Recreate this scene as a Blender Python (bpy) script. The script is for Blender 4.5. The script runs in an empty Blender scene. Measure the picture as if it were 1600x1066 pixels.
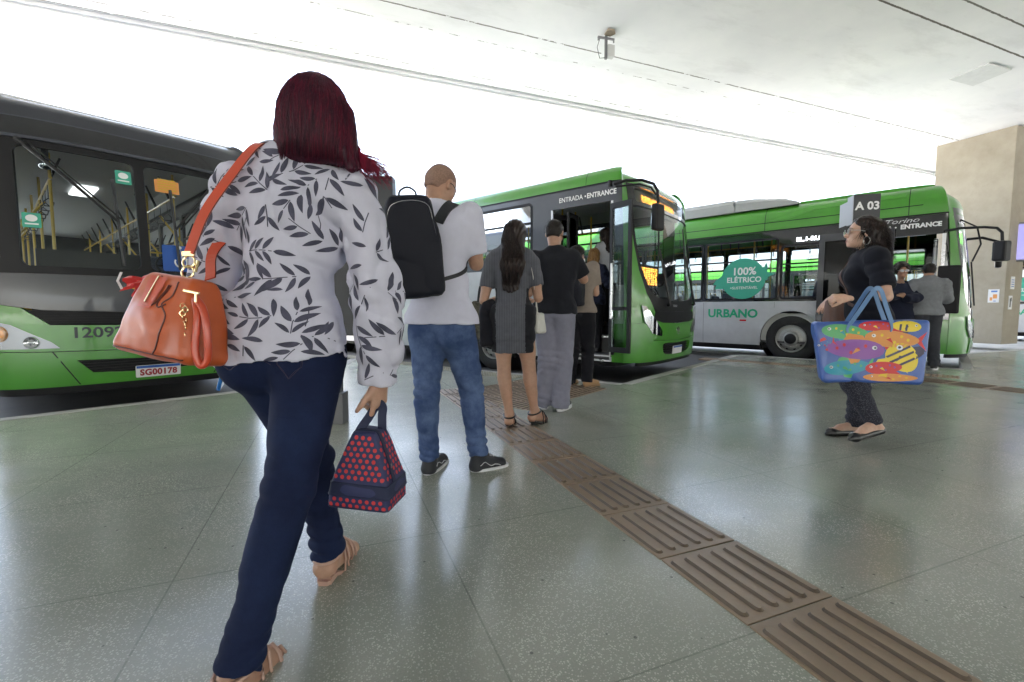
import bpy, bmesh, math, random
import numpy as np
from mathutils import Vector, Matrix, geometry
from mathutils.bvhtree import BVHTree
R = math.radians
PI = math.pi
SC = bpy.context.scene
COL = SC.collection
# ---------------------------------------------------------------- camera
cam_d = bpy.data.cameras.new('camera')
cam_d.lens = 16.0; cam_d.sensor_width = 36.0; cam_d.clip_start = 0.05; cam_d.clip_end = 3000
cam = bpy.data.objects.new('camera', cam_d); COL.objects.link(cam)
cam.location = (0, 0, 0.96); cam.rotation_euler = (R(90 - 4.02), 0, 0)
SC.camera = cam
# ---------------------------------------------------------------- light
SUN_EL, SUN_AZ = R(64), R(170)          # azimuth measured clockwise from +Y
w = bpy.data.worlds.new('World'); SC.world = w; w.use_nodes = True
nt = w.node_tree; nt.nodes.clear()
sky = nt.nodes.new('ShaderNodeTexSky'); sky.sky_type = 'NISHITA'; sky.sun_disc = False
sky.sun_elevation = SUN_EL; sky.sun_rotation = SUN_AZ; sky.dust_density = 3.5; sky.air_density = 1.0; sky.ozone_density = 1.0
bg = nt.nodes.new('ShaderNodeBackground'); bg.inputs[1].default_value = 0.15
wo = nt.nodes.new('ShaderNodeOutputWorld')
hs = nt.nodes.new('ShaderNodeHueSaturation'); hs.inputs['Saturation'].default_value = .62
nt.links.new(sky.outputs[0], hs.inputs['Color']); nt.links.new(hs.outputs[0], bg.inputs[0]); nt.links.new(bg.outputs[0], wo.inputs[0])
sd = bpy.data.lights.new('sun', 'SUN'); sd.energy = 4.5; sd.angle = R(0.5); sd.color = (1, .95, .87)
sun = bpy.data.objects.new('sun', sd); COL.objects.link(sun)
sv = Vector((math.sin(SUN_AZ) * math.cos(SUN_EL), math.cos(SUN_AZ) * math.cos(SUN_EL), math.sin(SUN_EL)))
sun.rotation_euler = sv.to_track_quat('Z', 'Y').to_euler(); sun.location = (0, -5, 30)
SC.view_settings.view_transform = 'Standard'; SC.view_settings.look = 'None'
SC.view_settings.exposure = 3.1; SC.view_settings.gamma = 1
SC.render.engine = 'CYCLES'
SC.cycles.use_denoising = True; SC.cycles.max_bounces = 9; SC.cycles.diffuse_bounces = 5; SC.cycles.glossy_bounces = 4
SC.cycles.transparent_max_bounces = 24; SC.cycles.transmission_bounces = 4
SC.cycles.caustics_reflective = False; SC.cycles.caustics_refractive = False; SC.cycles.sample_clamp_indirect = 6

# ---------------------------------------------------------------- materials
MATS = {}
def mat(name, col=(.5, .5, .5), rough=.5, metal=0., var=0., vscale=8., bump=0., bscale=60., coat=0., emit=None, estr=1., spec=.5,
        sheen=0., rvar=0., stretch=(1, 1, 1), bdist=.002):
    if name in MATS: return MATS[name]
    m = bpy.data.materials.new(name); m.use_nodes = True; n = m.node_tree.nodes; l = m.node_tree.links
    b = n['Principled BSDF']
    b.inputs['Base Color'].default_value = (*col, 1); b.inputs['Roughness'].default_value = rough; b.inputs['Metallic'].default_value = metal
    b.inputs['Coat Weight'].default_value = coat; b.inputs['Coat Roughness'].default_value = .06; b.inputs['Specular IOR Level'].default_value = spec
    b.inputs['Sheen Weight'].default_value = sheen
    if emit: b.inputs['Emission Color'].default_value = (*emit, 1); b.inputs['Emission Strength'].default_value = estr
    if var or bump or rvar:
        tc = n.new('ShaderNodeTexCoord'); mp = n.new('ShaderNodeMapping'); mp.inputs['Scale'].default_value = stretch
        l.new(tc.outputs['Object'], mp.inputs[0])
    if var or rvar:
        t = n.new('ShaderNodeTexNoise'); t.inputs['Scale'].default_value = vscale; t.inputs['Detail'].default_value = 5; t.inputs['Roughness'].default_value = .6
        l.new(mp.outputs[0], t.inputs['Vector'])
    if var:
        r = n.new('ShaderNodeMapRange'); r.inputs[1].default_value = .3; r.inputs[2].default_value = .7; r.inputs[3].default_value = 1 - var; r.inputs[4].default_value = 1 + var
        l.new(t.outputs[0], r.inputs[0])
        mx = n.new('ShaderNodeVectorMath'); mx.operation = 'SCALE'; mx.inputs[0].default_value = col
        l.new(r.outputs[0], mx.inputs['Scale']); l.new(mx.outputs[0], b.inputs['Base Color'])
    if rvar:
        r2 = n.new('ShaderNodeMapRange'); r2.inputs[1].default_value = .3; r2.inputs[2].default_value = .7; r2.inputs[3].default_value = max(0, rough - rvar); r2.inputs[4].default_value = rough + rvar
        l.new(t.outputs[0], r2.inputs[0]); l.new(r2.outputs[0], b.inputs['Roughness'])
    if bump:
        t2 = n.new('ShaderNodeTexNoise'); t2.inputs['Scale'].default_value = bscale; t2.inputs['Detail'].default_value = 4
        bp = n.new('ShaderNodeBump'); bp.inputs['Strength'].default_value = bump; bp.inputs['Distance'].default_value = bdist
        l.new(mp.outputs[0], t2.inputs['Vector']); l.new(t2.outputs[0], bp.inputs['Height']); l.new(bp.outputs[0], b.inputs['Normal'])
    MATS[name] = m
    return m
def glass(name, tint=(.8, .85, .85), refl=1.0, dens=0.0, col=(.02, .02, .02)):
    """thin tinted pane: transparent + fresnel gloss (+ a little solid film)"""
    if name in MATS: return MATS[name]
    m = bpy.data.materials.new(name); m.use_nodes = True; n = m.node_tree.nodes; l = m.node_tree.links; n.clear()
    o = n.new('ShaderNodeOutputMaterial'); t = n.new('ShaderNodeBsdfTransparent'); t.inputs[0].default_value = (*tint, 1)
    g = n.new('ShaderNodeBsdfGlossy'); g.inputs['Roughness'].default_value = .02; g.inputs[0].default_value = (refl, refl, refl, 1)
    f = n.new('ShaderNodeFresnel'); f.inputs[0].default_value = 1.5
    d = n.new('ShaderNodeBsdfDiffuse'); d.inputs[0].default_value = (*col, 1)
    m0 = n.new('ShaderNodeMixShader'); m0.inputs[0].default_value = dens; l.new(t.outputs[0], m0.inputs[1]); l.new(d.outputs[0], m0.inputs[2])
    m1 = n.new('ShaderNodeMixShader'); l.new(f.outputs[0], m1.inputs[0]); l.new(m0.outputs[0], m1.inputs[1]); l.new(g.outputs[0], m1.inputs[2])
    l.new(m1.outputs[0], o.inputs[0]); MATS[name] = m
    return m

# ---------------------------------------------------------------- mesh collector
class MB:
    def __init__(s): s.v = []; s.f = []; s.m = []; s.sm = []; s.mats = []; s.cur = 0; s.smooth = False
    def mat(s, m):
        if m not in s.mats: s.mats.append(m)
        s.cur = s.mats.index(m); return s
    def add(s, vs, fs, T=None, smooth=None):
        o = len(s.v)
        s.v += [tuple(T @ Vector(p)) for p in vs] if T is not None else [tuple(p) for p in vs]
        s.f += [tuple(i + o for i in f) for f in fs]; s.m += [s.cur] * len(fs)
        s.sm += [s.smooth if smooth is None else smooth] * len(fs); return s
    def box(s, lo, hi, T=None, bev=0.):
        (x0, y0, z0), (x1, y1, z1) = lo, hi
        if bev <= 0:
            vs = [(x0, y0, z0), (x1, y0, z0), (x1, y1, z0), (x0, y1, z0), (x0, y0, z1), (x1, y0, z1), (x1, y1, z1), (x0, y1, z1)]
            return s.add(vs, [(0, 3, 2, 1), (4, 5, 6, 7), (0, 1, 5, 4), (1, 2, 6, 5), (2, 3, 7, 6), (3, 0, 4, 7)], T)
        bm = bmesh.new(); bmesh.ops.create_cube(bm, size=1)
        for v in bm.verts: v.co = Vector(((x0 + x1) / 2 + v.co.x * (x1 - x0), (y0 + y1) / 2 + v.co.y * (y1 - y0), (z0 + z1) / 2 + v.co.z * (z1 - z0)))
        bmesh.ops.bevel(bm, geom=bm.edges[:], offset=bev, segments=2, profile=.6, affect='EDGES')
        return s.bm(bm, T)
    def bm(s, bm, T=None, smooth=None):
        bm.verts.index_update(); s.add([v.co[:] for v in bm.verts], [[v.index for v in f.verts] for f in bm.faces], T, smooth); bm.free(); return s
    def tube(s, pts, r, n=8, T=None, closed=False, flat=1.):
        """tube along pts; r a number or a list"""
        P = [Vector(p) for p in pts]; N = len(P); rr = r if hasattr(r, '__len__') else [r] * N
        vs = []; fs = []; up = None
        for i, p in enumerate(P):
            a = P[(i - 1) % N] if closed or i else P[0]; b = P[(i + 1) % N] if closed or i < N - 1 else P[-1]
            t = (b - a).normalized()
            if up is None:
                up = Vector((0, 0, 1)) if abs(t.z) < .9 else Vector((1, 0, 0))
            x = t.cross(up).normalized(); up = x.cross(t).normalized()
            for k in range(n):
                an = 2 * PI * k / n; vs.append(p + (x * math.cos(an) + up * math.sin(an) * flat) * rr[i])
        M = N if closed else N - 1
        for i in range(M):
            j = (i + 1) % N
            for k in range(n): fs.append((i * n + k, i * n + (k + 1) % n, j * n + (k + 1) % n, j * n + k))
        if not closed: fs.append(tuple(range(n))[::-1]); fs.append(tuple((N - 1) * n + k for k in range(n)))
        return s.add(vs, fs, T, True)
    def cyl(s, a, b, r, n=16, T=None, r2=None): return s.tube([a, b], [r, r if r2 is None else r2], n, T)
    def lathe(s, prof, n=32, T=None):
        """prof [(r,z)] around z"""
        vs = []; fs = []
        for r, z in prof:
            for k in range(n): vs.append((r * math.cos(2 * PI * k / n), r * math.sin(2 * PI * k / n), z))
        for i in range(len(prof) - 1):
            for k in range(n): fs.append((i * n + k, i * n + (k + 1) % n, (i + 1) * n + (k + 1) % n, (i + 1) * n + k))
        return s.add(vs, fs, T, True)
    def prism(s, poly, z0, z1, T=None):
        n = len(poly); vs = [(x, y, z0) for x, y in poly] + [(x, y, z1) for x, y in poly]
        tr = geometry.tessellate_polygon([[Vector((x, y, 0)) for x, y in poly]])
        fs = [tuple(t)[::-1] for t in tr] + [tuple(i + n for i in t) for t in tr] + [(i, (i + 1) % n, (i + 1) % n + n, i + n) for i in range(n)]
        s.add(vs, fs, T)
        return s
    def build(s, name, parent=None, m=None, loc=None, smooth=None, fix=True):
        me = bpy.data.meshes.new(name); me.from_pydata(s.v, [], s.f)
        for x in (s.mats or ([m] if m else [])): me.materials.append(x)
        me.polygons.foreach_set('material_index', s.m)
        me.polygons.foreach_set('use_smooth', [bool(x) if smooth is None else smooth for x in s.sm])
        if fix:
            b = bmesh.new(); b.from_mesh(me); bmesh.ops.recalc_face_normals(b, faces=b.faces[:])
            if any(s.sm) or smooth:
                for e in b.edges:
                    if len(e.link_faces) == 2 and e.calc_face_angle(0) > R(38): e.smooth = False
            b.to_mesh(me); b.free()
        me.update()
        o = bpy.data.objects.new(name, me); COL.objects.link(o)
        if parent: o.parent = parent
        if loc: o.location = loc
        return o
def rrect(x0, y0, x1, y1, r, n=5):
    P = []
    for cx, cy, a0 in ((x1 - r, y1 - r, 0), (x0 + r, y1 - r, 90), (x0 + r, y0 + r, 180), (x1 - r, y0 + r, 270)):
        for k in range(n + 1): a = R(a0 + 90 * k / n); P.append((cx + r * math.cos(a), cy + r * math.sin(a)))
    return P
def tag(o, label=None, cat=None, group=None, kind=None):
    for k, v in (('label', label), ('category', cat), ('group', group), ('kind', kind)):
        if v: o[k] = v
    return o
def empty(name, loc=(0, 0, 0), rz=0, **kw):
    o = bpy.data.objects.new(name, None); COL.objects.link(o); o.location = loc; o.rotation_euler = (0, 0, rz); o.empty_display_size = .2
    return tag(o, **kw)
def copy_tree(o, parent=None, skip=()):
    c = o.copy(); COL.objects.link(c); c.parent = parent
    for ch in list(o.children):
        if ch.name.split('.')[0] not in skip: copy_tree(ch, c, skip)
    return c
def text2d(body, size, cx=0, cy=0, shear=0., bold=0., space=1., align='CENTER', sx=1.):
    """2-D lettering: ([(x,y)], faces)"""
    cu = bpy.data.curves.new('lettering', 'FONT'); cu.body = body; cu.size = size; cu.shear = shear; cu.space_character = space
    cu.align_x = align; cu.align_y = 'CENTER'; cu.offset = bold; cu.resolution_u = 3
    ob = bpy.data.objects.new('lettering', cu); COL.objects.link(ob)
    dg = bpy.context.evaluated_depsgraph_get(); me = bpy.data.meshes.new_from_object(ob.evaluated_get(dg))
    vs = [(v.co.x * sx + cx, v.co.y + cy) for v in me.vertices]; fs = [tuple(p.vertices) for p in me.polygons]
    bpy.data.objects.remove(ob); bpy.data.curves.remove(cu); bpy.data.meshes.remove(me)
    return vs, fs
def lerp(a, b, t): return a + (b - a) * t
def frame(o, x, y):
    """matrix with origin o, x axis, y axis (z = x cross y)"""
    x = Vector(x).normalized(); y = Vector(y); y = (y - x * y.dot(x)).normalized(); z = x.cross(y); M = Matrix((x, y, z)).transposed().to_4x4(); M.translation = Vector(o); return M
# ================================================================ setting
H = 0.96; FPX = 711.; PT = R(4.02)
def gp(u, v, z=0.):                      # a point of the ground plane the photo shows at pixel u, v
    a = (u - 800) / FPX; d = (v - 533) / FPX
    r = (a, math.cos(PT) - d * math.sin(PT), -math.sin(PT) - d * math.cos(PT)); t = (z - H) / r[2]
    return (r[0] * t, r[1] * t)
PA = R(21.8); PX = Vector((math.cos(PA), math.sin(PA), 0)); PY = Vector((-math.sin(PA), math.cos(PA), 0))   # platform axes
def pq(p, q, z=0.): v = PX * p + PY * q; return (v.x, v.y, z)
def nodes(m):
    m.use_nodes = True; return m.node_tree.nodes, m.node_tree.links, m.node_tree.nodes['Principled BSDF']
def math_node(n, l, op, a, b=None, clamp=False):
    x = n.new('ShaderNodeMath'); x.operation = op; x.use_clamp = clamp
    for i, q in enumerate((a, b)):
        if q is None: continue
        if hasattr(q, 'links'): l.new(q, x.inputs[i])
        else: x.inputs[i].default_value = q
    return x.outputs[0]
def mixc(n, l, f, a, b):
    x = n.new('ShaderNodeMix'); x.data_type = 'RGBA'
    for i, q in ((0, f), (6, a), (7, b)):
        if hasattr(q, 'links'): l.new(q, x.inputs[i])
        else: x.inputs[i].default_value = q if i == 0 else (*q, 1)
    return x.outputs[2]
def noise(n, l, vec, scale, detail=4, rough=.55, dist=0.):
    t = n.new('ShaderNodeTexNoise'); t.inputs['Scale'].default_value = scale; t.inputs['Detail'].default_value = detail
    t.inputs['Roughness'].default_value = rough; t.inputs['Distortion'].default_value = dist; l.new(vec, t.inputs['Vector']); return t.outputs[0]
def ramp(n, l, f, a, b, lo=0., hi=1.):
    x = n.new('ShaderNodeMapRange'); l.new(f, x.inputs[0])
    for i, q in enumerate((a, b, lo, hi)): x.inputs[i + 1].default_value = q
    return x.outputs[0]
def mapped(n, l, rot=0., scale=(1, 1, 1)):
    tc = n.new('ShaderNodeTexCoord'); mp = n.new('ShaderNodeMapping'); mp.vector_type = 'POINT'
    mp.inputs['Rotation'].default_value = (0, 0, rot); mp.inputs['Scale'].default_value = scale
    l.new(tc.outputs['Object'], mp.inputs[0]); return mp.outputs[0]
def terrazzo():
    m = bpy.data.materials.new('terrazzo'); n, l, b = nodes(m); v = mapped(n, l, -PA)
    sep = n.new('ShaderNodeSeparateXYZ'); l.new(v, sep.inputs[0])
    big = noise(n, l, v, .7, 4); mid = noise(n, l, v, 5, 5, .65)
    base = mixc(n, l, ramp(n, l, big, .35, .65), (.262, .278, .232), (.342, .348, .298))
    base = mixc(n, l, ramp(n, l, mid, .42, .75, 0, .35), base, (.33, .315, .27))
    fine = noise(n, l, v, 210, 2); base = mixc(n, l, ramp(n, l, fine, .35, .7, 0, .45), base, (.17, .195, .16))
    chips = []
    for sc, th, pick in ((165, .40, .62), (105, .30, .80)):
        vo = n.new('ShaderNodeTexVoronoi'); vo.inputs['Scale'].default_value = sc; l.new(v, vo.inputs['Vector'])
        sp = n.new('ShaderNodeSeparateColor'); l.new(vo.outputs['Color'], sp.inputs[0])
        d = math_node(n, l, 'LESS_THAN', vo.outputs['Distance'], th); k = math_node(n, l, 'GREATER_THAN', sp.outputs[0], pick)
        chips.append(math_node(n, l, 'MULTIPLY', d, k))
    c = math_node(n, l, 'MAXIMUM', chips[0], chips[1])
    patch = ramp(n, l, noise(n, l, v, 2.2, 3), .38, .6, .35, .95)
    base = mixc(n, l, math_node(n, l, 'MULTIPLY', c, patch), base, (.56, .55, .47))
    base = mixc(n, l, ramp(n, l, noise(n, l, mapped(n, l, .5, (1, 2.2, 1)), 1.7, 6, .72, .5), .52, .74, 0, .24), base, (.17, .165, .14))
    # dark specks
    vo = n.new('ShaderNodeTexVoronoi'); vo.inputs['Scale'].default_value = 16; l.new(v, vo.inputs['Vector'])
    sp = n.new('ShaderNodeSeparateColor'); l.new(vo.outputs['Color'], sp.inputs[0])
    k = math_node(n, l, 'MULTIPLY', math_node(n, l, 'LESS_THAN', vo.outputs['Distance'], .085), math_node(n, l, 'GREATER_THAN', sp.outputs[0], .75))
    base = mixc(n, l, math_node(n, l, 'MULTIPLY', k, .7), base, (.03, .03, .03))
    # slab joints
    J = []
    for ax, off in ((0, 1.36), (1, .93)):
        f = math_node(n, l, 'FRACT', math_node(n, l, 'DIVIDE', math_node(n, l, 'SUBTRACT', sep.outputs[ax], off - 9.5 * 4 - .475), .95))
        J.append(math_node(n, l, 'LESS_THAN', math_node(n, l, 'ABSOLUTE', math_node(n, l, 'SUBTRACT', f, .5)), .0030))
    j = math_node(n, l, 'MAXIMUM', J[0], J[1])
    base = mixc(n, l, math_node(n, l, 'MULTIPLY', j, .42), base, (.05, .055, .045))
    l.new(base, b.inputs['Base Color'])
    r = ramp(n, l, noise(n, l, v, 2.4, 3, .5), .3, .7, .15, .25)
    vs = mapped(n, l, -.9, (1.2, 8, 1)); r2 = ramp(n, l, noise(n, l, vs, 1.6, 4, .7), .45, .7, 0, .05)
    l.new(math_node(n, l, 'ADD', r, math_node(n, l, 'MULTIPLY', r2, .4)), b.inputs['Roughness'])
    bp = n.new('ShaderNodeBump'); bp.inputs['Strength'].default_value = .06; bp.inputs['Distance'].default_value = .004
    hgt = math_node(n, l, 'ADD', noise(n, l, v, 9, 3), math_node(n, l, 'MULTIPLY', j, -.5))
    l.new(hgt, bp.inputs['Height']); l.new(bp.outputs[0], b.inputs['Normal']); b.inputs['Specular IOR Level'].default_value = .6
    return m
def concrete(name, c0, c1, rough=.85, rot=0., bump=.3, stain=(.12, .11, .09)):
    m = bpy.data.materials.new(name); n, l, b = nodes(m); v = mapped(n, l, rot)
    a = mixc(n, l, ramp(n, l, noise(n, l, v, .8, 6, .65), .35, .65), c0, c1)
    a = mixc(n, l, ramp(n, l, noise(n, l, v, 3.5, 6, .7), .55, .8, 0, .35), a, stain)
    l.new(a, b.inputs['Base Color']); b.inputs['Roughness'].default_value = rough
    bp = n.new('ShaderNodeBump'); bp.inputs['Strength'].default_value = bump; bp.inputs['Distance'].default_value = .006
    l.new(noise(n, l, v, 40, 5), bp.inputs['Height']); l.new(bp.outputs[0], b.inputs['Normal']); return m
def ceiling_mat():
    m = bpy.data.materials.new('painted_soffit'); n, l, b = nodes(m); v = mapped(n, l)
    sep = n.new('ShaderNodeSeparateXYZ'); l.new(v, sep.inputs[0]); X, Y = sep.outputs[0], sep.outputs[1]
    a = mixc(n, l, ramp(n, l, noise(n, l, v, .35, 5, .6), .35, .7), (.86, .86, .86), (.72, .73, .75))
    wob = math_node(n, l, 'MULTIPLY', math_node(n, l, 'SUBTRACT', noise(n, l, v, 3, 6, .8), .5), .05)
    yy = math_node(n, l, 'ADD', Y, wob); tot = None
    for d, wd, brk, dark in ((-2.14, .016, .44, .85), (-1.68, .010, .53, .8), (-.42, .014, .52, .8), (-.16, .010, .40, .9), (-5.05, .018, .34, .95), (-5.55, .016, .34, .9), (-9, .02, .4, .7)):
        k = math_node(n, l, 'LESS_THAN', math_node(n, l, 'ABSOLUTE', math_node(n, l, 'SUBTRACT', yy, d)), wd)
        g = math_node(n, l, 'GREATER_THAN', noise(n, l, mapped(n, l, 0, (1.3, 2, 1)), 3.1 + d * .1, 5, .75), brk)
        k = math_node(n, l, 'MULTIPLY', math_node(n, l, 'MULTIPLY', k, g), dark); tot = k if tot is None else math_node(n, l, 'MAXIMUM', tot, k)
    a = mixc(n, l, ramp(n, l, noise(n, l, mapped(n, l, .4, (.5, 1.6, 1)), 1.1, 6, .7), .52, .78, 0, .45), a, (.50, .50, .49))
    # peeling flakes gathered round the seams
    fl = math_node(n, l, 'GREATER_THAN', noise(n, l, mapped(n, l, 0, (3, 5, 1)), 4, 7, .8), .72)
    tot = math_node(n, l, 'MAXIMUM', tot, math_node(n, l, 'MULTIPLY', fl, .35))
    l.new(mixc(n, l, tot, a, (.07, .06, .045)), b.inputs['Base Color']); b.inputs['Roughness'].default_value = .8
    return m
MT = {}
MT['terrazzo'] = terrazzo()
MT['road'] = concrete('road_concrete', (.50, .49, .47), (.62, .61, .59), .85)
MT['asphalt'] = concrete('bay_asphalt', (.045, .045, .047), (.08, .078, .075), .7)
MT['kerb'] = concrete('kerb_stone', (.34, .33, .31), (.45, .44, .41), .7)
MT['column'] = concrete('column_concrete', (.30, .265, .205), (.40, .36, .29), .85, stain=(.2, .17, .13))
MT['tact'] = concrete('tactile_brown', (.215, .150, .096), (.30, .215, .145), .40, bump=.25, stain=(.10, .07, .046))
MT['tact2'] = concrete('tactile_pale', (.25, .24, .18), (.31, .29, .22), .5, bump=.15)
MT['flank_shade'] = concrete('tactile_flank_shade', (.075, .052, .034), (.125, .088, .058), .6, bump=.1)  # darker brown: shade beside the raised bars, put into the colour
# --- road, bay asphalt, platform
mb = MB(); mb.add([(-400, -400, -.18), (400, -400, -.18), (400, 600, -.18), (-400, 600, -.18)], [(0, 1, 2, 3)])
tag(mb.build('road', m=MT['road']), kind='structure')
edge = [gp(-330, 705), gp(0, 655), gp(470, 600), gp(552, 560), gp(974, 600), gp(1149, 554), gp(1506, 577)]
far = (16.5, 14.9)
ex = Vector(edge[-1]); fdir = Vector((.69, .72)); e2 = ex + fdir * 3.6
edge += [tuple(e2), (40, 22)]
outline = edge + [(40, -30), (-30, -30), (-30, edge[0][1] - 6)]
outline = [(-14, -2.2)] + edge[1:] + [(60, 27), (60, -40), (-50, -40), (-50, -14)]
mb = MB(); mb.mat(MT['terrazzo'])
mb.prism(outline, -.6, 0)
tag(mb.build('platform_floor', fix=True), kind='structure')
# kerb stones along the sawtooth edge
mb = MB()
E_ = [(-14, -2.2)] + edge[1:] + [(60, 27)]
for a, b in zip(E_[:-1], E_[1:]):
    a = Vector((*a, 0)); b = Vector((*b, 0)); t = (b - a).normalized(); nrm = Vector((-t.y, t.x, 0))
    L = (b - a).length; T = frame(a, t, nrm); k = 0.
    while k < L - .01:
        e = min(L, k + 1.0); mb.box((k + .004, -.11, -.175), (e - .004, .02, .004), T); k = e
tag(mb.build('kerb', m=MT['kerb']), kind='structure')
# bay asphalt: a strip along the bays
mb = MB(); P = [(-14, -1.6)] + [(x + .02, y + .06) for x, y in edge[1:7]]
back = [(x - 3.0, y + 6.5) for x, y in reversed(P)]
mb.add([(x, y, -.174) for x, y in P + back], [tuple(t) for t in geometry.tessellate_polygon([[Vector((x, y, 0)) for x, y in P + back]])])
tag(mb.build('bay_paving', m=MT['asphalt']), kind='structure')
# --- tactile guide strip: bars on 39.5 cm tiles
def bar(mb, x0, x1, y, wd, h, T):
    """a raised lozenge bar with sloping flanks and round ends, along x"""
    r = wd / 2; n = 6; lo = []; hi = []
    for cx, a0, sg in ((x1 - r, -90, 1), (x0 + r, 90, 1)):
        for k in range(n + 1):
            a = R(a0 + 180 * k / n); lo.append((cx + r * math.cos(a), y + r * math.sin(a), 0)); hi.append((cx + r * .55 * math.cos(a), y + r * .55 * math.sin(a), h))
    N = len(lo); mb.mat(MT['tact']).add(hi, [tuple(range(N))], T, False); mb.mat(MT['flank_shade']).add(lo + hi, [(i, (i + 1) % N, (i + 1) % N + N, i + N) for i in range(N)], T, False); mb.mat(MT['tact'])  # top in tile brown, flanks painted darker to imitate their shade
def strip(name, p0, q_list, wd=.39, tl=.395, label=None, nb=6):
    mb = MB(); mb.mat(MT['tact']); rnd = random.Random(5)
    for q in q_list:
        j = rnd.uniform(-.002, .002); T = frame(pq(p0 + j, q), PX, PY) @ Matrix.Rotation(rnd.uniform(-.004, .004), 4, 'Z')
        mb.box((.003, .003, -.02), (wd - .003, tl - .003, .004 + rnd.uniform(0, .0012)), T, bev=.0025)
        T2 = T @ Matrix.Rotation(PI / 2, 4, 'Z'); T2.translation = T.translation + Vector((0, 0, .004))
        for k in range(nb):
            x = wd * (k + .5) / nb
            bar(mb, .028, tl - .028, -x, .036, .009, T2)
    return tag(mb.build(name, m=MT['tact']), label=label, cat='tactile strip', kind=None)
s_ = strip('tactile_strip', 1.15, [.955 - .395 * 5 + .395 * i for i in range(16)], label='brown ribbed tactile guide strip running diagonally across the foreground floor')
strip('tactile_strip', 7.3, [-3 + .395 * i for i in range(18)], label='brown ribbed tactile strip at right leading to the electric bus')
# warning field by the middle bus (bars run out to the kerb)
fv = Vector((.64, .768, 0)); dv = Vector((-.768, .64, 0))
p1 = Vector((*gp(826, 642), 0))
mb = MB(); mb.mat(MT['tact'])
for i in range(4):
    for j in range(5):
        T = frame(p1 + dv * (.31 * i) + fv * (.31 * j) + Vector((0, 0, 0)), fv, dv)
        mb.box((.003, .003, -.02), (.307, .307, .004), T, bev=.002)
        T2 = T.copy(); T2.translation += Vector((0, 0, .004))
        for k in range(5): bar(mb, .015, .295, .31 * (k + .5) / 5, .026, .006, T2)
tag(mb.build('tactile_strip', m=MT['tact']), label='square field of brown ribbed tactile tiles in front of the middle bus door', cat='tactile strip')
mb = MB()
q0 = Vector((*gp(800, 592), 0))
for i in range(22):
    T = frame(q0 + dv * (.3 * i), fv, dv); mb.box((.003, .003, -.02), (.297, .297, .004), T)
    for a in range(6):
        for b in range(6):
            T3 = T @ Matrix.Translation((.025 + .05 * a, .025 + .05 * b, .004)); mb.lathe([(.0125, 0), (.009, .005), (0.0005, .005)], 8, T3)
tag(mb.build('tactile_strip', m=MT['tact2'], smooth=False), label='pale studded warning band along the kerb behind the queue', cat='tactile strip')
mb = MB(); q0 = Vector((*gp(1500, 592), 0)); dv1 = Vector((-.721, .693, 0)); fv1 = Vector((.693, .721, 0))
for i in range(12):
    T = frame(q0 + dv1 * (.3 * i), fv1, dv1); mb.box((.003, .003, -.02), (.297, .297, .004), T)
    for a in range(6):
        for b in range(6):
            T3 = T @ Matrix.Translation((.025 + .05 * a, .025 + .05 * b, .004)); mb.lathe([(.0125, 0), (.009, .005), (0.0005, .005)], 8, T3)
tag(mb.build('tactile_strip', m=MT['tact'], smooth=False), label='brown studded warning band along the kerb beside the electric bus', cat='tactile strip')
# --- roof slab and column
e0 = empty('ceiling', (0, 10.633, 5.8), PA, kind='structure')
SLAB_BACK = -42
mb = MB(); mb.mat(ceiling_mat()); mb.box((-60, SLAB_BACK, 0), (60, 0, .7))
mb.box((-60, -.10, -.05), (60, -.0, -.001)); mb.box((-60, -.03, -.09), (60, .03, -.052))
mb.build('roof_slab', e0)
c0 = Vector((13.31, 12.35, 0))
def column(loc, label, wd=.85, ln=1.72):
    o = empty('concrete_column', loc, PA, label=label, cat='column')
    mb = MB(); mb.box((0, 0, 0), (wd, ln, 5.8), bev=.015); mb.build('shaft', o, MT['column']); return o
col1 = column(c0, 'thick beige concrete column at right beside the electric bus')
# ================================================================ buses
M = {}
def paint(n_, c, **k): return mat(n_, c, **{**dict(rough=.30, coat=.6, var=.10, vscale=2.2, spec=.5, rvar=.02), **k})
M['green'] = paint('green_paint', (.060, .275, .022)); M['green2'] = paint('pale_green_paint', (.075, .31, .032))
M['silver'] = paint('silver_paint', (.52, .53, .56), metal=.15, rough=.35); M['grey'] = paint('grey_paint', (.30, .31, .30), rough=.45)
M['dark'] = paint('charcoal_paint', (.030, .034, .045), rough=.3, coat=.5); M['dark2'] = paint('slate_paint', (.055, .062, .08), rough=.35, coat=.4)
M['black'] = mat('black_plastic', (.010, .010, .012), spec=.3, rough=.5, bump=.1, bscale=200); M['rubber'] = mat('rubber', (.012, .012, .012), rough=.75, bump=.2, bscale=120)
M['gloss'] = mat('gloss_black', (.008, .009, .012), rough=.08, coat=1.)
M['alu'] = mat('brushed_aluminium', (.55, .56, .58), metal=.9, rough=.3, rvar=.08); M['chrome'] = mat('chrome', (.8, .8, .82), metal=1, rough=.08)
M['glass'] = glass('window_glass', (.62, .66, .68)); M['clear'] = glass('windshield_glass', (.74, .80, .80)); M['dglass'] = glass('smoked_glass', (.30, .33, .36), refl=.5)
M['lens'] = glass('lamp_lens', (.80, .82, .82), refl=.35); M['amber'] = mat('amber_lens', (.75, .28, .03), rough=.15, coat=1.); M['refl'] = mat('lamp_reflector', (.36, .37, .40), metal=.7, rough=.3)
M['white'] = mat('white_vinyl', (.78, .79, .80), rough=.4); M['teal'] = mat('teal_vinyl', (.055, .38, .27), rough=.4); M['greenv'] = mat('green_lettering', (.02, .38, .20), rough=.4)
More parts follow.
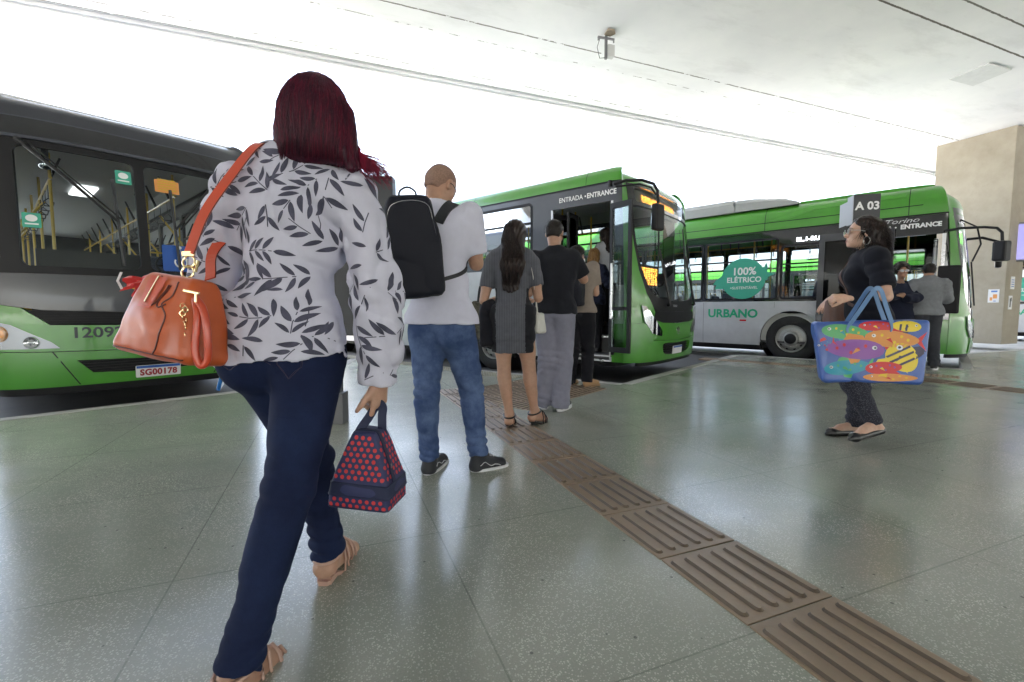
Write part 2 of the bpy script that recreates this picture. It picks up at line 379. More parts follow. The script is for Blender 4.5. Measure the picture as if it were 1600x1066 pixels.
M['yellow'] = mat('yellow_handrail', (.62, .40, .03), rough=.3, coat=.5); M['int'] = mat('interior_panel', (.50, .51, .50), rough=.55); M['intd'] = mat('interior_floor', (.07, .07, .075), rough=.6)
M['rooftop'] = mat('pale_roof_skin', (.55, .55, .54), rough=.6, var=.15, vscale=3); M['seat'] = mat('seat_fabric', (.035, .045, .085), rough=.8, var=.2, vscale=60); M['seat2'] = mat('seat_shell', (.10, .11, .13), rough=.4); M['ceil'] = mat('bus_ceiling_panel', (.42, .43, .43), rough=.5)
M['tyre'] = mat('tyre_rubber', (.017, .017, .018), rough=.8, var=.3, vscale=12, bump=.3, bscale=60); M['rim'] = mat('steel_rim', (.42, .42, .41), metal=.6, rough=.42, var=.15, vscale=15)
M['red'] = mat('red_reflector', (.55, .02, .02), rough=.25, coat=.8); M['wiper'] = mat('wiper_black', (.010, .010, .011), rough=.4)
M['led'] = mat('amber_led', (.1, .03, 0), emit=(1, .36, .05), estr=.8); M['ledw'] = mat('white_led', (.2, .2, .2), emit=(.9, .95, 1), estr=1.6); M['lamp'] = mat('lit_diffuser', (.8, .8, .8), emit=(1, 1, 1), estr=.35)
M['mesh'] = mat('perforated_panel', (.05, .05, .055), rough=.6); M['blue'] = mat('blue_vinyl', (.02, .10, .42), rough=.4); M['plate'] = mat('plate_white', (.74, .74, .74), rough=.35); M['plred'] = mat('plate_red', (.33, .02, .03), rough=.4)
M['orangev'] = mat('orange_vinyl', (.70, .30, .08), rough=.5); M['num'] = mat('number_vinyl', (.02, .03, .03), rough=.4)

class Skin:
    """the outer skin of a bus: (s, z, off) -> point. s<0 entry side, 0..S the rounded front, s>S the far side"""
    def __init__(k, W=2.5, L=12, top=3.27, a=.6, n=3.0, rr=.24, rake=.22, rz=1.25, tuck=.03):
        k.W, k.L, k.top, k.a, k.rr, k.rake, k.rz, k.tuck = W, L, top, a, rr, rake, rz, tuck
        P = []
        for i in range(401):
            t = PI * i / 400; c, s = math.cos(t), math.sin(t); e = 2 / n
            P.append((W / 2 * (1 - math.copysign(abs(c) ** e, c)), a * (1 - abs(s) ** e)))
        k.P = P; A = [0]
        for p, q in zip(P[:-1], P[1:]): A.append(A[-1] + math.dist(p, q))
        k.A = A; k.S = A[-1]
    def plan(k, s):
        if s <= 0: return (0, k.a - s), (-1, 0)
        if s >= k.S: return (k.W, k.a + s - k.S), (1, 0)
        import bisect
        i = min(max(bisect.bisect_left(k.A, s), 1), 400); t = (s - k.A[i - 1]) / (k.A[i] - k.A[i - 1] + 1e-9)
        p = k.P[i - 1]; q = k.P[i]; x, y = lerp(p[0], q[0], t), lerp(p[1], q[1], t)
        i0 = max(i - 6, 0); i1 = min(i + 5, 400); dx, dy = k.P[i1][0] - k.P[i0][0], k.P[i1][1] - k.P[i0][1]; m = math.hypot(dx, dy)
        nx, ny = dy / m, -dx / m
        e = min(s, k.S - s)
        if e < .05: f = e / .05; nx, ny = lerp(-1 if s < 1 else 1, nx, f), lerp(0, ny, f); m = math.hypot(nx, ny); nx /= m; ny /= m
        return (x, y), (nx, ny)
    def __call__(k, s, z, off=0.):
        (x, y), (nx, ny) = k.plan(s); ins = 0.; zo = 0.
        if z > k.top - k.rr:
            t = min(1, (z - k.top + k.rr) / k.rr); inz = k.rr * (1 - math.sqrt(max(0, 1 - t * t))); x = k.W / 2 + (x - k.W / 2) * (1 - inz / (k.W / 2)); y += inz * max(0, 1 - y / k.a); zo = off * t * .7; off *= math.sqrt(max(0, 1 - t * t)) * .7 + .3
        if z < .75: ins += k.tuck * ((.75 - z) / .45) ** 2
        if z > k.top - .42: zo -= .13 * ((z - k.top + .42) / .42) ** 1.5 * max(0, 1 - y / .75) ** 1.2
        f = max(0, -ny); f = f * f * (3 - 2 * f); q = max(0, z - k.rz) / (k.top - k.rz)
        return Vector((x + nx * (off - ins), y + ny * (off - ins) + k.rake * f * q ** 1.5, z + zo))
    def sy(k, y, far=False): return k.S + y - k.a if far else k.a - y
    def sx(k, x):
        """s of the front at lateral x"""
        for i, p in enumerate(k.P):
            if p[0] >= x: return k.A[i]
        return k.S
def skinpoly(mb, F, poly, o0, o1, holes=(), ds=.07, dz=.12, smooth=True):
    """a panel on the skin: polygon (with holes) in (s, z), from offset o0 up to o1"""
    loops = [poly] + list(holes); pts = [p for l_ in loops for p in l_]
    tr = geometry.tessellate_polygon([[Vector((x, y, 0)) for x, y in l_] for l_ in loops])
    bm = bmesh.new(); vs = [bm.verts.new((x, y, 0)) for x, y in pts]
    for t in tr:
        try: bm.faces.new([vs[i] for i in t])
        except ValueError: pass
    bmesh.ops.dissolve_limit(bm, angle_limit=.001, verts=bm.verts[:], edges=bm.edges[:])
    x0, x1 = min(p[0] for p in pts), max(p[0] for p in pts); z0, z1 = min(p[1] for p in pts), max(p[1] for p in pts)
    S = F.S if hasattr(F, 'S') else 0; cuts = []
    a, b = max(x0, 0), min(x1, S)
    if b > a: cuts += [((a + (b - a) * i / max(1, int((b - a) / ds)), 0, 0), (1, 0, 0)) for i in range(0, max(1, int((b - a) / ds)) + 1)]
    k = max(1, int((z1 - z0) / dz)); top = getattr(F, 'top', 1e9)
    cuts += [((0, z0 + (z1 - z0) * i / k, 0), (0, 1, 0)) for i in range(1, k)]
    if z1 > top - .3: cuts += [((0, top - F.rr * (1 - math.sin(R(q))), 0), (0, 1, 0)) for q in (0, 15, 30, 45, 60, 75)]
    for co, no in cuts: bmesh.ops.bisect_plane(bm, geom=bm.verts[:] + bm.edges[:] + bm.faces[:], plane_co=co, plane_no=no, dist=1e-5)
    bmesh.ops.triangulate(bm, faces=[f for f in bm.faces if len(f.verts) > 4])
    bm.verts.index_update(); V = [v.co.copy() for v in bm.verts]; n = len(V)
    fs = [[v.index for v in f.verts] for f in bm.faces]
    # keep one winding
    for f in bm.faces:
        pass
    bd = [(e.verts[0].index, e.verts[1].index) for e in bm.edges if len(e.link_faces) == 1]
    bm.free()
    if o0 is None:
        mb.add([F(v.x, v.y, o1) for v in V], fs, None, smooth)
    else:
        mb.add([F(v.x, v.y, o1) for v in V] + [F(v.x, v.y, o0) for v in V], fs + [[i + n for i in f][::-1] for f in fs] + [(a, b, b + n, a + n) for a, b in bd], None, smooth)
    return mb
def ring(outer, inner): return outer, [inner]
def skintext(mb, F, t, s, z, off, flip=True):
    vs, fs = t; mb.add([F(s + x, z + y, off) for x, y in vs], fs, None, False)
def part(name, parent, m, fn, **k):
    mb = MB(); mb.mat(m); fn(mb); return mb.build(name, parent, **k)
def wheel(parent, x, y, side, R_=.5, name='wheel'):
    """side -1: outer face towards -x"""
    T = Matrix.Translation((x, y, R_)) @ Matrix.Rotation(R(-90) * -side, 4, 'Y')
    # local z = outwards
    tyre = MB(); tyre.mat(M['tyre']); r = R_
    tyre.lathe([(r * .56, -.28), (r * .93, -.28), (r, -.24), (r, -.05), (r * .985, -.02), (r * .93, 0), (r * .80, .012), (r * .66, .008), (r * .60, -.01), (r * .57, -.04)], 48, T)
    for k in range(4): tyre.lathe([(r + .001, -.22 + .045 * k), (r + .006, -.215 + .045 * k), (r + .006, -.19 + .045 * k), (r + .001, -.185 + .045 * k)], 48, T)
    w_ = tyre.build(name, parent)
    rim = MB(); rim.mat(M['rim']); a = r * .57
    rim.lathe([(a + .012, .0), (a + .005, .012), (a - .008, .01), (a - .02, -.03), (a * .93, -.07), (a * .80, -.03), (a * .72, -.012), (a * .52, -.010), (a * .48, .01), (a * .46, .045), (a * .40, .055), (.001, .058)], 40, T)
    for k in range(10):
        an = 2 * PI * k / 10; rim.cyl((a * .60 * math.cos(an), a * .60 * math.sin(an), -.02), (a * .60 * math.cos(an), a * .60 * math.sin(an), .02), .014, 6, T)
    rim.build('rim', w_)
    hb = MB(); hb.mat(M['black'])
    hb.lathe([(a * .40, .05), (a * .37, .085), (a * .2, .095), (.001, .097)], 24, T)
    for k in range(10):
        an = 2 * PI * (k + .5) / 10; hb.cyl((a * .79 * math.cos(an), a * .79 * math.sin(an), -.035), (a * .79 * math.cos(an), a * .79 * math.sin(an), -.024), .026, 10, T)
    hb.build('hub', w_)
    return w_
def handrails(parent, F, rnd, y0, y1, lat=(.55, 1.95), col='yellow', straps=True, fz=.42):
    """yellow poles floor to ceiling with overhead rails and strap hangers"""
    top = F.top - .33
    for x in lat:
        part('handrail', parent, M[col], lambda mb: mb.tube([(x, y0, top - .32), (x, y1, top - .32)], .017, 8))
        y = y0 + .1
        while y < y1:
            part('pole', parent, M[col], lambda mb: mb.tube([(x, y, fz), (x, y, top)], .017, 8)); y += 1.6
        br = MB(); br.mat(M['black']); y = y0 + .3
        while y < y1:
            br.tube([(x, y, top - .32), (x + (.12 if x < 1.2 else -.12), y, top)], [.020, .013], 6); y += .8
        br.build('rail_bracket', parent)
        if straps:
            st = MB(); st.mat(M['wiper']); y = y0 + .45; k = 0
            while y < y1 and k < 12:
                st.tube([(x, y, top - .33), (x, y, top - .50)], [.012, .012], 5, flat=.4)
                st.tube([(x - .05, y, top - .55), (x, y, top - .50), (x + .05, y, top - .55), (x + .04, y, top - .60), (x - .04, y, top - .60)], .008, 5, closed=True); y += .4; k += 1
            st.build('strap_hanger', parent)
def seat(parent, x, y, fz, face=-1, yellow=False, wd=.44):
    """seat looking to -y"""
    m = MB(); m.mat(M['yellow'] if yellow else M['seat']); f = -face
    T = Matrix.Translation((x, y, fz)) @ (Matrix.Rotation(PI, 4, 'Z') if face > 0 else Matrix())
    m.box((-wd / 2, -.22, .40), (wd / 2, .22, .47), T, bev=.025)
    B = T @ Matrix.Translation((0, .20, .45)) @ Matrix.Rotation(R(-10), 4, 'X'); m.box((-wd / 2, -.03, 0), (wd / 2, .04, .62), B, bev=.03)
    s_ = m.build('seat', parent)
    q = MB(); q.mat(M['seat2']); q.box((-wd / 2 - .01, .042, .05), (wd / 2 + .01, .06, .66), B, bev=.008); q.box((-.05, -.05, 0), (.05, .05, .40), T); q.build('seat_shell', s_)
    h = MB(); h.mat(M['yellow']); h.tube([(-wd / 2 + .03, .05, .58), (-wd / 2 + .03, .05, .72), (wd / 2 - .03, .05, .72), (wd / 2 - .03, .05, .58)], .013, 6, B); h.build('seat_handle', s_)
def bus_shell(root, F, o):
    """skin panels. o: dict of options"""
    S, L, top = F.S, F.L, F.top; sk = .33; ya = F.a
    belt = o['belt']; roofz = o['roofz']
    # --- lower side panels, both sides, with wheel arches
    def arch(s, r=.62, zc=.5): return [(s + r * math.cos(R(a)), zc + r * math.sin(R(a))) for a in range(-14, 195, 12)]
    for far in (False, True):
        sgn = 1 if far else -1; base = S if far else 0
        def Y(y): return F.sy(y, far)
        rear = Y(L)
        def lower(mb):
            # polygon from the front of the side to the rear, arches cut out of the bottom edge
            front = Y(ya if far else o['side_start'])
            pts = []
            bottom = []
            arcs = []
            for wy in o['wheels']:
                A = [(Y(wy) + x, z) for x, z in arch(0)]
                A = [p for p in A if p[1] >= sk]
                A = sorted(A, key=lambda p: 0) ; arcs.append((wy, A))
            # walk from rear to front along the bottom
            seq = []
            for wy, A in sorted(arcs, key=lambda q: q[0], reverse=True):
                A2 = A if (A[0][0] - rear) ** 2 < (A[-1][0] - rear) ** 2 else A[::-1]
                A2[0] = (A2[0][0], sk); A2[-1] = (A2[-1][0], sk); seq += A2
            poly = [(rear, sk)] + seq + [(front, sk), (front, belt), (rear, belt)]
            skinpoly(mb, F, poly, -.03, 0)
        part('side_panel', root, M[o['low']], lower)
        for wy in o['wheels']:
            def flare(mb):
                A = arch(Y(wy), .66); B = arch(Y(wy), .60)
                A = [p for p in A if p[1] >= sk - .06]; B = [p for p in B if p[1] >= sk - .06]
                skinpoly(mb, F, A + B[::-1], -.02, .022)
            part('wheel_arch', root, M[o['low']], flare)
            part('wheel_housing', root, M['black'], lambda mb: (mb.lathe([(.60, 0), (.60, -.45), (.001, -.45)], 24, Matrix.Translation((F.W if far else 0, wy, .5)) @ Matrix.Rotation(R(90 if far else -90), 4, 'Y') @ Matrix.Translation((0, 0, -.02)))))
        # --- window band with holes, glass and rubber frames
        wins = o['wins_far'] if far else o['wins']
        holes = []
        for (y0, y1, z0, z1) in wins: holes.append(rrect(min(Y(y0), Y(y1)), z0, max(Y(y0), Y(y1)), z1, .07))
        doors = [] if far else o['doors']
        segs = []; cur = L
        for (y0, y1, z1) in sorted(doors, reverse=True): segs.append((cur, y1)); cur = y0
        segs.append((cur, ya if far else o['side_start']))
        def band(mb):
            for a, b in segs:
                if a - b < .01: continue
                hs = [h for h, w_ in zip(holes, wins) if b <= w_[0] and w_[1] <= a]
                skinpoly(mb, F, [(Y(a), belt + .002), (Y(b), belt + .002), (Y(b), roofz), (Y(a), roofz)], -.05, -.003, hs)
            for (y0, y1, z1) in doors: skinpoly(mb, F, [(Y(y1), z1), (Y(y0), z1), (Y(y0), roofz), (Y(y1), roofz)], -.05, -.003)
        part('window_band', root, M[o['band']], band)
        for (y0, y1, z0, z1) in wins:
            a, b = min(Y(y0), Y(y1)), max(Y(y0), Y(y1))
            wn = part('window', root, M['black'], lambda mb: (skinpoly(mb, F, rrect(a - .012, z0 - .012, b + .012, z1 + .012, .08), -.04, .004, [rrect(a + .028, z0 + .028, b - .028, z1 - .028, .05)]),
                 skinpoly(mb, F, [(a + .02, lerp(z0, z1, .64)), (b - .02, lerp(z0, z1, .64)), (b - .02, lerp(z0, z1, .64) + .035), (a + .02, lerp(z0, z1, .64) + .035)], -.035, -.006)))
            part('pane', wn, M['glass'], lambda mb: skinpoly(mb, F, rrect(a + .01, z0 + .01, b - .01, z1 - .01, .05), None, -.022))
    # --- roof: side coves and cap
    s0, s1 = F.sy(L), F.sy(L, True)
    part('roof', root, M[o['roofm']], lambda mb: (skinpoly(mb, F, [(s0, roofz + .001), (s1, roofz + .001), (s1, top), (s0, top)], -.02, .006, ds=.06),
        None))
    part('roof_top', root, M['rooftop'], lambda mb: mb.add([F(s, top, .006) for s in [s0] + [S * i / 60 for i in range(61)] + [s1]], [tuple(range(63))]))
    # --- rear wall, underbody, inner floor, ceiling lining
    def rear(mb): mb.box((.01, L - .04, sk), (F.W - .01, L, top - .2)); mb.box((.2, L - .04, top - .2), (F.W - .2, L, top - .02))
    part('rear_wall', root, M[o['roofm']], rear)
    part('chassis', root, M['black'], lambda mb: (mb.box((.10, .75, .26), (F.W - .10, L - .05, .36)), mb.box((.75, .8, .16), (F.W - .75, L - .4, .26)),
         [mb.cyl((.4, wy, .5), (F.W - .4, wy, .5), .09, 10) for wy in o['wheels']]))
    part('bus_floor', root, M['intd'], lambda mb: mb.box((.04, .45, .40), (F.W - .04, L - .05, .44)))
    def lining(mb):
        z = top - .30; mb.add([(.30, .5, z + .13), (.07, .5, z - .05), (.07, L - .05, z - .05), (.30, L - .05, z + .13), (F.W - .30, .5, z + .13), (F.W - .07, .5, z - .05), (F.W - .07, L - .05, z - .05), (F.W - .30, L - .05, z + .13)],
            [(0, 1, 2, 3), (4, 7, 6, 5), (0, 3, 7, 4)])
    part('ceiling_lining', root, M['ceil'], lining)
    for wy in o['wheels']:
        wheel(root, .03, wy, -1); wheel(root, F.W - .03, wy, 1)
        part('wheel_box', root, M['int'], lambda mb: (mb.box((.05, wy - .62, .44), (.62, wy + .62, 1.05), bev=.04), mb.box((F.W - .62, wy - .62, .44), (F.W - .05, wy + .62, 1.05), bev=.04)))
def front_poly(root, name, F, m, pts, o0, o1, holes=(), mir=False, ds=.06, dz=.08):
    return part(name, root, M[m] if isinstance(m, str) else m, lambda mb: skinpoly(mb, F, pts, o0, o1, holes, ds, dz))
def curve_pts(p, n=8):
    """Catmull-Rom through closed 2-D points"""
    out = []; N = len(p)
    for i in range(N):
        p0, p1, p2, p3 = [Vector(p[(i + k) % N]) for k in (-1, 0, 1, 2)]
        for k in range(n):
            t = k / n; out.append(tuple(.5 * ((2 * p1) + (-p0 + p2) * t + (2 * p0 - 5 * p1 + 4 * p2 - p3) * t * t + (-p0 + 3 * p1 - 3 * p2 + p3) * t ** 3)))
    return out
def mir(F, pts): return [(F.S - s, z) for s, z in pts][::-1]
def wiper(root, F, sa, za, sb, zb, blade=.75, ang=0.):
    a = F(sa, za, .05); b = F(sb, zb, .035)
    w_ = part('wiper', root, M['wiper'], lambda mb: (mb.tube([F(sa, za, .0), a], .022, 8), mb.tube([a, (a + b) / 2 + (b - a).cross(Vector((0, 0, 1))).normalized() * .0, b], [.016, .012, .009], 8),
        mb.tube([a + Vector((.05, 0, .0)), b + Vector((.03, 0, .02))], .007, 6)))
    n = 10; part('wiper_blade', w_, M['wiper'], lambda mb: mb.tube([F(sb + math.sin(ang) * blade * (t / n - .5), zb + math.cos(ang) * blade * (t / n - .5), .022) for t in range(n + 1)], .013, 6))
def plate(root, F, s, z, body, wd=.40, ht=.13, of=.03):
    pl = part('number_plate', root, M['plate'], lambda mb: skinpoly(mb, F, rrect(s - wd / 2, z - ht / 2, s + wd / 2, z + ht / 2, .01), of, of + .015, ds=.2))
    part('plate_band', pl, M['blue'], lambda mb: skinpoly(mb, F, [(s - wd / 2 + .006, z + ht * .26), (s + wd / 2 - .006, z + ht * .26), (s + wd / 2 - .006, z + ht / 2 - .004), (s - wd / 2 + .006, z + ht / 2 - .004)], None, of + .017, ds=.2))
    if body:
        part('plate_lettering', pl, M['plred'], lambda mb: skintext(mb, F, text2d(body, ht * .70, bold=.004, space=1.06, sx=.95), s, z - ht * .12, of + .017))
    return pl
def ledblock(root, F, s0, s1, z0, z1, off, cells=24, rows=7, seed=1, m='led', fn=None):
    rnd = random.Random(seed); mb = MB(); mb.mat(M[m]); fn = fn or (lambda a, b: F(a, b, off)); dx = (s1 - s0) / cells; dz = (z1 - z0) / rows
    for r in range(rows):
        c = 0
        while c < cells:
            if c % 5 == 4 or rnd.random() < .3: c += 1; continue
            n = 1 if rnd.random() < .55 else 2; n = min(n, 4 - c % 5 if c % 5 < 4 else 1); n = max(n, 1)
            a, b = s0 + c * dx, s0 + (c + n - .25) * dx; z = z0 + r * dz
            mb.add([fn(a, z), fn(b, z), fn(b, z + dz * .72), fn(a, z + dz * .72)], [(0, 1, 2, 3)], None, False); c += n
    return mb.build('led_display', root, fix=False)
def steering(root, x, y, z):
    part('steering_wheel', root, M['black'], lambda mb: (mb.tube([(x + .21 * math.cos(a), y + .13 * math.sin(a), z + .16 * math.sin(a)) for a in [2 * PI * k / 24 for k in range(24)]], .014, 8, closed=True),
        mb.tube([(x, y, z), (x, y - .35, z - .45)], .03, 8), mb.tube([(x - .2, y, z), (x + .2, y, z)], .014, 6)))
Z0 = -.18
def bus_root(name, corner, ang, F, y0=.25, **kw):
    """corner: world x, y of the entry-side corner pillar"""
    a = R(ang); d = Vector((-math.sin(a), math.cos(a), 0)); p = Vector((*corner, Z0)) - d * y0
    return empty(name, p, a, **kw)
# ---------------------------------------------------------------- the middle bus (boarding)
F = Skin(W=2.68, top=3.33, a=.56, n=3.4, rr=.26, rake=.30, rz=1.2)
b2 = bus_root('city_bus', (1.70, 6.75), 50.2, F, label='green and grey middle bus with a queue boarding at its open front door', cat='bus')
S = F.S; yd0, yd1 = .50, 1.62
o = dict(belt=1.84, roofz=3.05, low='silver', band='dark2', roofm='green', side_start=.31, wheels=(2.95, 8.9), doors=[(.50, 1.62, 2.76)],
    wins=[(2.02, 3.5, 1.98, 2.93), (3.62, 5.1, 1.98, 2.93), (5.22, 6.7, 1.98, 2.93), (6.82, 8.3, 1.98, 2.93), (8.42, 9.9, 1.98, 2.93), (10.02, 11.4, 1.98, 2.93)],
    wins_far=[(.75, 1.75, 1.6, 2.85)] + [(2.02 + 1.6 * i, 3.5 + 1.6 * i, 1.9, 2.93) for i in range(6)])
# lower side panels must leave the doorway free: rebuild the side with the door as the panel's front end
o2 = dict(o); o2['side_start'] = 1.62
def split_shell(root, F, o, door):
    q = dict(o); q['side_start'] = door[1]; q['doors'] = []
    bus_shell(root, F, q)
    Y = F.sy
    part('window_band', root, M[o['band']], lambda mb: (skinpoly(mb, F, [(Y(door[1]), door[2]), (Y(door[0]), door[2]), (Y(door[0]), o['roofz']), (Y(door[1]), o['roofz'])], -.05, -.003),
        skinpoly(mb, F, [(Y(door[0]), 1.5), (Y(.31), 1.5), (Y(.31), o['roofz']), (Y(door[0]), o['roofz'])], -.05, -.003)))
    part('side_panel', root, M[o['low']], lambda mb: skinpoly(mb, F, [(Y(door[0]), .92), (Y(.31), .92), (Y(.31), 1.5), (Y(door[0]), 1.5)], -.05, 0))
    part('side_panel', root, M['green'], lambda mb: skinpoly(mb, F, [(Y(door[0]), .33), (Y(.31), .33), (Y(.31), .918), (Y(door[0]), .918)], -.05, .002))
split_shell(b2, F, o, (.50, 1.62, 2.76))
sx = F.sx; dn = .31 - .62
s31 = F.sy(.31)   # negative -> on the straight side? a=.62 so s=.31
# A pillars and roof front lip, green
def pillar_pts(F, zt=3.05):
    a = F.sy(.31)
    return [(a, .33), (.98, .33), (.98, .62), (1.00, .98), (.86, 1.10), (.62, 1.38), (.47, 1.72), (.41, 2.1), (.385, 2.68), (.385, zt), (a, zt)]
a_ = F.sy(.31)
Lp = [(a_, .92), (.80, .92), (.86, 1.05), (.80, 1.14), (.62, 1.38), (.50, 1.72), (.45, 2.1), (.43, 2.70), (.44, 3.05), (a_, 3.05)]
front_poly(b2, 'front_pillar', F, 'green', Lp, -.03, .012); front_poly(b2, 'front_pillar', F, 'green', mir(F, Lp), -.03, .012)
ws = curve_pts([(.52, 2.62), (.50, 2.2), (.56, 1.75), (.74, 1.42), (1.0, 1.31), (S / 2, 1.27), (S - 1.0, 1.31), (S - .74, 1.42), (S - .56, 1.75), (S - .50, 2.2), (S - .52, 2.62), (S - .62, 2.68), (S / 2, 2.70), (.62, 2.68)], 4)
wo_ = [(.43, 2.70), (.45, 2.1), (.50, 1.72), (.62, 1.38), (.80, 1.14), (.95, 1.10), (S - .95, 1.10), (S - .80, 1.14), (S - .62, 1.38), (S - .50, 1.72), (S - .45, 2.1), (S - .43, 2.70)]
front_poly(b2, 'windshield_surround', F, 'black', wo_, -.03, .006, [ws])
front_poly(b2, 'windshield', F, 'clear', ws, None, -.008)
hd = [(.44, 2.702), (S - .44, 2.702), (S - .46, 3.05), (.46, 3.05)]
hdw = curve_pts([(.60, 2.78), (S / 2, 2.79), (S - .60, 2.78), (S - .62, 3.0), (S / 2, 3.02), (.62, 3.0)], 4)
front_poly(b2, 'destination_header', F, 'gloss', hd, -.03, .004, [rrect(.60, 2.76, S - .60, 3.01, .04)])
front_poly(b2, 'header_glass', F, 'lens', rrect(.60, 2.76, S - .60, 3.01, .04), None, -.004)
front_poly(b2, 'header_box', F, 'grey', rrect(.58, 2.74, S - .58, 3.03, .04), -.22, -.14)
ledblock(b2, F, 1.0, S - .95, 2.83, 2.95, -.13, 62, 7, 3)
belt = [(.84, 1.099), (.80, .98), (1.05, .93), (S / 2, .91), (S - 1.05, .93), (S - .80, .98), (S - .84, 1.099)]
front_poly(b2, 'front_belt', F, 'black', belt, -.03, .02)
mask = [(.80, .92), (.80, .975), (1.05, .925), (S / 2, .905), (S - 1.05, .925), (S - .80, .975), (S - .80, .92), (S - .80, .70), (S / 2, .64), (.80, .70)]
front_poly(b2, 'front_mask', F, 'green', [(.80, .66), (S / 2, .63), (S - .80, .66), (S - .80, .975), (S - 1.05, .925), (S / 2, .905), (1.05, .925), (.80, .975)], -.03, .03)
bum = [(a_, .33), (S - a_, .33), (S - a_, .918), (S - .802, .918), (S - .802, .655), (S / 2, .625), (.802, .655), (.802, .918), (a_, .918)]
grl = curve_pts([(1.12, .60), (S / 2, .585), (S - 1.12, .60), (S - 1.08, .50), (S - 1.2, .42), (S / 2, .40), (1.2, .42), (1.08, .50)], 3)
front_poly(b2, 'bumper', F, 'green', bum, -.03, .035, [grl])
def grille(mb):
    skinpoly(mb, F, grl, -.05, -.02)
    for k in range(5): z = .425 + .036 * k; skinpoly(mb, F, [(1.14, z), (S - 1.14, z), (S - 1.14, z + .014), (1.14, z + .014)], -.03, .03)
part('grille', b2, M['black'], grille)
front_poly(b2, 'lower_lip', F, 'black', [(.5, .27), (S - .5, .27), (S - .5, .325), (.5, .325)], -.06, .0)
def headlight(root, F, pts, m2='refl'):
    h = part('headlight', root, M['lens'], lambda mb: skinpoly(mb, F, pts, None, .050, ds=.05))
    c = Vector((sum(p[0] for p in pts) / len(pts), sum(p[1] for p in pts) / len(pts)))
    inn = [tuple(c + (Vector(p) - c) * .97) for p in pts]
    part('headlight_bowl', h, M['refl'], lambda mb: (skinpoly(mb, F, inn, .016, .037), [mb.lathe([(.055, .0), (.05, .012), (.02, .004), (.001, .01)], 16, frame(F(c.x + dx, c.y + dz, .038), F(c.x + dx + .01, c.y + dz, .03) - F(c.x + dx - .01, c.y + dz, .03), Vector((0, 0, 1)))) for dx, dz in ((-.07, .08), (.06, -.06))]))
    return h
hl = [(.50, 1.20), (.56, .95), (.74, .76), (.98, .72), (1.0, .80), (.86, .92), (.70, 1.06), (.58, 1.18)]
headlight(b2, F, hl); headlight(b2, F, mir(F, hl))
# maker's crest, plate, small marks
part('emblem', b2, M['chrome'], lambda mb: (skintext(mb, F, text2d('VW', .10, bold=.003, sx=.9), S / 2, .79, .036), skinpoly(mb, F, [(S / 2 + .062 * math.cos(t), .79 + .062 * math.sin(t)) for t in [2 * PI * k / 20 for k in range(20)]], .03, .038, [[(S / 2 + .054 * math.cos(t), .79 + .054 * math.sin(t)) for t in [2 * PI * k / 20 for k in range(20)]]])))
plate(b2, F, S / 2, .47, '')
part('slogan', b2, M['alu'], lambda mb: skintext(mb, F, text2d('TORINO', .05, bold=.001), S / 2 - .1, 1.19, .010))
part('slogan', b2, M['white'], lambda mb: skintext(mb, F, text2d('ENTRADA •', .105, bold=.0012, align='LEFT', sx=.93), F.sy(1.47), 2.885, .001))
part('slogan', b2, M['white'], lambda mb: skintext(mb, F, text2d('ENTRANCE', .105, bold=.0035, align='RIGHT', sx=.93), F.sy(.45), 2.885, .001))
# panel seams
part('seam', b2, M['black'], lambda mb: [skinpoly(mb, F, [(F.sy(y), 3.055), (F.sy(y) + .008, 3.055), (F.sy(y) + .008, 3.25), (F.sy(y), 3.25)], None, .0075) for y in (.97, 3.4, 5.8, 8.2, 10.4)])
part('gutter', b2, M['black'], lambda mb: skinpoly(mb, F, [(F.sy(12), 3.035), (a_, 3.035), (a_, 3.052), (F.sy(12), 3.052)], -.01, .014))
# open front door: frame, two folded leaves
part('door_frame', b2, M['alu'], lambda mb: (skinpoly(mb, F, [(F.sy(yd1) - .0, .36), (F.sy(yd1) + .035, .36), (F.sy(yd1) + .035, 2.755), (F.sy(yd1), 2.755)], -.06, .006),
    skinpoly(mb, F, [(F.sy(yd0) - .035, .36), (F.sy(yd0), .36), (F.sy(yd0), 2.755), (F.sy(yd0) - .035, 2.755)], -.06, .006), mb.box((-.002, yd0, .335), (.05, yd1, .36)),
    mb.box((.30, yd0, .685), (.33, yd1, .71))))
def leaf(root, x0, y0, x1, y1, z0=.45, z1=2.70, handle=True, gl='dglass'):
    a = Vector((x0, y0, 0)); b = Vector((x1, y1, 0)); L = (b - a).length; T = frame(a, b - a, (0, 0, 1)) # local x along, y up
    d_ = part('door_leaf', root, M['black'], lambda mb: [mb.box(lo, hi, T) for lo, hi in (((0, z0, -.02), (.05, z1, .02)), ((L - .05, z0, -.02), (L, z1, .02)), ((.05, z0, -.02), (L - .05, z0 + .08, .02)), ((.05, z1 - .08, -.02), (L - .05, z1, .02)), ((.05, z0 + .62, -.018), (L - .05, z0 + .67, .018)))])
    part('pane', d_, M[gl], lambda mb: mb.box((.05, z0 + .08, -.004), (L - .05, z1 - .08, .004), T))
    if handle: part('handle', d_, M['alu'], lambda mb: mb.tube([T @ Vector((.1, z0 + .5, .03)), T @ Vector((.1, z0 + .5, .09)), T @ Vector((.1, z0 + 1.3, .09)), T @ Vector((.1, z0 + 1.3, .03))], .016, 8))
    return d_
leaf(b2, .02, 1.60, .42, 1.42); leaf(b2, .42, 1.38, .04, 1.32, handle=False)
leaf(b2, -.05, .46, .36, .54); leaf(b2, -.12, .47, -.20, .10, .50, 2.68, gl='clear')
part('door_step', b2, M['intd'], lambda mb: (mb.box((.06, yd0 + .01, .37), (.33, yd1 - .01, .40)), mb.box((.33, .45, .39), (.36, 1.7, .68)), mb.box((.36, .45, .64), (2.4, 1.7, .68))))
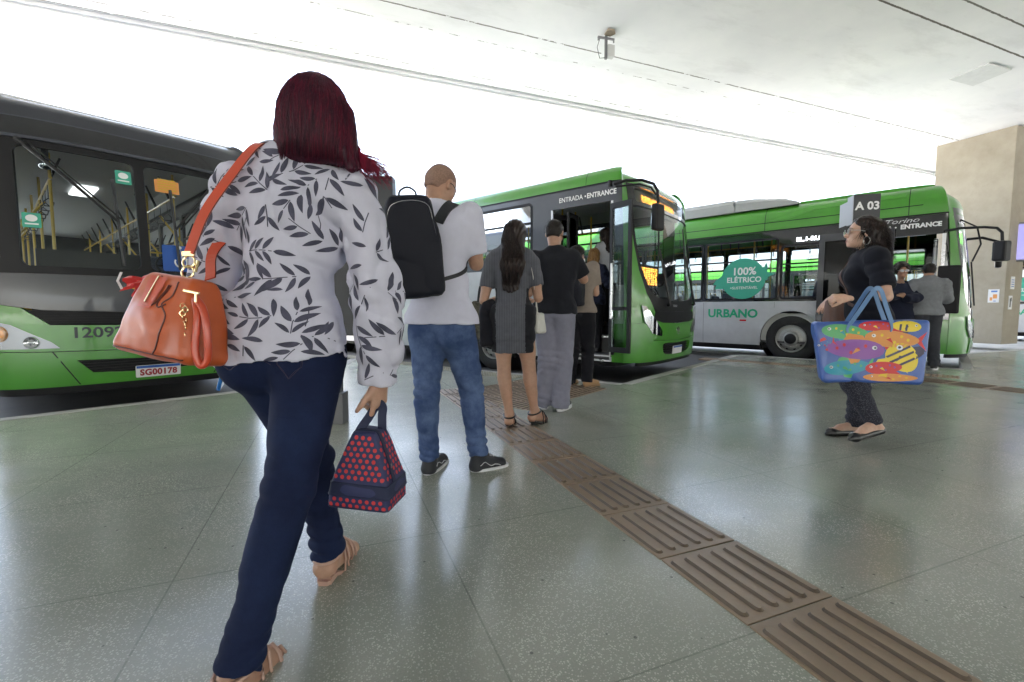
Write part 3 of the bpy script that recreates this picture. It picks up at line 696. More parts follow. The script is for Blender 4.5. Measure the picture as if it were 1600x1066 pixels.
part('step_edge', b2, M['alu'], lambda mb: (mb.box((.035, yd0, .405), (.06, yd1, .425)), mb.box((.315, yd0, .682), (.345, yd1, .70))))
# interior
rnd = random.Random(2)
handrails(b2, F, rnd, 1.9, 9, fz=.44)
for i in range(7):
    for x in (.32, 2.2):
        if i == 1: continue
        seat(b2, x, 2.6 + i * .95, .60 if i < 3 else .44, -1, yellow=(i == 0))
part('pole', b2, M['yellow'], lambda mb: [mb.tube([(x, y, .68), (x, y, 2.9)], .018, 8) for x, y in ((.45, 1.7), (.95, 1.75), (1.25, .95))])
seat(b2, 1.95, 1.25, .68); steering(b2, 1.95, .72, 1.52)
part('dashboard', b2, M['black'], lambda mb: (mb.box((.35, .36, .7), (2.3, .62, 1.20), bev=.05), mb.box((1.5, .45, 1.2), (2.3, .7, 1.36), bev=.05), mb.box((1.28, .6, .68), (1.36, 1.6, 1.5))))
ledbox = part('route_display', b2, M['black'], lambda mb: mb.box((.62, .345, 1.50), (1.36, .385, 1.86), bev=.01))
ledblock(ledbox, F, .66, 1.32, 1.54, 1.82, 0, 34, 9, 8, fn=lambda a, b: Vector((a, .342, b)))
# wipers and mirrors
wiper(b2, F, 1.25, 1.20, 1.02, 2.05, 1.0, .25); wiper(b2, F, S - .85, 1.22, S - 1.2, 2.05, 1.0, .2)
def mirror(root, path, head, hw=.11, hh=.17, r=.022, dp=.05):
    m_ = part('mirror', root, M['black'], lambda mb: (mb.tube(path, r, 10),))
    hb = part('mirror_head', m_, M['black'], lambda mb: None if mb.box((-hw, -dp, -hh), (hw, dp, hh), head, bev=.035) is None else None)
    part('mirror_glass', m_, M['chrome'], lambda mb: mb.box((-hw + .02, dp + .0005, -hh + .02), (hw - .02, dp + .004, hh - .02), head))
    return m_
mirror(b2, [(-.01, .48, 2.99), (.0, .3, 3.01), (.06, .08, 2.99), (.14, -.06, 2.93), (.19, -.10, 2.84), (.20, -.11, 2.66)], Matrix.Translation((.20, -.11, 2.46)) @ Matrix.Rotation(R(-12), 4, 'Z'), .105, .19)
part('mirror_bracket', b2, M['black'], lambda mb: (mb.tube([(-.012, .55, 2.96), (-.012, .55, 3.05)], .03, 8), mb.tube([(-.0, .46, 2.95), (.06, .12, 2.94), (.13, -.03, 2.88), (.19, -.08, 2.78)], .014, 8)))
0 and mirror(b2, [(2.45, .35, 3.0), (2.5, .0, 3.03), (2.35, -.2, 2.98), (2.3, -.24, 2.7)], Matrix.Translation((2.3, -.24, 2.52)) @ Matrix.Rotation(R(18), 4, 'Z'), .12, .2)
# ---------------------------------------------------------------- the electric bus at right
FE = Skin(top=3.42, a=.60, n=2.9, rr=.40, rake=.30, rz=1.0)
b1 = bus_root('city_bus', (7.75, 8.1), 46.1, FE, y0=.33, label='green and silver electric bus with a round teal sticker on its windows', cat='bus')
SE = FE.S
oe = dict(belt=1.31, roofz=2.83, low='silver', band='gloss', roofm='green', side_start=.31, wheels=(2.76, 8.8), doors=[],
    wins=[(2.25, 3.0, 1.36, 2.50), (3.06, 4.62, 1.36, 2.68), (4.68, 6.2, 1.36, 2.68), (6.26, 7.8, 1.36, 2.68), (7.86, 9.4, 1.36, 2.68), (9.46, 11.0, 1.36, 2.68)],
    wins_far=[(.75, 1.75, 1.3, 2.5)] + [(1.9 + 1.56 * i, 3.4 + 1.56 * i, 1.36, 2.68) for i in range(6)])
def build_electric(b1, F):
    Y = F.sy; S = F.S; D = (.42, 1.68, 2.48)
    split_e(b1, F, oe, D)
    a_ = Y(.31)
    Lp = [(a_, .33), (.85, .33), (.85, .98), (.66, 1.2), (.56, 1.5), (.50, 2.1), (.48, 2.85), (.48, 2.95), (a_, 2.95)]
    front_poly(b1, 'front_pillar', F, 'green', Lp, -.03, .014); front_poly(b1, 'front_pillar', F, 'green', mir(F, Lp), -.03, .014)
    ws = curve_pts([(.60, 2.62), (.60, 1.5), (.72, 1.22), (1.0, 1.12), (S / 2, 1.08), (S - 1.0, 1.12), (S - .72, 1.22), (S - .60, 1.5), (S - .60, 2.62), (S - .7, 2.7), (S / 2, 2.72), (.7, 2.7)], 4)
    wo_ = [(.48, 2.95), (.50, 2.1), (.56, 1.5), (.66, 1.2), (.85, .98), (S / 2, .93), (S - .85, .98), (S - .66, 1.2), (S - .56, 1.5), (S - .50, 2.1), (S - .48, 2.95)]
    front_poly(b1, 'windshield_surround', F, 'gloss', wo_, -.03, .006, [ws]); front_poly(b1, 'windshield', F, 'clear', ws, None, -.006)
    front_poly(b1, 'bumper', F, 'green', [(.852, .33), (S - .852, .33), (S - .852, .975), (S / 2, .925), (.852, .975)], -.03, .03)
    hl = [(.62, 1.02), (.66, .78), (.80, .62), (1.05, .60), (1.0, .72), (.80, .86)]
    headlight(b1, F, hl); headlight(b1, F, mir(F, hl)); plate(b1, F, S / 2, .45, '')
    part('lower_lip', b1, M['black'], lambda mb: skinpoly(mb, F, [(a_, .26), (S - a_, .26), (S - a_, .325), (a_, .325)], -.05, .0))
    # fairing on the roof: green humps and the grey equipment cover
    def hump(mb, y0, y1, h, s0=.30, e=.35, x0=.16):
        n = 12; secs = []
        prof = [(x0, -.05), (x0 + .01, h * .55), (x0 + .10, h * .92), (x0 + .3, h), (F.W / 2, h * 1.02), (F.W - x0 - .3, h), (F.W - x0 - .10, h * .92), (F.W - x0 - .01, h * .55), (F.W - x0, -.05)]
        ys = [(y0, .02), (y0 + e * .3, .55), (y0 + e, .95), (y0 + e * 1.4, 1), (y1 - .1, 1), (y1, .9)]
        vs = [(x, y, F.top + (z if z < 0 else z * k)) for y, k in ys for x, z in prof]; m = len(prof)
        fs = [(i * m + j, i * m + j + 1, (i + 1) * m + j + 1, (i + 1) * m + j) for i in range(len(ys) - 1) for j in range(m - 1)] + [tuple(range(m)), tuple((len(ys) - 1) * m + j for j in range(m))[::-1]]
        mb.add(vs, fs, None, True)
    part('roof_fairing', b1, M['green'], lambda mb: (hump(mb, .62, 2.75, .05, e=.5, x0=.30),))
    part('equipment_cover', b1, M['grey'], lambda mb: (hump(mb, 2.75, 4.0, .25, e=.9, x0=.10), hump(mb, 4.02, 7.4, .27, e=.05, x0=.10), hump(mb, 7.42, 10.5, .27, e=.05, x0=.10)))
    # crease lines and joints on the roof cove
    part('seam', b1, M['black'], lambda mb: ([skinpoly(mb, F, [(Y(y), 2.86), (Y(y) + .012, 2.86), (Y(y) + .012, 3.38), (Y(y), 3.38)], None, .0085, ds=.5) for y in (.95, 3.35, 5.9, 8.4)],
        skinpoly(mb, F, [(Y(11.9), 3.015), (Y(.75), 3.015), (Y(.75), 3.03), (Y(11.9), 3.03)], None, .0085), skinpoly(mb, F, [(Y(12), 2.832), (a_, 2.832), (a_, 2.856), (Y(12), 2.856)], -.01, .012)))
    part('crease_panel', b1, M['green2'], lambda mb: skinpoly(mb, F, [(Y(3.25), 3.06), (Y(2.5), 3.27), (Y(1.0), 3.28), (Y(1.0), 3.20), (Y(2.4), 3.19), (Y(2.9), 3.06)], .0, .016))
    # mirror on its long boom
    mirror(b1, [(-.01, .44, 2.52), (-.10, .22, 2.53), (-.22, -.04, 2.50), (-.28, -.18, 2.46), (-.30, -.24, 2.38), (-.30, -.25, 2.22)], Matrix.Translation((-.30, -.25, 2.08)) @ Matrix.Rotation(R(-30), 4, 'Z'), .085, .165, .022, .085)
    mirror(b1, [(2.45, .3, 2.6), (2.5, -.1, 2.62), (2.42, -.35, 2.5), (2.42, -.35, 2.3)], Matrix.Translation((2.42, -.35, 2.15)), .10, .17, .028)
    part('antenna', b1, M['black'], lambda mb: [mb.tube([F(.75, 2.75, .0), F(.85, 2.6, .18), F(.9, 2.3, .19), F(.92, 2.0, .05)], .014, 6), mb.tube([F(1.0, 2.0, .03), F(.95, 1.2, .04)], .012, 6)])
    # doors: the front leaf slid open along the side
    def slid(mb):
        for lo, hi in (((-.11, 1.62, .42), (-.07, 1.70, 2.62)), ((-.11, 2.30, .42), (-.07, 2.38, 2.62)), ((-.11, 1.70, 2.53), (-.07, 2.30, 2.62)), ((-.11, 1.70, .42), (-.07, 2.30, .62))): mb.box(lo, hi)
    dl = part('door_leaf', b1, M['dark'], lambda mb: [mb.box(lo, hi) for lo, hi in (((-.12, 1.12, .42), (-.07, 1.24, 2.64)), ((-.12, 2.20, .42), (-.07, 2.30, 2.64)), ((-.12, 1.24, 2.50), (-.07, 2.20, 2.64)), ((-.12, 1.24, .42), (-.07, 2.20, .60)))])
    part('pane', dl, M['dglass'], lambda mb: (mb.box((-.10, 1.24, .60), (-.092, 2.20, 2.50)),)); part('handle', dl, M['alu'], lambda mb: mb.tube([(-.14, 1.36, 1.1), (-.14, 1.36, 2.1)], .016, 8))
    part('door_frame', b1, M['alu'], lambda mb: (mb.box((-.004, .42, .36), (.05, .47, 2.48)), mb.box((-.004, 1.66, .36), (.05, 1.70, 2.48)), mb.box((-.01, .42, .335), (.06, 1.70, .37)), mb.tube([(.02, .55, .5), (.02, .55, 2.4)], .03, 8)))
    d2 = part('door_leaf', b1, M['black'], lambda mb: (mb.box((-.14, .20, 1.06), (-.11, .50, 1.9), bev=.028)))
    # stickers and lettering
    c = (Y(3.76), 1.83)
    blob = [(c[0] + .46 * math.cos(t) * 1.02, c[1] + .46 * math.sin(t)) for t in [2 * PI * k / 40 for k in range(40)]]
    stk = part('sticker', b1, M['teal'], lambda mb: (skinpoly(mb, F, blob, None, .006), skinpoly(mb, F, [(c[0] - .43, c[1] + .1), (c[0] - .6, c[1] - .02), (c[0] - .66, c[1] - .12), (c[0] - .58, c[1] - .13), (c[0] - .62, c[1] - .22), (c[0] - .38, c[1] - .22)], None, .0065),
        skinpoly(mb, F, [(c[0] + .36, c[1] + .24), (c[0] + .44, c[1] + .24), (c[0] + .47, c[1] + .36), (c[0] + .50, c[1] + .25), (c[0] + .50, c[1] + .13), (c[0] + .66, c[1] + .08), (c[0] + .52, c[1] + .02), (c[0] + .5, c[1] - .05), (c[0] + .42, c[1] - .05)], None, .0065)))
    part('sticker_lettering', stk, M['white'], lambda mb: skintext(mb, F, text2d('100%', .235, bold=.006), c[0] + .02, c[1] + .16, .008))
    part('sticker_lettering', stk, M['white'], lambda mb: (skintext(mb, F, text2d('EL\u00c9TRICO', .165, bold=.004), c[0] + .02, c[1] - .03, .008), skintext(mb, F, text2d('+SUSTENT\u00c1VEL', .085, bold=.001), c[0] + .02, c[1] - .21, .008)))
    part('lettering', b1, M['greenv'], lambda mb: skintext(mb, F, text2d('URBANO', .265, bold=.009, sx=1.0), (Y(4.5) + Y(3.44)) / 2, 1.03, .004))
    part('lettering', b1, M['white'], lambda mb: (skintext(mb, F, text2d('ENTRADA \u2022', .105, bold=.001, align='RIGHT'), Y(1.10), 2.655, .001), skintext(mb, F, text2d('ENTRANCE', .11, bold=.005, align='LEFT'), Y(1.05), 2.655, .001)))
    part('lettering', b1, M['alu'], lambda mb: skintext(mb, F, text2d('Torino', .12, shear=.35, sx=1.5), Y(1.05), 2.765, .002))
    part('led_display', b1, M['ledw'], lambda mb: skintext(mb, F, text2d('EL.1-RUI', .115, bold=.002, sx=1.1), Y(2.50), 2.60, .001))
    part('reflector', b1, M['red'], lambda mb: skinpoly(mb, F, [(Y(3.80), .865), (Y(3.66), .865), (Y(3.66), .90), (Y(3.80), .90)], -.002, .006))
    part('seam', b1, M['black'], lambda mb: [skinpoly(mb, F, [(Y(y), .34), (Y(y) + .006, .34), (Y(y) + .006, 1.30), (Y(y), 1.30)], None, .0012) for y in (4.63, 6.2, 7.6, 10.2)] + [skinpoly(mb, F, [(Y(y), 1.17), (Y(y) + .005, 1.17), (Y(y) + .005, 1.30), (Y(y), 1.30)], None, .0012) for y in (3.1,)])
    handrails(b1, F, rnd, 2.0, 9, fz=.44, col='yellow')
    for i in range(6):
        for x in (.32, 2.2): seat(b1, x, 3.9 + i * .95, .44)
    seat(b1, .35, 2.6, .95, 1); seat(b1, 2.2, 2.7, .95, 1)
    part('pole', b1, M['yellow'], lambda mb: [mb.tube([(x, y, .44), (x, y, 3.0)], .018, 8) for x, y in ((.45, 1.75), (1.0, 1.8), (1.3, 1.0))])
    part('dashboard', b1, M['black'], lambda mb: (mb.box((.45, .36, .6), (2.3, .62, 1.05), bev=.05), mb.box((1.35, .6, .44), (1.42, 1.6, 1.4))))
    steering(b1, 1.95, .72, 1.4); seat(b1, 1.95, 1.25, .6)
def split_e(root, F, o, door):
    q = dict(o); q['side_start'] = door[1]
    bus_shell(root, F, q); Y = F.sy
    part('window_band', root, M[o['band']], lambda mb: (skinpoly(mb, F, [(Y(door[1]), door[2]), (Y(door[0]), door[2]), (Y(door[0]), o['roofz']), (Y(door[1]), o['roofz'])], -.05, -.003),
        skinpoly(mb, F, [(Y(door[0]), .95), (Y(.31), .95), (Y(.31), o['roofz'] - .12), (Y(.36), o['roofz']), (Y(door[0]), o['roofz'])], -.05, -.003)))
    part('side_panel', root, M['green'], lambda mb: skinpoly(mb, F, [(Y(door[0]), .33), (Y(.31), .33), (Y(.31), .948), (Y(door[0]), .948)], -.05, .002))
build_electric(b1, FE)
d_1 = Vector((-math.sin(R(46.1)), math.cos(R(46.1)), 0)); f_1 = Vector((math.cos(R(46.1)), math.sin(R(46.1)), 0))
bc = copy_tree(b1); bc.location = b1.location + Vector((12.7, 5.3, 0)); bc['label'] = 'bus mostly hidden behind the concrete column at the right edge'
# a bus parked on the far side, seen through the windows of the electric bus
bf = copy_tree(b1); bf.location = b1.location + f_1 * 16.0 + d_1 * 3.0; bf['label'] = 'distant green bus seen only through the windows of the electric bus'

# ---------------------------------------------------------------- the left bus, seen from its front
F3 = Skin(top=3.40, a=.60, n=3.3, rr=.14, rake=.27, rz=1.1)
b3 = bus_root('city_bus', (-5.20, 4.49), 49.1, F3, label='green and black bus at left showing its wide windshield and white plate SG00178', cat='bus')
o3 = dict(belt=1.25, roofz=3.0, low='green', band='dark', roofm='dark', side_start=.31, wheels=(2.95, 8.9), doors=[],
    wins=[(.6 , 1.9, 1.5, 2.8)] + [(2.02 + 1.6 * i, 3.5 + 1.6 * i, 1.6, 2.85) for i in range(6)], wins_far=[(.70, 1.85, 1.5, 2.8)] + [(2.02 + 1.6 * i, 3.5 + 1.6 * i, 1.6, 2.85) for i in range(6)])
o3['side_start'] = F3.a
bus_shell(b3, F3, o3)
def left_front(b, F):
    S = F.S; c = S / 2; q = .42
    # corner posts with a narrow quarter window, two windshields and a centre post
    wl = rrect(.62, 1.58, c - .045, 2.80, .07); wr_ = rrect(c + .045, 1.58, S - .62, 2.80, .07); ql = rrect(.12, 1.6, .46, 2.78, .06); qr = rrect(S - .46, 1.6, S - .12, 2.78, .06)
    front_poly(b, 'windshield_surround', F, 'black', [(-.0, 1.50), (S, 1.50), (S, 2.87), (0, 2.87)], -.04, .004, [wl, wr_, ql, qr])
    for w_ in (wl, wr_): front_poly(b, 'windshield', F, 'clear', w_, None, -.012)
    for w_ in (ql, qr): front_poly(b, 'quarter_glass', F, 'clear', w_, None, -.012)
    front_poly(b, 'destination_header', F, 'dark2', [(0, 2.872), (S, 2.872), (S, 3.12), (0, 3.12)], -.03, .02)
    front_poly(b, 'header_glass', F, 'gloss', rrect(.5, 2.905, S - .5, 3.10, .02), .018, .024)
    front_poly(b, 'front_panel', F, 'dark', [(0, 1.26), (.35, 1.20), (.75, 1.13), (c, 1.10), (S - .75, 1.13), (S - .35, 1.20), (S, 1.26), (S, 1.498), (0, 1.498)], -.03, .022)
    gr = [(.80, .985), (c, .965), (S - .80, .985), (S - .62, 1.13), (c, 1.095), (.62, 1.13)]
    front_poly(b, 'front_mask', F, 'green', [(0, .72), (.9, .70), (c, .69), (S - .9, .70), (S, .72), (S, 1.258), (S - .35, 1.198), (S - .60, 1.15), (S - .80, .975), (c, .955), (.80, .975), (.60, 1.15), (.35, 1.198), (0, 1.258)], -.03, .028)
    def g(mb):
        skinpoly(mb, F, gr, -.04, .0)
        for k in range(5): z = .985 + .026 * k; skinpoly(mb, F, [(.78 - .03 * k, z), (S - .78 + .03 * k, z), (S - .78 + .03 * k, z + .010), (.78 - .03 * k, z + .010)], .0, .02)
    part('upper_grille', b, M['black'], g)
    gl = [(.98, .60), (c, .585), (S - .98, .60), (S - 1.10, .46), (c, .43), (1.10, .46)]
    front_poly(b, 'bumper', F, 'green', [(0, .33), (S, .33), (S, .715), (S - .9, .695), (c, .685), (.9, .695), (0, .715)], -.03, .05, [gl])
    def g2(mb):
        skinpoly(mb, F, gl, -.05, .005)
        for k in range(5): z = .455 + .030 * k; skinpoly(mb, F, [(1.08 - .02 * k, z), (S - 1.08 + .02 * k, z), (S - 1.08 + .02 * k, z + .012), (1.08 - .02 * k, z + .012)], .0, .04)
    part('lower_grille', b, M['black'], g2)
    part('seam', b, M['black'], lambda mb: [skinpoly(mb, F, [(x, .70), (x + .012, .70), (x + .20, .34), (x + .188, .34)] if x < c else [(x, .70), (x + .012, .70), (x - .188, .34), (x - .2, .34)], None, .0515) for x in (.80, S - .80)])
    part('lower_lip', b, M['black'], lambda mb: skinpoly(mb, F, [(.2, .25), (S - .2, .25), (S - .2, .328), (.2, .328)], -.06, .01))
    hl = [(.22, 1.06), (.52, .98), (.80, .80), (.86, .735), (.30, .735), (.16, .86)]
    for k, pts in enumerate((hl, mir(F, hl))):
        h = part('headlight', b, M['lens'], lambda mb: skinpoly(mb, F, pts, None, .052, ds=.05))
        part('headlight_bowl', h, M['refl'], lambda mb: skinpoly(mb, F, pts, None, .032, ds=.05))
        sg = 1 if k == 0 else -1; s0 = 0 if k == 0 else S
        T = lambda s, z, o_: frame(F(s, z, o_), F(s + .01, z, o_) - F(s - .01, z, o_), Vector((0, 0, 1)))
        part('indicator', h, M['amber'], lambda mb: mb.lathe([(.085, -.01), (.08, .01), (.05, .016), (.001, .018)], 24, T(s0 + sg * .42, .89, .034)))
        part('lamp', h, M['chrome'], lambda mb: mb.lathe([(.062, .0), (.055, .012), (.03, -.0), (.001, .012)], 20, T(s0 + sg * .66, .80, .036)))
    part('number', b, M['num'], lambda mb: skintext(mb, F, text2d('12092', .155, bold=.0035, sx=1.12), c - .45, .885, .030))
    plate(b, F, c + .05, .43, 'SG00178', .42, .135, .053)
    part('fuel_sticker', b, M['yellow'], lambda mb: skinpoly(mb, F, [(c - .12 + .045 * math.cos(t), 1.40 + .038 * math.sin(t)) for t in [2 * PI * k / 20 for k in range(20)]], .02, .025))
    def wc(mb):   # wheelchair symbol
        x0, z0 = c + .34, 1.60
        ar = [(x0 + .07 * math.cos(R(t)), z0 + .10 + .07 * math.sin(R(t))) for t in range(150, 400, 20)]; ai = [(x0 + .052 * math.cos(R(t)), z0 + .10 + .052 * math.sin(R(t))) for t in range(150, 400, 20)]
        skinpoly(mb, F, ar + ai[::-1], None, .005); skinpoly(mb, F, [(x0 - .02, z0 + .25), (x0, z0 + .25), (x0 + .01, z0 + .13), (x0 + .07, z0 + .13), (x0 + .10, z0 + .05), (x0 + .13, z0 + .06), (x0 + .085, z0 + .15), (x0 + .02, z0 + .155), (x0 + .015, z0 + .18), (x0 + .06, z0 + .18), (x0 + .06, z0 + .195), (x0 + .01, z0 + .2), (x0 + .005, z0 + .25)], None, .005)
        skinpoly(mb, F, [(x0 - .005 + .02 * math.cos(t), z0 + .275 + .02 * math.sin(t)) for t in [2 * PI * k / 14 for k in range(14)]], None, .005)
    st = part('sticker', b, M['blue'], lambda mb: skinpoly(mb, F, rrect(c + .16, 1.59, c + .52, 1.90, .02), None, .002))
    part('symbol', st, M['white'], wc)
    for (s_, z_) in ((c - .14, 2.62), (.72, 2.04)):
        t_ = part('sticker', b, M['teal'], lambda mb: skinpoly(mb, F, rrect(s_ - .07, z_ - .075, s_ + .07, z_ + .075, .01), None, .002))
        part('sticker_mark', t_, M['white'], lambda mb: (skinpoly(mb, F, [(s_ + .045 * math.cos(t), z_ + .02 + .035 * math.sin(t)) for t in [2 * PI * k / 16 for k in range(16)]], None, .004), skinpoly(mb, F, [(s_ - .05, z_ - .045), (s_ + .05, z_ - .045), (s_ + .05, z_ - .03), (s_ - .05, z_ - .03)], None, .004)))
    t_ = part('sticker', b, M['orangev'], lambda mb: skinpoly(mb, F, rrect(c + .14, 2.52, c + .38, 2.67, .008), None, .002))
    part('sticker_mark', t_, M['yellow'], lambda mb: [skinpoly(mb, F, [(c + .17, z), (c + .35, z), (c + .35, z + .012), (c + .17, z + .012)], None, .004) for z in (2.55, 2.58, 2.61, 2.64, 2.67)])
    # wipers parked across the panes
    def wip(sa, za, sb, zb, bl, an):
        wq = part('wiper', b, M['wiper'], lambda mb: (mb.tube([F(sa, za, .0), F(sa, za, .07)], .03, 8), mb.tube([F(sa, za, .07), F(lerp(sa, sb, .5), lerp(za, zb, .5), .09), F(sb, zb, .05)], [.022, .017, .012], 8), mb.tube([F(sa + .07, za - .01, .05), F(sb + .05, zb + .01, .05)], .010, 6)))
        n = 12; part('wiper_blade', wq, M['wiper'], lambda mb: mb.tube([F(sb + math.sin(an) * bl * (t / n - .5), zb + math.cos(an) * bl * (t / n - .5), .03) for t in range(n + 1)], .016, 6))
    wip(c - .93, 2.84, c - .22, 2.10, .95, -.05); wip(c + .82, 2.84, c + .30, 2.08, .95, -.04)
    part('dashboard', b, M['mesh'], lambda mb: (mb.box((.35, .52, .6), (2.15, .80, 1.50), bev=.04), mb.box((1.30, .60, 1.50), (2.15, .95, 1.62), bev=.04)))
    part('dashboard_screen', b, M['mesh'], lambda mb: mb.box((.40, .56, 1.50), (1.30, .60, 1.80)))
    steering(b, 1.75, 1.0, 1.72); seat(b, 1.8, 1.75, .85)
    part('driver_partition', b, M['black'], lambda mb: (mb.box((1.25, 2.05, .44), (2.4, 2.09, 1.75)), mb.box((1.22, 1.2, .44), (1.26, 2.05, 1.55))))
    handrails(b, F, rnd, 1.4, 10.5, fz=.44, lat=(.62, 1.88))
    for y in (2.3, 3.9, 5.5, 7.1):
        part('pole', b, M['yellow'], lambda mb: (mb.tube([(.35, y, .44), (.35, y, 2.2), (.62, y, 2.6)], .017, 8), mb.tube([(2.15, y, .44), (2.15, y, 2.2), (1.88, y, 2.6)], .017, 8)))
    for i in range(8):
        for x in (.34, 2.16): seat(b, x, 2.7 + i * .95, .60 if i < 3 else .44, -1, yellow=(i in (0, 3)))
    for y in (4.0,): part('ceiling_lamp', b, M['lamp'], lambda mb: (mb.box((1.1, y, F.top - .21), (1.4, y + .9, F.top - .175), bev=.015)))
    cam_ = part('dome_camera', b, M['chrome'], lambda mb: (mb.lathe([(.06, 0), (.058, -.03), (.04, -.05), (.001, -.06)], 20, Matrix.Translation((.55, .95, 2.80))), mb.box((.52, .92, 2.79), (.58, .98, 3.0))))
left_front(b3, F3)
# ================================================================ signs, fittings, street furniture
M['sign'] = mat('sign_charcoal', (.030, .033, .04), rough=.45, var=.1); M['signside'] = mat('sign_edge_grey', (.42, .43, .46), rough=.5); M['steel'] = mat('painted_steel', (.16, .16, .17), rough=.5, metal=.2, bump=.1)
def fpx(u, v, Y):         # point the photo shows at u, v when it stands at distance Y
    a = (u - 800) / FPX; d = (v - 533) / FPX; r = Vector((a, math.cos(PT) - d * math.sin(PT), -math.sin(PT) - d * math.cos(PT)))
    return Vector((0, 0, H)) + r * (Y / r.y)
# bay sign A 03
g = gp(1333, 584); sg = empty('bay_sign', (g[0], g[1], 0), R(-14), label='charcoal bay sign reading A 03 on a post behind the woman with the tote bag', cat='sign')
zt, zb = 2.60, 2.18
mb = MB(); mb.mat(M['sign']); mb.box((-.14, -.09, zb), (.19, .09, zt), bev=.004); mb.build('sign_box', sg)
part('sign_edge', sg, M['signside'], lambda mb: mb.add([(-.142, -.088, zb + .02), (-.142, .35, zb + .02), (-.142, .35, zt - .06), (-.142, -.088, zt - .06)], [(0, 1, 2, 3)]) and mb.box((-.15, -.088, zb + .005), (-.143, .088, zt - .005)))
part('lettering', sg, M['white'], lambda mb: mb.add([(x, -.0925, y) for x, y in text2d('A 03', .155, .03, zb + .25, bold=.005)[0]], text2d('A 03', .155, bold=.005)[1], None, False))
part('post', sg, M['steel'], lambda mb: (mb.box((-.03, -.03, 0), (.03, .03, zb)), mb.box((-.12, -.12, .0), (.12, .12, .012))))
# totem half hidden by the woman in front
t0 = gp(527, 660); tm = empty('bay_sign', (t0[0], t0[1], 0), R(0), label='tall charcoal totem sign standing behind the woman with red hair', cat='sign')
part('sign_box', tm, M['sign'], lambda mb: mb.box((-.05, -.06, .74), (.52, .06, 2.03), bev=.006))
part('post', tm, M['steel'], lambda mb: (mb.box((-.045, -.04, .0), (.045, .04, .74)), mb.box((-.09, -.07, 0), (.075, .07, .26), bev=.004)))
# ceiling bracket with its little box
p = fpx(950, 50, 1); d_ = Vector((0, 0, H)); rr_ = fpx(947, 56, 1) - Vector((0, 0, H)); tt = (5.8 - H) / rr_.z; q = Vector((0, 0, H)) + rr_ * tt
cb = empty('ceiling_bracket', (q.x, q.y, 5.8), R(15), label='small metal bracket with a pale box hanging from the ceiling', cat='bracket')
part('arm', cb, M['steel'], lambda mb: (mb.box((-.16, -.015, -.06), (.16, .015, -.03)), mb.box((-.02, -.02, -.40), (.02, .02, 0)), mb.box((-.16, -.01, -.10), (-.14, .01, -.06)), mb.box((.14, -.01, -.10), (.16, .01, -.06))))
part('box', cb, M['int'], lambda mb: mb.box((.02, -.05, -.36), (.15, .06, -.16), bev=.008))
part('cable', cb, M['black'], lambda mb: mb.tube([(-.12, 0, -.06), (-.17, .0, -.22), (-.12, 0, -.40), (-.02, 0, -.38)], .006, 5))
rr_ = fpx(950, 44, 1) - Vector((0, 0, H)); tt = (5.8 - H) / rr_.z; q = Vector((0, 0, H)) + rr_ * tt
M['patch'] = mat('bare_concrete', (.34, .28, .20), rough=.9, var=.25, vscale=20)
mb = MB(); mb.prism([(.0, 0), (.12, .03), (.16, .14), (.08, .22), (-.03, .17)], -.02, -.002); o_ = mb.build('ceiling_patch', m=M['patch'], loc=(q.x, q.y, 5.8)); tag(o_, label='small brown patch of bare concrete on the ceiling above the bracket', cat='patch')
# faint access hatch on the ceiling at right
cn = []
for (u, v) in ((1483, 123), (1545, 98), (1580, 108), (1520, 133)):
    r_ = fpx(u, v, 1) - Vector((0, 0, H)); t_ = (5.8 - H) / r_.z; cn.append(Vector((0, 0, H)) + r_ * t_)
M['hatch'] = mat('hatch_plaster', (.66, .67, .67), rough=.8, var=.05)
mb = MB(); mb.mat(M['hatch']); mb.prism([(c.x, c.y) for c in cn], 5.775, 5.797); tag(mb.build('ceiling_hatch'), label='faint grey rectangular patch on the ceiling near the column', cat='hatch')
# things on the column: poster, small notices, monitor on the right face
T = frame(c0 + Vector((0, 0, 0)), -PY, (0, 0, 1))     # long face, local x towards the viewer corner, y up, z outwards
def on_face(u, v):      # (distance back along the long face, height) seen at u, v
    r_ = fpx(u, v, 1) - Vector((0, 0, H)); o_ = Vector((0, 0, H)); t_ = (c0 - o_).dot(PX) / r_.dot(PX); h = o_ + r_ * t_; return (h - c0).dot(PY), h.z
M['paper'] = mat('paper', (.72, .72, .74), rough=.6); M['orange'] = mat('print_orange', (.75, .33, .10), rough=.6); M['pblue'] = mat('print_blue', (.10, .20, .50), rough=.6)
a0, z0_ = on_face(1543, 473); a1, z1_ = on_face(1562, 452); a1 = max(a1, .06)
po = empty('poster', c0 + PY * a1 + Vector((0, 0, z0_)) - PX * .004, PA, label='small white and orange poster taped to the column', cat='poster')
wd_, ht_ = abs(a0 - a1), z1_ - z0_
part('sheet', po, M['paper'], lambda mb: mb.box((-.003, 0, 0), (.001, wd_, ht_)))
part('print', po, M['orange'], lambda mb: (mb.box((-.0045, .04, ht_ * .30), (-.0031, wd_ * .55, ht_ * .62)), mb.box((-.0045, wd_ * .6, ht_ * .15), (-.0031, wd_ - .04, ht_ * .4))))
part('print', po, M['pblue'], lambda mb: (mb.box((-.0045, .04, ht_ * .78), (-.0031, wd_ - .06, ht_ * .90)), mb.box((-.0045, .06, ht_ * .08), (-.0031, wd_ * .5, ht_ * .14))))
def on_front(x0, x1, z0, z1, name, label, cat, m, th=.01, px_=None):
    o_ = empty(name, c0 + PX * x0 + Vector((0, 0, z0)) - PY * .002, PA, label=label, cat=cat)
    part('plate', o_, M[m], lambda mb: mb.box((0, -th, 0), (x1 - x0, 0, z1 - z0), bev=.002)); return o_
n1 = on_front(.24, .44, 1.50, 1.84, 'notice', 'small white notice on the narrow face of the column', 'notice', 'paper')
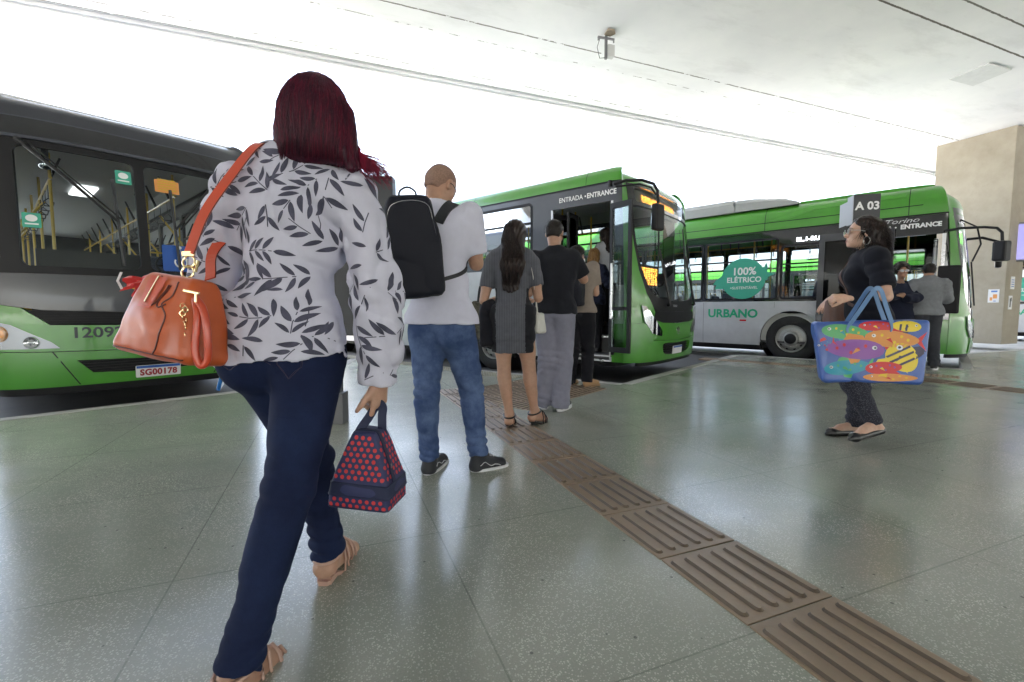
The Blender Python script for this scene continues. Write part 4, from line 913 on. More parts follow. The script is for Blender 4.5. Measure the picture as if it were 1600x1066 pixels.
part('print', n1, M['pblue'], lambda mb: [mb.box((.03, -.0115, z), (.17, -.0102, z + .02)) for z in (.06, .12, .18, .24)])
n2 = on_front(.20, .38, .95, 1.32, 'notice', 'white wall phone notice lower on the narrow face of the column', 'notice', 'paper')
part('print', n2, M['sign'], lambda mb: (mb.box((.05, -.0115, .06), (.11, -.0102, .3)), mb.box((.09, -.0115, .22), (.14, -.0102, .32))))
M['screen'] = mat('screen_glow', (.02, .02, .04), rough=.2, emit=(.16, .15, .32), estr=.35)
mo = empty('monitor', c0 + PX * .62 - PY * .22 + Vector((0, 0, 2.25)), PA - R(62), label='grey information monitor bracketed to the side of the column', cat='monitor')
part('case', mo, M['steel'], lambda mb: (mb.box((-.45, -.05, 0), (.45, .05, 1.05), bev=.015), mb.box((-.05, .05, .4), (.05, .3, .6))))
part('screen', mo, M['screen'], lambda mb: mb.box((-.41, -.055, .05), (.41, -.051, 1.0)))
# ================================================================ figures: a small signed-distance modeller
def at(u, v, Y): return fpx(u, v, Y)
def npv(p): return np.array([p[0], p[1], p[2]], dtype=np.float32)
class Field:
    """a distance field on a grid; shapes are blended into it and its zero surface becomes the mesh"""
    def __init__(s, lo, hi, h):
        s.h = h; s.lo = npv(lo); s.n = [int(math.ceil((hi[i] - lo[i]) / h)) + 1 for i in range(3)]
        s.D = np.full(s.n, 1., dtype=np.float32)
        s.ax = [s.lo[i] + np.arange(s.n[i], dtype=np.float32) * h for i in range(3)]
    def like(s):
        g = Field.__new__(Field); g.h, g.lo, g.n, g.ax = s.h, s.lo, s.n, s.ax; g.D = np.full(s.D.shape, 1., np.float32); return g
    def sub_(s, lo, hi):
        a = [max(0, int((lo[i] - s.lo[i]) / s.h)) for i in range(3)]; b = [min(s.n[i], int((hi[i] - s.lo[i]) / s.h) + 2) for i in range(3)]
        if any(b[i] <= a[i] for i in range(3)): return None, None
        sl = tuple(slice(a[i], b[i]) for i in range(3))
        g = np.meshgrid(s.ax[0][sl[0]], s.ax[1][sl[1]], s.ax[2][sl[2]], indexing='ij'); return sl, np.stack(g, -1)
    def put(s, sl, d, k, op):
        if op == 'sub':
            a = s.D[sl]; h = np.clip(.5 - .5 * (a + d) / k, 0, 1) if k > 0 else (a < -d); s.D[sl] = a * (1 - h) - d * h + k * h * (1 - h); return
        a = s.D[sl]
        if k <= 0: s.D[sl] = np.minimum(a, d); return
        h = np.clip(.5 + .5 * (a - d) / k, 0, 1); s.D[sl] = a * (1 - h) + d * h - k * h * (1 - h)
    def rc(s, a, b, ra, rb, k=.03, op='add', fl=None):
        """round cone a->b; fl=(axis, factor) squashes it along axis"""
        a = npv(a); b = npv(b); m = max(ra, rb) * (max(1, fl[1]) if fl else 1) + k + .03
        sl, P = s.sub_(np.minimum(a, b) - m, np.maximum(a, b) + m)
        if sl is None: return
        q = P - a; ba = b - a
        if fl:
            ax = npv(Vector(fl[0]).normalized()); f = 1 / fl[1] - 1; q = q + ax * ((q @ ax) * f)[..., None]; ba = ba + ax * (float(ba @ ax) * f)
        l2 = float(ba @ ba) + 1e-9; t = np.clip((q @ ba) / l2, 0, 1)
        d = np.linalg.norm(q - ba * t[..., None], axis=-1) - (ra + (rb - ra) * t)
        if fl: d = d * min(1, fl[1])
        s.put(sl, d, k, op)
    def el(s, c, r, M=None, k=.03, op='add'):
        c = npv(c); m = max(r) + k + .03; sl, P = s.sub_(c - m, c + m)
        if sl is None: return
        q = P - c
        if M is not None: q = q @ np.array(M.to_3x3(), dtype=np.float32)
        r = np.array(r, dtype=np.float32); k0 = np.linalg.norm(q / r, axis=-1); k1 = np.linalg.norm(q / (r * r), axis=-1) + 1e-9
        s.put(sl, k0 * (k0 - 1) / k1, k, op)
    def box(s, c, hf, M=None, rad=.01, k=.005, op='add', taper=None):
        """rounded box; taper(q) -> scale arrays for x and y by local height"""
        c = npv(c); m = float(np.linalg.norm(hf)) * 1.3 + k + .02; sl, P = s.sub_(c - m, c + m)
        if sl is None: return
        q = P - c
        if M is not None: q = q @ np.array(M.to_3x3(), dtype=np.float32)
        if taper:
            q = taper(q)
        hf = np.array(hf, dtype=np.float32) - rad; e = np.abs(q) - hf
        d = np.linalg.norm(np.maximum(e, 0), axis=-1) + np.minimum(e.max(-1), 0) - rad
        s.put(sl, d, k, op)
    def econe(s, a, b, r0, r1, M, k=.01, op='add'):
        """elliptical cone a->b with radii r0=(rx, ry) at a, r1 at b; x axis of M lateral"""
        a = npv(a); b = npv(b); m = max(r0 + r1) + k + .03; sl, P = s.sub_(np.minimum(a, b) - m, np.maximum(a, b) + m)
        if sl is None: return
        ax = b - a; L = float(np.linalg.norm(ax)); ax = ax / L; q = P - a; t = (q @ ax) / L; tc = np.clip(t, 0, 1)
        X = npv(M.to_3x3() @ Vector((1, 0, 0))); X = X - ax * float(X @ ax); X /= np.linalg.norm(X); Yv = np.cross(ax, X)
        rx = r0[0] + (r1[0] - r0[0]) * tc; ry = r0[1] + (r1[1] - r0[1]) * tc
        u = (q @ X) / rx; v = (q @ Yv) / ry; rr = np.sqrt(u * u + v * v); d = (rr - 1) * np.minimum(rx, ry)
        d = np.maximum(d, np.maximum(-t, t - 1) * L); s.put(sl, d, k, op)
    def cut(s, p, n, k=0):
        """remove what lies on the side the normal points to"""
        n = npv(Vector(n).normalized()); p = npv(p); sl, P = s.sub_(s.lo, s.lo + np.array(s.n) * s.h); s.D = np.maximum(s.D, ((P - p) @ n))
    def disp(s, fn):
        b = np.argwhere(np.abs(s.D) < s.h * 5)
        P = s.lo + b.astype(np.float32) * s.h; s.D[b[:, 0], b[:, 1], b[:, 2]] += fn(P).astype(np.float32)
    def mesh(s):
        D = s.D; D[0] = D[-1] = 1; D[:, 0] = D[:, -1] = 1; D[:, :, 0] = D[:, :, -1] = 1
        I = D < 0; nx, ny, nz = D.shape
        c = np.zeros((nx - 1, ny - 1, nz - 1), np.int8)
        for i in (0, 1):
            for j in (0, 1):
                for k in (0, 1): c += I[i:nx - 1 + i, j:ny - 1 + j, k:nz - 1 + k]
        cells = np.argwhere((c > 0) & (c < 8)); idx = np.full(c.shape, -1, np.int64); idx[cells[:, 0], cells[:, 1], cells[:, 2]] = np.arange(len(cells))
        acc = np.zeros((len(cells), 3)); cnt = np.zeros(len(cells)); C8 = [(i, j, k) for i in (0, 1) for j in (0, 1) for k in (0, 1)]
        val = {o: D[cells[:, 0] + o[0], cells[:, 1] + o[1], cells[:, 2] + o[2]] for o in C8}
        for a in C8:
            for ax in range(3):
                if a[ax] == 0:
                    b = list(a); b[ax] = 1; b = tuple(b); va, vb = val[a], val[b]; m = (va < 0) != (vb < 0)
                    t = np.where(m, va / np.where(m, va - vb, 1), 0); p = np.array(a, float)[None] + np.zeros((len(cells), 1)); p[:, ax] = t
                    acc[m] += p[m]; cnt[m] += 1
        V = (cells + acc / cnt[:, None]) * s.h + s.lo; F_ = []
        for ax in range(3):
            o = [1, 1, 1]; o[ax] = 0; a1, a2 = [q for q in range(3) if q != ax]
            A = I[tuple(slice(0, -1) if q == ax else slice(None) for q in range(3))]; B = I[tuple(slice(1, None) if q == ax else slice(None) for q in range(3))]
            e = np.argwhere(A != B); e = e[(e[:, a1] > 0) & (e[:, a2] > 0) & (e[:, a1] < D.shape[a1] - 1) & (e[:, a2] < D.shape[a2] - 1)]
            q = []
            for d1, d2 in ((-1, -1), (0, -1), (0, 0), (-1, 0)):
                w_ = e.copy(); w_[:, a1] += d1; w_[:, a2] += d2; q.append(idx[w_[:, 0], w_[:, 1], w_[:, 2]])
            q = np.stack(q, 1); ins = A[e[:, 0], e[:, 1], e[:, 2]]; flip = ins if ax != 1 else ~ins
            q[~flip] = q[~flip][:, ::-1]; F_.append(q)
        return V, np.concatenate(F_)
def smooth_mesh(V, Fq, it=1, lam=.5):
    n = len(V)
    for _ in range(it):
        A = np.zeros((n, 3)); W_ = np.zeros(n)
        for a, b in ((0, 1), (1, 2), (2, 3), (3, 0)):
            for x, y in ((a, b), (b, a)):
                for c in range(3): A[:, c] += np.bincount(Fq[:, x], V[Fq[:, y], c], n)
                W_ += np.bincount(Fq[:, x], minlength=n)
        V = V + lam * (A / np.maximum(W_, 1)[:, None] - V)
    return V
def nz(P, f, seed=0., warp=.6):
    """cheap smooth noise in -1..1 from warped sines"""
    x, y, z = P[..., 0] * f, P[..., 1] * f, P[..., 2] * f
    a = np.sin(x * 1.1 + 1.7 * np.sin(y * .9 + seed) + seed); b = np.sin(y * 1.3 + 1.9 * np.sin(z * .8 + seed * 1.7) + 2.1); c = np.sin(z * 1.2 + 1.6 * np.sin(x * 1.05 + seed * .6) + 4.2)
    return (a * b + b * c + c * a) / 1.6
def folds(P, d, f, seed=0., warp=1.6):
    """long folds: waves across direction d, wandering"""
    d = npv(Vector(d).normalized()); t = P @ d
    w_ = nz(P, 7., seed) * warp + nz(P, 17., seed + 3) * warp * .4; s_ = np.abs(np.sin(t * f * .62 + w_)); return (1 - 2 * s_ ** .75) * np.clip(.55 + .55 * nz(P, 8., seed + 5), 0, 1.2) - .2

def skin(name, c):
    m = mat(name, c, rough=.48, var=.10, vscale=35, bump=.12, bscale=350, bdist=.0006); b = m.node_tree.nodes['Principled BSDF']
    b.inputs['Subsurface Weight'].default_value = .12; b.inputs['Subsurface Radius'].default_value = (.012, .005, .003); b.inputs['Subsurface Scale'].default_value = .4; return m
def cloth(name, c, scale=900, var=.08, rough=.9, bump=.35, sheen=.06, bdist=.0008):
    return mat(name, c, rough=rough, var=var, vscale=25, bump=bump, bscale=scale, sheen=sheen, bdist=bdist, spec=.18)
def denim(name, c, worn=.35, c2=None):
    m = bpy.data.materials.new(name); n, l, b = nodes(m); v = mapped(n, l); c2 = c2 or tuple(min(1, x * 2.2 + .03) for x in c)
    f = ramp(n, l, noise(n, l, v, 5.5, 5, .65), .42, .72, 0, worn); g = ramp(n, l, noise(n, l, mapped(n, l, 0, (600, 600, 90)), 1.0, 3, .6), .3, .7, 0, .35)
    a = mixc(n, l, f, c, c2); a = mixc(n, l, g, a, tuple(x * .6 for x in c)); l.new(a, b.inputs['Base Color']); b.inputs['Roughness'].default_value = .85; b.inputs['Specular IOR Level'].default_value = .25
    bp = n.new('ShaderNodeBump'); bp.inputs['Strength'].default_value = .3; bp.inputs['Distance'].default_value = .002
    l.new(math_node(n, l, 'ADD', noise(n, l, v, 320, 2), math_node(n, l, 'MULTIPLY', noise(n, l, mapped(n, l, 0, (6, 6, 30)), 1.5, 3, .6, .8), 3.2)), bp.inputs['Height']); l.new(bp.outputs[0], b.inputs['Normal']); MATS[name] = m; return m
def hairm(name, c, c2, rough=.38, sc=(60, 60, 4)):
    m = bpy.data.materials.new(name); n, l, b = nodes(m); v = mapped(n, l, 0, sc)
    l.new(mixc(n, l, ramp(n, l, noise(n, l, v, 1.5, 4, .6), .35, .68), c, c2), b.inputs['Base Color']); b.inputs['Roughness'].default_value = rough; b.inputs['Specular IOR Level'].default_value = .28
    bp = n.new('ShaderNodeBump'); bp.inputs['Strength'].default_value = .5; bp.inputs['Distance'].default_value = .002; l.new(noise(n, l, mapped(n, l, 0, (sc[0] * 4, sc[1] * 4, sc[2])), 1.2, 3), bp.inputs['Height']); l.new(bp.outputs[0], b.inputs['Normal']); return m

class Fig:
    """a figure: joints in its own frame (faces +y, right hand +x), built in world space"""
    def __init__(s, label, loc, yaw=0., sc=1., female=False, z=0., group=None):
        s.s = sc; s.loc = Vector((loc[0], loc[1], z)); s.W = Matrix.Translation(s.loc) @ Matrix.Rotation(yaw, 4, 'Z'); s.f = female
        s.root = empty('person', s.loc, 0, label=label, cat='person', group=group)
        k = sc; sw = .168 if female else .190; hw = .088 if female else .085
        s.pel = (0, 0, .93 * k, 0, 0, 0); s.che = (0, 0, 1.25 * k, 0, 0, 0); s.hd = (0, .015 * k, 1.585 * k, 0, 0, 0)
        s.J = dict(); s.sw, s.hw = sw * k, hw * k; s.bulk = 1.; s.hipk = 1.
        for n, sg in (('R', 1), ('L', -1)):
            s.J['kn' + n] = (sg * .09 * k, .015 * k, .49 * k); s.J['an' + n] = (sg * .095 * k, -.02 * k, .085 * k); s.J['to' + n] = (sg * .115 * k, .16 * k, .02 * k)
            s.J['el' + n] = (sg * .235 * k, -.04 * k, 1.10 * k); s.J['wr' + n] = (sg * .25 * k, .06 * k, .86 * k)
    def frames(s):
        def fr(t): return s.W @ Matrix.Translation(t[:3]) @ Matrix.Rotation(R(t[5]), 4, 'Z') @ Matrix.Rotation(R(t[3]), 4, 'X') @ Matrix.Rotation(R(t[4]), 4, 'Y')
        s.P, s.C, s.Hd = fr(s.pel), fr(s.che), fr(s.hd)
        k = s.s
        for n, sg in (('R', 1), ('L', -1)):
            s.J.setdefault('sh' + n, None)
            sh = s.J['sh' + n]; s.__dict__['sh' + n] = s.W @ Vector(sh) if sh else s.C @ Vector((sg * s.sw, -.008 * k, .118 * k))
            s.__dict__['hp' + n] = s.P @ Vector((sg * s.hw, 0, -.03 * k))
            for j in ('kn', 'an', 'to', 'el', 'wr'): s.__dict__[j + n] = s.W @ Vector(s.J[j + n])
        return s
    def world(s, key, p): s.J[key] = tuple(s.W.inverted() @ Vector(p))
    # ---- body regions, blended into a field with inflation g
    def torso(s, f, g=0., k=.045, lower=True, upper=True, breast=True):
        q = s.s; P, C = s.P, s.C; w_ = s.bulk; hk = s.hipk
        if lower:
            f.el(P @ Vector((0, 0, 0)), ((.150 * hk) * q + g, .105 * q + g, .115 * q + g), P, k)
            for sg in (1, -1): f.el(P @ Vector((sg * .072 * q * hk, (-.048 if s.f else -.035) * q, -.05 * q)), ((.095 if s.f else .085) * q * hk + g, .088 * q + g, .098 * q + g), P, k)
        mid = P.translation.lerp(C.translation, .5)
        f.el(mid, ((.122 if s.f else .138) * q * w_ + g, .095 * q * w_ + g, .17 * q + g), C, k)
        if upper:
            f.el(C @ Vector((0, 0, 0)), ((.140 if s.f else .158) * q * w_ + g, .105 * q * w_ + g, .16 * q + g), C, k)
            f.el(C @ Vector((0, -.012, .085 * q)), ((.140 if s.f else .162) * q * w_ + g, .088 * q * w_ + g, .085 * q + g), C, k)
            a, b = C @ Vector((-.13 * q, -.008, .118 * q)), C @ Vector((.13 * q, -.008, .118 * q)); f.rc(a, b, .050 * q + g, .050 * q + g, k)
            for sg in (1, -1):
                f.rc(C @ Vector((sg * .12 * q, -.015, .13 * q)), C @ Vector((sg * .025 * q, -.015, .20 * q)), .036 * q + g, .045 * q + g, .04)
                if s.f and breast: f.el(C @ Vector((sg * .068 * q, .078 * q, -.015 * q)), (.062 * q + g, .06 * q + g, .062 * q + g), C, .04)
    def neck(s, f, g=0.): f.rc(s.C @ Vector((0, -.01, .16 * s.s)), s.Hd @ Vector((0, -.018, -.06)), (.056 if not s.f else .048) * s.s + g, (.054 if not s.f else .047) * s.s + g, .03)
    def arm(s, f, n, g=0., g2=None, t0=0., t1=1., k=.035, lower=True, wrist_r=.026):
        """t1: how far down (0..1 upper arm, 1..2 forearm)"""
        q = s.s; sh, el_, wr = [getattr(s, j + n) for j in ('sh', 'el', 'wr')]; g2 = g if g2 is None else g2; m = 1.12 if not s.f else 1.
        a1 = sh.lerp(el_, min(1, t1)); f.rc(sh, a1, .052 * q * m + g, (lerp(.052, .039, min(1, t1)) * q * m + lerp(g, g2, min(1, t1))), k)
        if t1 > 1: tt = t1 - 1; a2 = el_.lerp(wr, tt); f.rc(el_, a2, .040 * q * m + g2, lerp(.040, wrist_r, tt) * q * m + g2, .02); 
        if t1 > 1.3: f.rc(el_.lerp(wr, .12), el_.lerp(wr, .45), .036 * q * m + g2, .034 * q * m + g2, .03)
        if t1 >= .9: f.rc(sh.lerp(el_, .3), sh.lerp(el_, .6), .044 * q * m + g, .042 * q * m + g, .03)
    def leg(s, f, n, g=0., g2=None, g3=None, t1=2., k=.04):
        q = s.s; hp, kn, an = [getattr(s, j + n) for j in ('hp', 'kn', 'an')]; g2 = g if g2 is None else g2; g3 = g2 if g3 is None else g3
        fw = s.W.to_3x3() @ Vector((0, 1, 0)); m = (1.06 if s.f else 1.) * s.hipk
        f.rc(hp, kn, .084 * q * m + g, .054 * q + g2, k); f.rc(hp.lerp(kn, .1) + fw * .015 * q, hp.lerp(kn, .6) + fw * .015 * q, .072 * q * m + g, .058 * q * m + lerp(g, g2, .6), .04)
        if t1 > 1:
            a2 = kn.lerp(an, t1 - 1); f.rc(kn, a2, .052 * q + g2, lerp(.052, .034, t1 - 1) * q + lerp(g2, g3, t1 - 1), .03)
            f.rc(kn.lerp(an, .18) - fw * .018 * q, kn.lerp(an, .45) - fw * .014 * q, .046 * q + g2, .040 * q + lerp(g2, g3, .4), .03)
    def foot(s, f, n, g=0., up=0.):
        q = s.s; an, to = getattr(s, 'an' + n), getattr(s, 'to' + n); d = (to - an); dh = Vector((d.x, d.y, 0)).normalized(); heel = an - dh * .035 * q + Vector((0, 0, -.045 * q))
        f.rc(an, heel, .034 * q + g, .030 * q + g, .02); f.rc(heel, to + Vector((0, 0, .012)), .030 * q + g, .028 * q + g, .03, fl=(dh.cross(Vector((0, 0, 1))), 1.25)); f.rc(an + dh * .02, to.lerp(an, .35) + Vector((0, 0, .025 * q)), .032 * q + g, .024 * q + g, .03)
    def head(s, f, face=True):
        H_ = s.Hd; q = s.s * .98; V = lambda x, y, z: H_ @ Vector((x * q, y * q, z * q))
        f.el(V(0, -.012, .030), (.075 * q, .094 * q, .083 * q), H_, .03); f.el(V(0, .022, -.025), (.062 * q, .070 * q, .082 * q), H_, .03)
        f.el(V(0, .030, -.072), (.048 * q, .048 * q, .038 * q), H_, .03); f.el(V(0, .066, -.095), (.020 * q, .018 * q, .016 * q), H_, .025)
        f.rc(V(-.03, .078, .018), V(.03, .078, .018), .011 * q, .011 * q, .015)
        for sg in (1, -1):
            f.el(V(sg * .031, .096, .002), (.016 * q, .013 * q, .010 * q), H_, .012, op='sub'); f.el(V(sg * .040, .058, -.03), (.022 * q, .02 * q, .02 * q), H_, .02)
            f.el(V(sg * .031, .0795, .002), (.0125 * q, .011 * q, .011 * q), H_, .002)
            f.el(V(sg * .0765, -.005, -.008), (.010 * q, .019 * q, .031 * q), H_, .006); f.el(V(sg * .0835, .0, -.006), (.006 * q, .010 * q, .018 * q), H_, .005, op='sub')
            f.el(V(sg * .011, .096, -.034), (.008 * q, .009 * q, .007 * q), H_, .006)
        f.rc(V(0, .084, .006), V(0, .107, -.028), .0075 * q, .0105 * q, .012); f.rc(V(-.019, .083, -.058), V(.019, .083, -.058), .0065 * q, .0065 * q, .008); f.rc(V(-.016, .084, -.068), V(.016, .084, -.068), .0075 * q, .0075 * q, .008)
        f.rc(V(-.024, .094, -.0628), V(.024, .094, -.0628), .0018, .0018, .004, op='sub')
    def hand(s, f, n, d, nrm, curl=(25, 30, 25), thumb=35, spread=4., size=1., curls=None, tcurl=20):
        """hand from the wrist along d; nrm points out of the BACK of the hand"""
        q = s.s * size * (.94 if s.f else 1.); wr = getattr(s, 'wr' + n); d = Vector(d).normalized(); nrm = Vector(nrm); nrm = (nrm - d * nrm.dot(d)).normalized()
        lat = d.cross(nrm) if n == 'R' else nrm.cross(d)      # towards the thumb side
        c0_ = wr + d * .012 * q; pk = wr + d * .085 * q
        f.rc(wr - d * .03, wr + d * .02 * q, .023 * q, .022 * q, .02, fl=(nrm, .78))
        for i, o_ in enumerate((.027, .009, -.009, -.026)): f.rc(wr + d * .012 * q + lat * o_ * .7 * q, wr + d * (.083 - .004 * abs(i - 1)) * q + lat * o_ * q, .0155 * q, .0125 * q, .018, fl=(nrm, .85))
        for i, (o_, L) in enumerate(((.028, .070), (.0095, .079), (-.009, .074), (-.026, .058))):
            cu = curls[i] if curls else curl; p = wr + d * (.084 - .004 * abs(i - 1)) * q + lat * o_ * q; a = 0.; dd = (d + lat * math.tan(R(spread * (1.5 - i)))).normalized()
            for j, (fr, r0, r1) in enumerate(((.46, .0098, .0088), (.30, .0088, .0080), (.24, .0080, .0068))):
                a += cu[j]; dr = dd * math.cos(R(a)) - nrm * math.sin(R(a)); e = p + dr * L * fr * q; f.rc(p, e, r0 * q, r1 * q, .0035); p = e
        p = wr + d * .022 * q + lat * .022 * q - nrm * .004; t1 = (d * math.cos(R(thumb)) + lat * math.sin(R(thumb)) - nrm * .25).normalized(); e = p + t1 * .042 * q; f.rc(p, e, .0145 * q, .0115 * q, .012)
        t2 = (t1 * math.cos(R(tcurl)) + (d * .6 - nrm * .6 - lat * .2).normalized() * math.sin(R(tcurl))).normalized(); e2 = e + t2 * .030 * q; f.rc(e, e2, .0112 * q, .0098 * q, .004); f.rc(e2, e2 + (t2 + (d - nrm) * .12).normalized() * .024 * q, .0098 * q, .0075 * q, .004)
    def bbox(s, pts, m): pts = [Vector(p) for p in pts]; return Vector([min(p[i] for p in pts) - m for i in range(3)]), Vector([max(p[i] for p in pts) + m for i in range(3)])
    def out(s, name, f, m, parent=None, it=1, extra=None):
        V, Q = f.mesh(); V = smooth_mesh(V, Q, it); return s.outm(name, V, Q, m, parent, extra)
    def outm(s, name, V, Q, m, parent=None, extra=None):
        me = bpy.data.meshes.new(name); o_ = np.array(s.loc); vs = (V - o_).tolist(); fs = Q.tolist(); n0 = len(fs); n = len(vs); mi = [0] * n0; mats = [m]
        for (ev, ef, em) in (extra or []):
            mats.append(em); b_ = len(vs); vs += [tuple(Vector(p) - s.loc) for p in ev]; fs += [tuple(i + b_ for i in q_) for q_ in ef]; mi += [len(mats) - 1] * len(ef)
        me.from_pydata(vs, [], fs); [me.materials.append(x) for x in mats]; me.polygons.foreach_set('material_index', mi); me.polygons.foreach_set('use_smooth', [True] * len(fs)); me.update()
        o = bpy.data.objects.new(name, me); COL.objects.link(o); o.parent = parent or s.root; return o
    def mb(s, name, m, fn, parent=None, smooth=None):
        b = MB(); b.mat(m); fn(b); b.v = [tuple(Vector(p) - s.loc) for p in b.v]; return b.build(name, parent or s.root, smooth=smooth)
    def body(s, m, h=.010, hh=.006, hands=None, hah=.0042, bare_feet=True, face=True, arms=True, legk=(-.012, -.008, -.002), toes=0):
        """whole body as one mesh: coarse grid below the neck, finer head and hands"""
        pts = [s.P.translation, s.C.translation, s.shL, s.shR, s.elL, s.elR, s.wrL, s.wrR, s.knL, s.knR, s.anL, s.anR, s.toL, s.toR]
        lo, hi = s.bbox(pts, .16); lo.z = min(s.toL.z, s.toR.z, s.anL.z - .09, s.anR.z - .09) - .06; hi.z = max(hi.z, (s.C @ Vector((0, 0, .32 * s.s))).z)
        f = Field(lo, hi, h); s.torso(f, -.014); s.neck(f)
        for n in 'RL':
            s.arm(f, n, -.003, 0); s.leg(f, n, *legk)
            if bare_feet and not toes: s.foot(f, n)
        up = (s.Hd.to_3x3() @ Vector((0, 0, 1))); nk = s.C.translation.lerp(s.Hd.translation, .66); f.cut(nk + up * .012, up)
        V, Q = f.mesh(); V = smooth_mesh(V, Q, 1); VV, QQ = [V], [Q]; n0 = len(V)
        lo, hi = s.bbox([s.Hd.translation, nk], .14 * s.s); f = Field(lo, hi, hh); s.neck(f); s.head(f, face); f.cut(nk - up * .004, -up); V, Q = f.mesh(); VV.append(V); QQ.append(Q + n0); n0 += len(V)
        if toes:
            for n in 'RL':
                an, to = getattr(s, 'an' + n), getattr(s, 'to' + n); lo, hi = s.bbox([an, an + Vector((0, 0, .05)), to, to + (to - an).normalized() * .06], .07); f = Field(lo, hi, toes); s.leg(f, n, *legk); s.foot(f, n)
                dh = Vector((to.x - an.x, to.y - an.y, 0)).normalized(); rt = dh.cross(Vector((0, 0, 1))); sg = -1 if n == 'R' else 1; dz = Vector((0, 0, -.004))
                for i, (o_, L, r_) in enumerate(((.026, .034, .0115), (.010, .034, .0085), (-.003, .029, .0080), (-.015, .023, .0075), (-.027, .015, .0070))): b_ = to + dz + rt * sg * o_ * -1 * -1; f.rc(b_ - dh * .01, b_ + dh * L + Vector((0, 0, -.006)), r_, r_ * .95, .004)
                f.cut(an + Vector((0, 0, .035)), (0, 0, 1)); V, Q = f.mesh(); VV.append(smooth_mesh(V, Q, 1, .4)); QQ.append(Q + n0); n0 += len(V)
        for n, hargs in (hands or {}).items():
            wr = getattr(s, 'wr' + n); el_ = getattr(s, 'el' + n); dd = (wr - el_).normalized(); lo, hi = s.bbox([wr, wr + Vector(hargs[0]).normalized() * .17 * s.s], .06 + .05 * s.s)
            f = Field(lo, hi, hah); s.arm(f, n); s.hand(f, n, *hargs[:2], **(hargs[2] if len(hargs) > 2 else {})); f.cut(wr - dd * .035, -dd); V, Q = f.mesh(); VV.append(smooth_mesh(V, Q, 1, .4)); QQ.append(Q + n0); n0 += len(V)
        return s.outm('body', np.concatenate(VV), np.concatenate(QQ), m)
def decals(V, Q, shapes, eps=.0012, far=3.):
    """project flat shapes onto a mesh. shapes: (origin, A, B, D, [(a,b)...], faces)"""
    bv = BVHTree.FromPolygons([Vector(p) for p in V.tolist()], Q.tolist()); EV, EF, occ3 = [], [], []
    for (O, A, B, Dn, pts, fs, mind) in shapes:
        hit = []; ok = True; last = None
        for a, b in pts:
            o = O + A * a + B * b - Dn * far; loc, no, i, d = bv.ray_cast(o, Dn)
            if loc is None or (-no.dot(Dn)) < mind or (last is not None and abs(d - last) > .02): ok = False; break
            last = d; hit.append(loc + no * eps)
        if ok and len(pts) == 27:
            c_ = (hit[10] + hit[16]) / 2
            if any((c_ - o_).length < .022 for d_, o_ in occ3 if d_ is not Dn): ok = False
            else: occ3.append((Dn, c_))
        if ok: b_ = len(EV); EV += hit; EF += [tuple(i + b_ for i in q) for q in fs]
    return EV, EF
def ribbon(mb, pts, wd, th, nrm=None, T=None):
    """flat strap along pts; nrm: list of normals (or one)"""
    P = [Vector(p) for p in pts]; N = len(P); vs = []; fs = []
    for i, p in enumerate(P):
        t = (P[min(i + 1, N - 1)] - P[max(i - 1, 0)]).normalized(); n = Vector(nrm[i] if isinstance(nrm, list) else nrm); n = (n - t * n.dot(t)).normalized(); x = t.cross(n)
        vs += [p + x * wd / 2 + n * th / 2, p - x * wd / 2 + n * th / 2, p - x * wd / 2 - n * th / 2, p + x * wd / 2 - n * th / 2]
    for i in range(N - 1):
        for k in range(4): fs.append((i * 4 + k, i * 4 + (k + 1) % 4, i * 4 + 4 + (k + 1) % 4, i * 4 + 4 + k))
    fs += [(0, 1, 2, 3), tuple((N - 1) * 4 + k for k in (3, 2, 1, 0))]; mb.add(vs, fs, T, False); return mb
def spline(pts, n=8):
    """open Catmull-Rom through 3-D points"""
    P = [Vector(p) for p in pts]; P = [P[0] * 2 - P[1]] + P + [P[-1] * 2 - P[-2]]; out = []
    for i in range(1, len(P) - 2):
        p0, p1, p2, p3 = P[i - 1:i + 3]
        for k in range(n): t = k / n; out.append(.5 * ((2 * p1) + (-p0 + p2) * t + (2 * p0 - 5 * p1 + 4 * p2 - p3) * t * t + (-p0 + 3 * p1 - 3 * p2 + p3) * t ** 3))
    return out + [P[-2]]
def snapper(V, Q):
    bv = BVHTree.FromPolygons([Vector(p) for p in V.tolist()], Q.tolist())
    def f(p, off=.004): loc, no, i, d = bv.find_nearest(Vector(p)); return loc + no * off, no
    return f
# ---------------------------------------------------------------- the woman with red hair, walking away in the foreground
SK = dict(w1=skin('skin_tan', (.40, .225, .150)), w2=skin('skin_fair_tan', (.46, .27, .19)), br=skin('skin_brown', (.30, .165, .105)))
wf = Fig('woman with burgundy hair and a leaf print blouse walking away in the foreground', (-.66, 1.39), R(-6), .97, True)
wf.hipk = 1.00; wf.bulk = .92
Wi = wf.W.inverted(); L_ = lambda u, v, Y: tuple(Wi @ at(u, v, Y))
hip = L_(444, 566, 1.40); wf.pel = (hip[0], hip[1], .865, 8, 4, 6); ch = L_(459, 345, 1.40); wf.che = (ch[0], ch[1], 1.19, 3, 3, -2)
hd_ = L_(503, 192, 1.40); wf.hd = (hd_[0], hd_[1], hd_[2], -4, 2, -8)
wf.world('knR', at(452, 765, 1.24)); wf.world('anR', at(374, 1035, 1.10)); wf.world('toR', at(452, 1040, 1.245))
wf.world('knL', at(488, 715, 1.56)); wf.world('anL', at(514, 860, 1.57)); wf.world('toL', at(548, 860, 1.76))
wf.world('elR', at(589, 452, 1.40)); wf.world('wrR', at(593, 594, 1.41)); wf.world('elL', at(340, 422, 1.42)); wf.world('wrL', at(356, 548, 1.46))
wf.world('shR', at(552, 302, 1.40)); wf.world('shL', at(373, 298, 1.40))
wf.frames()
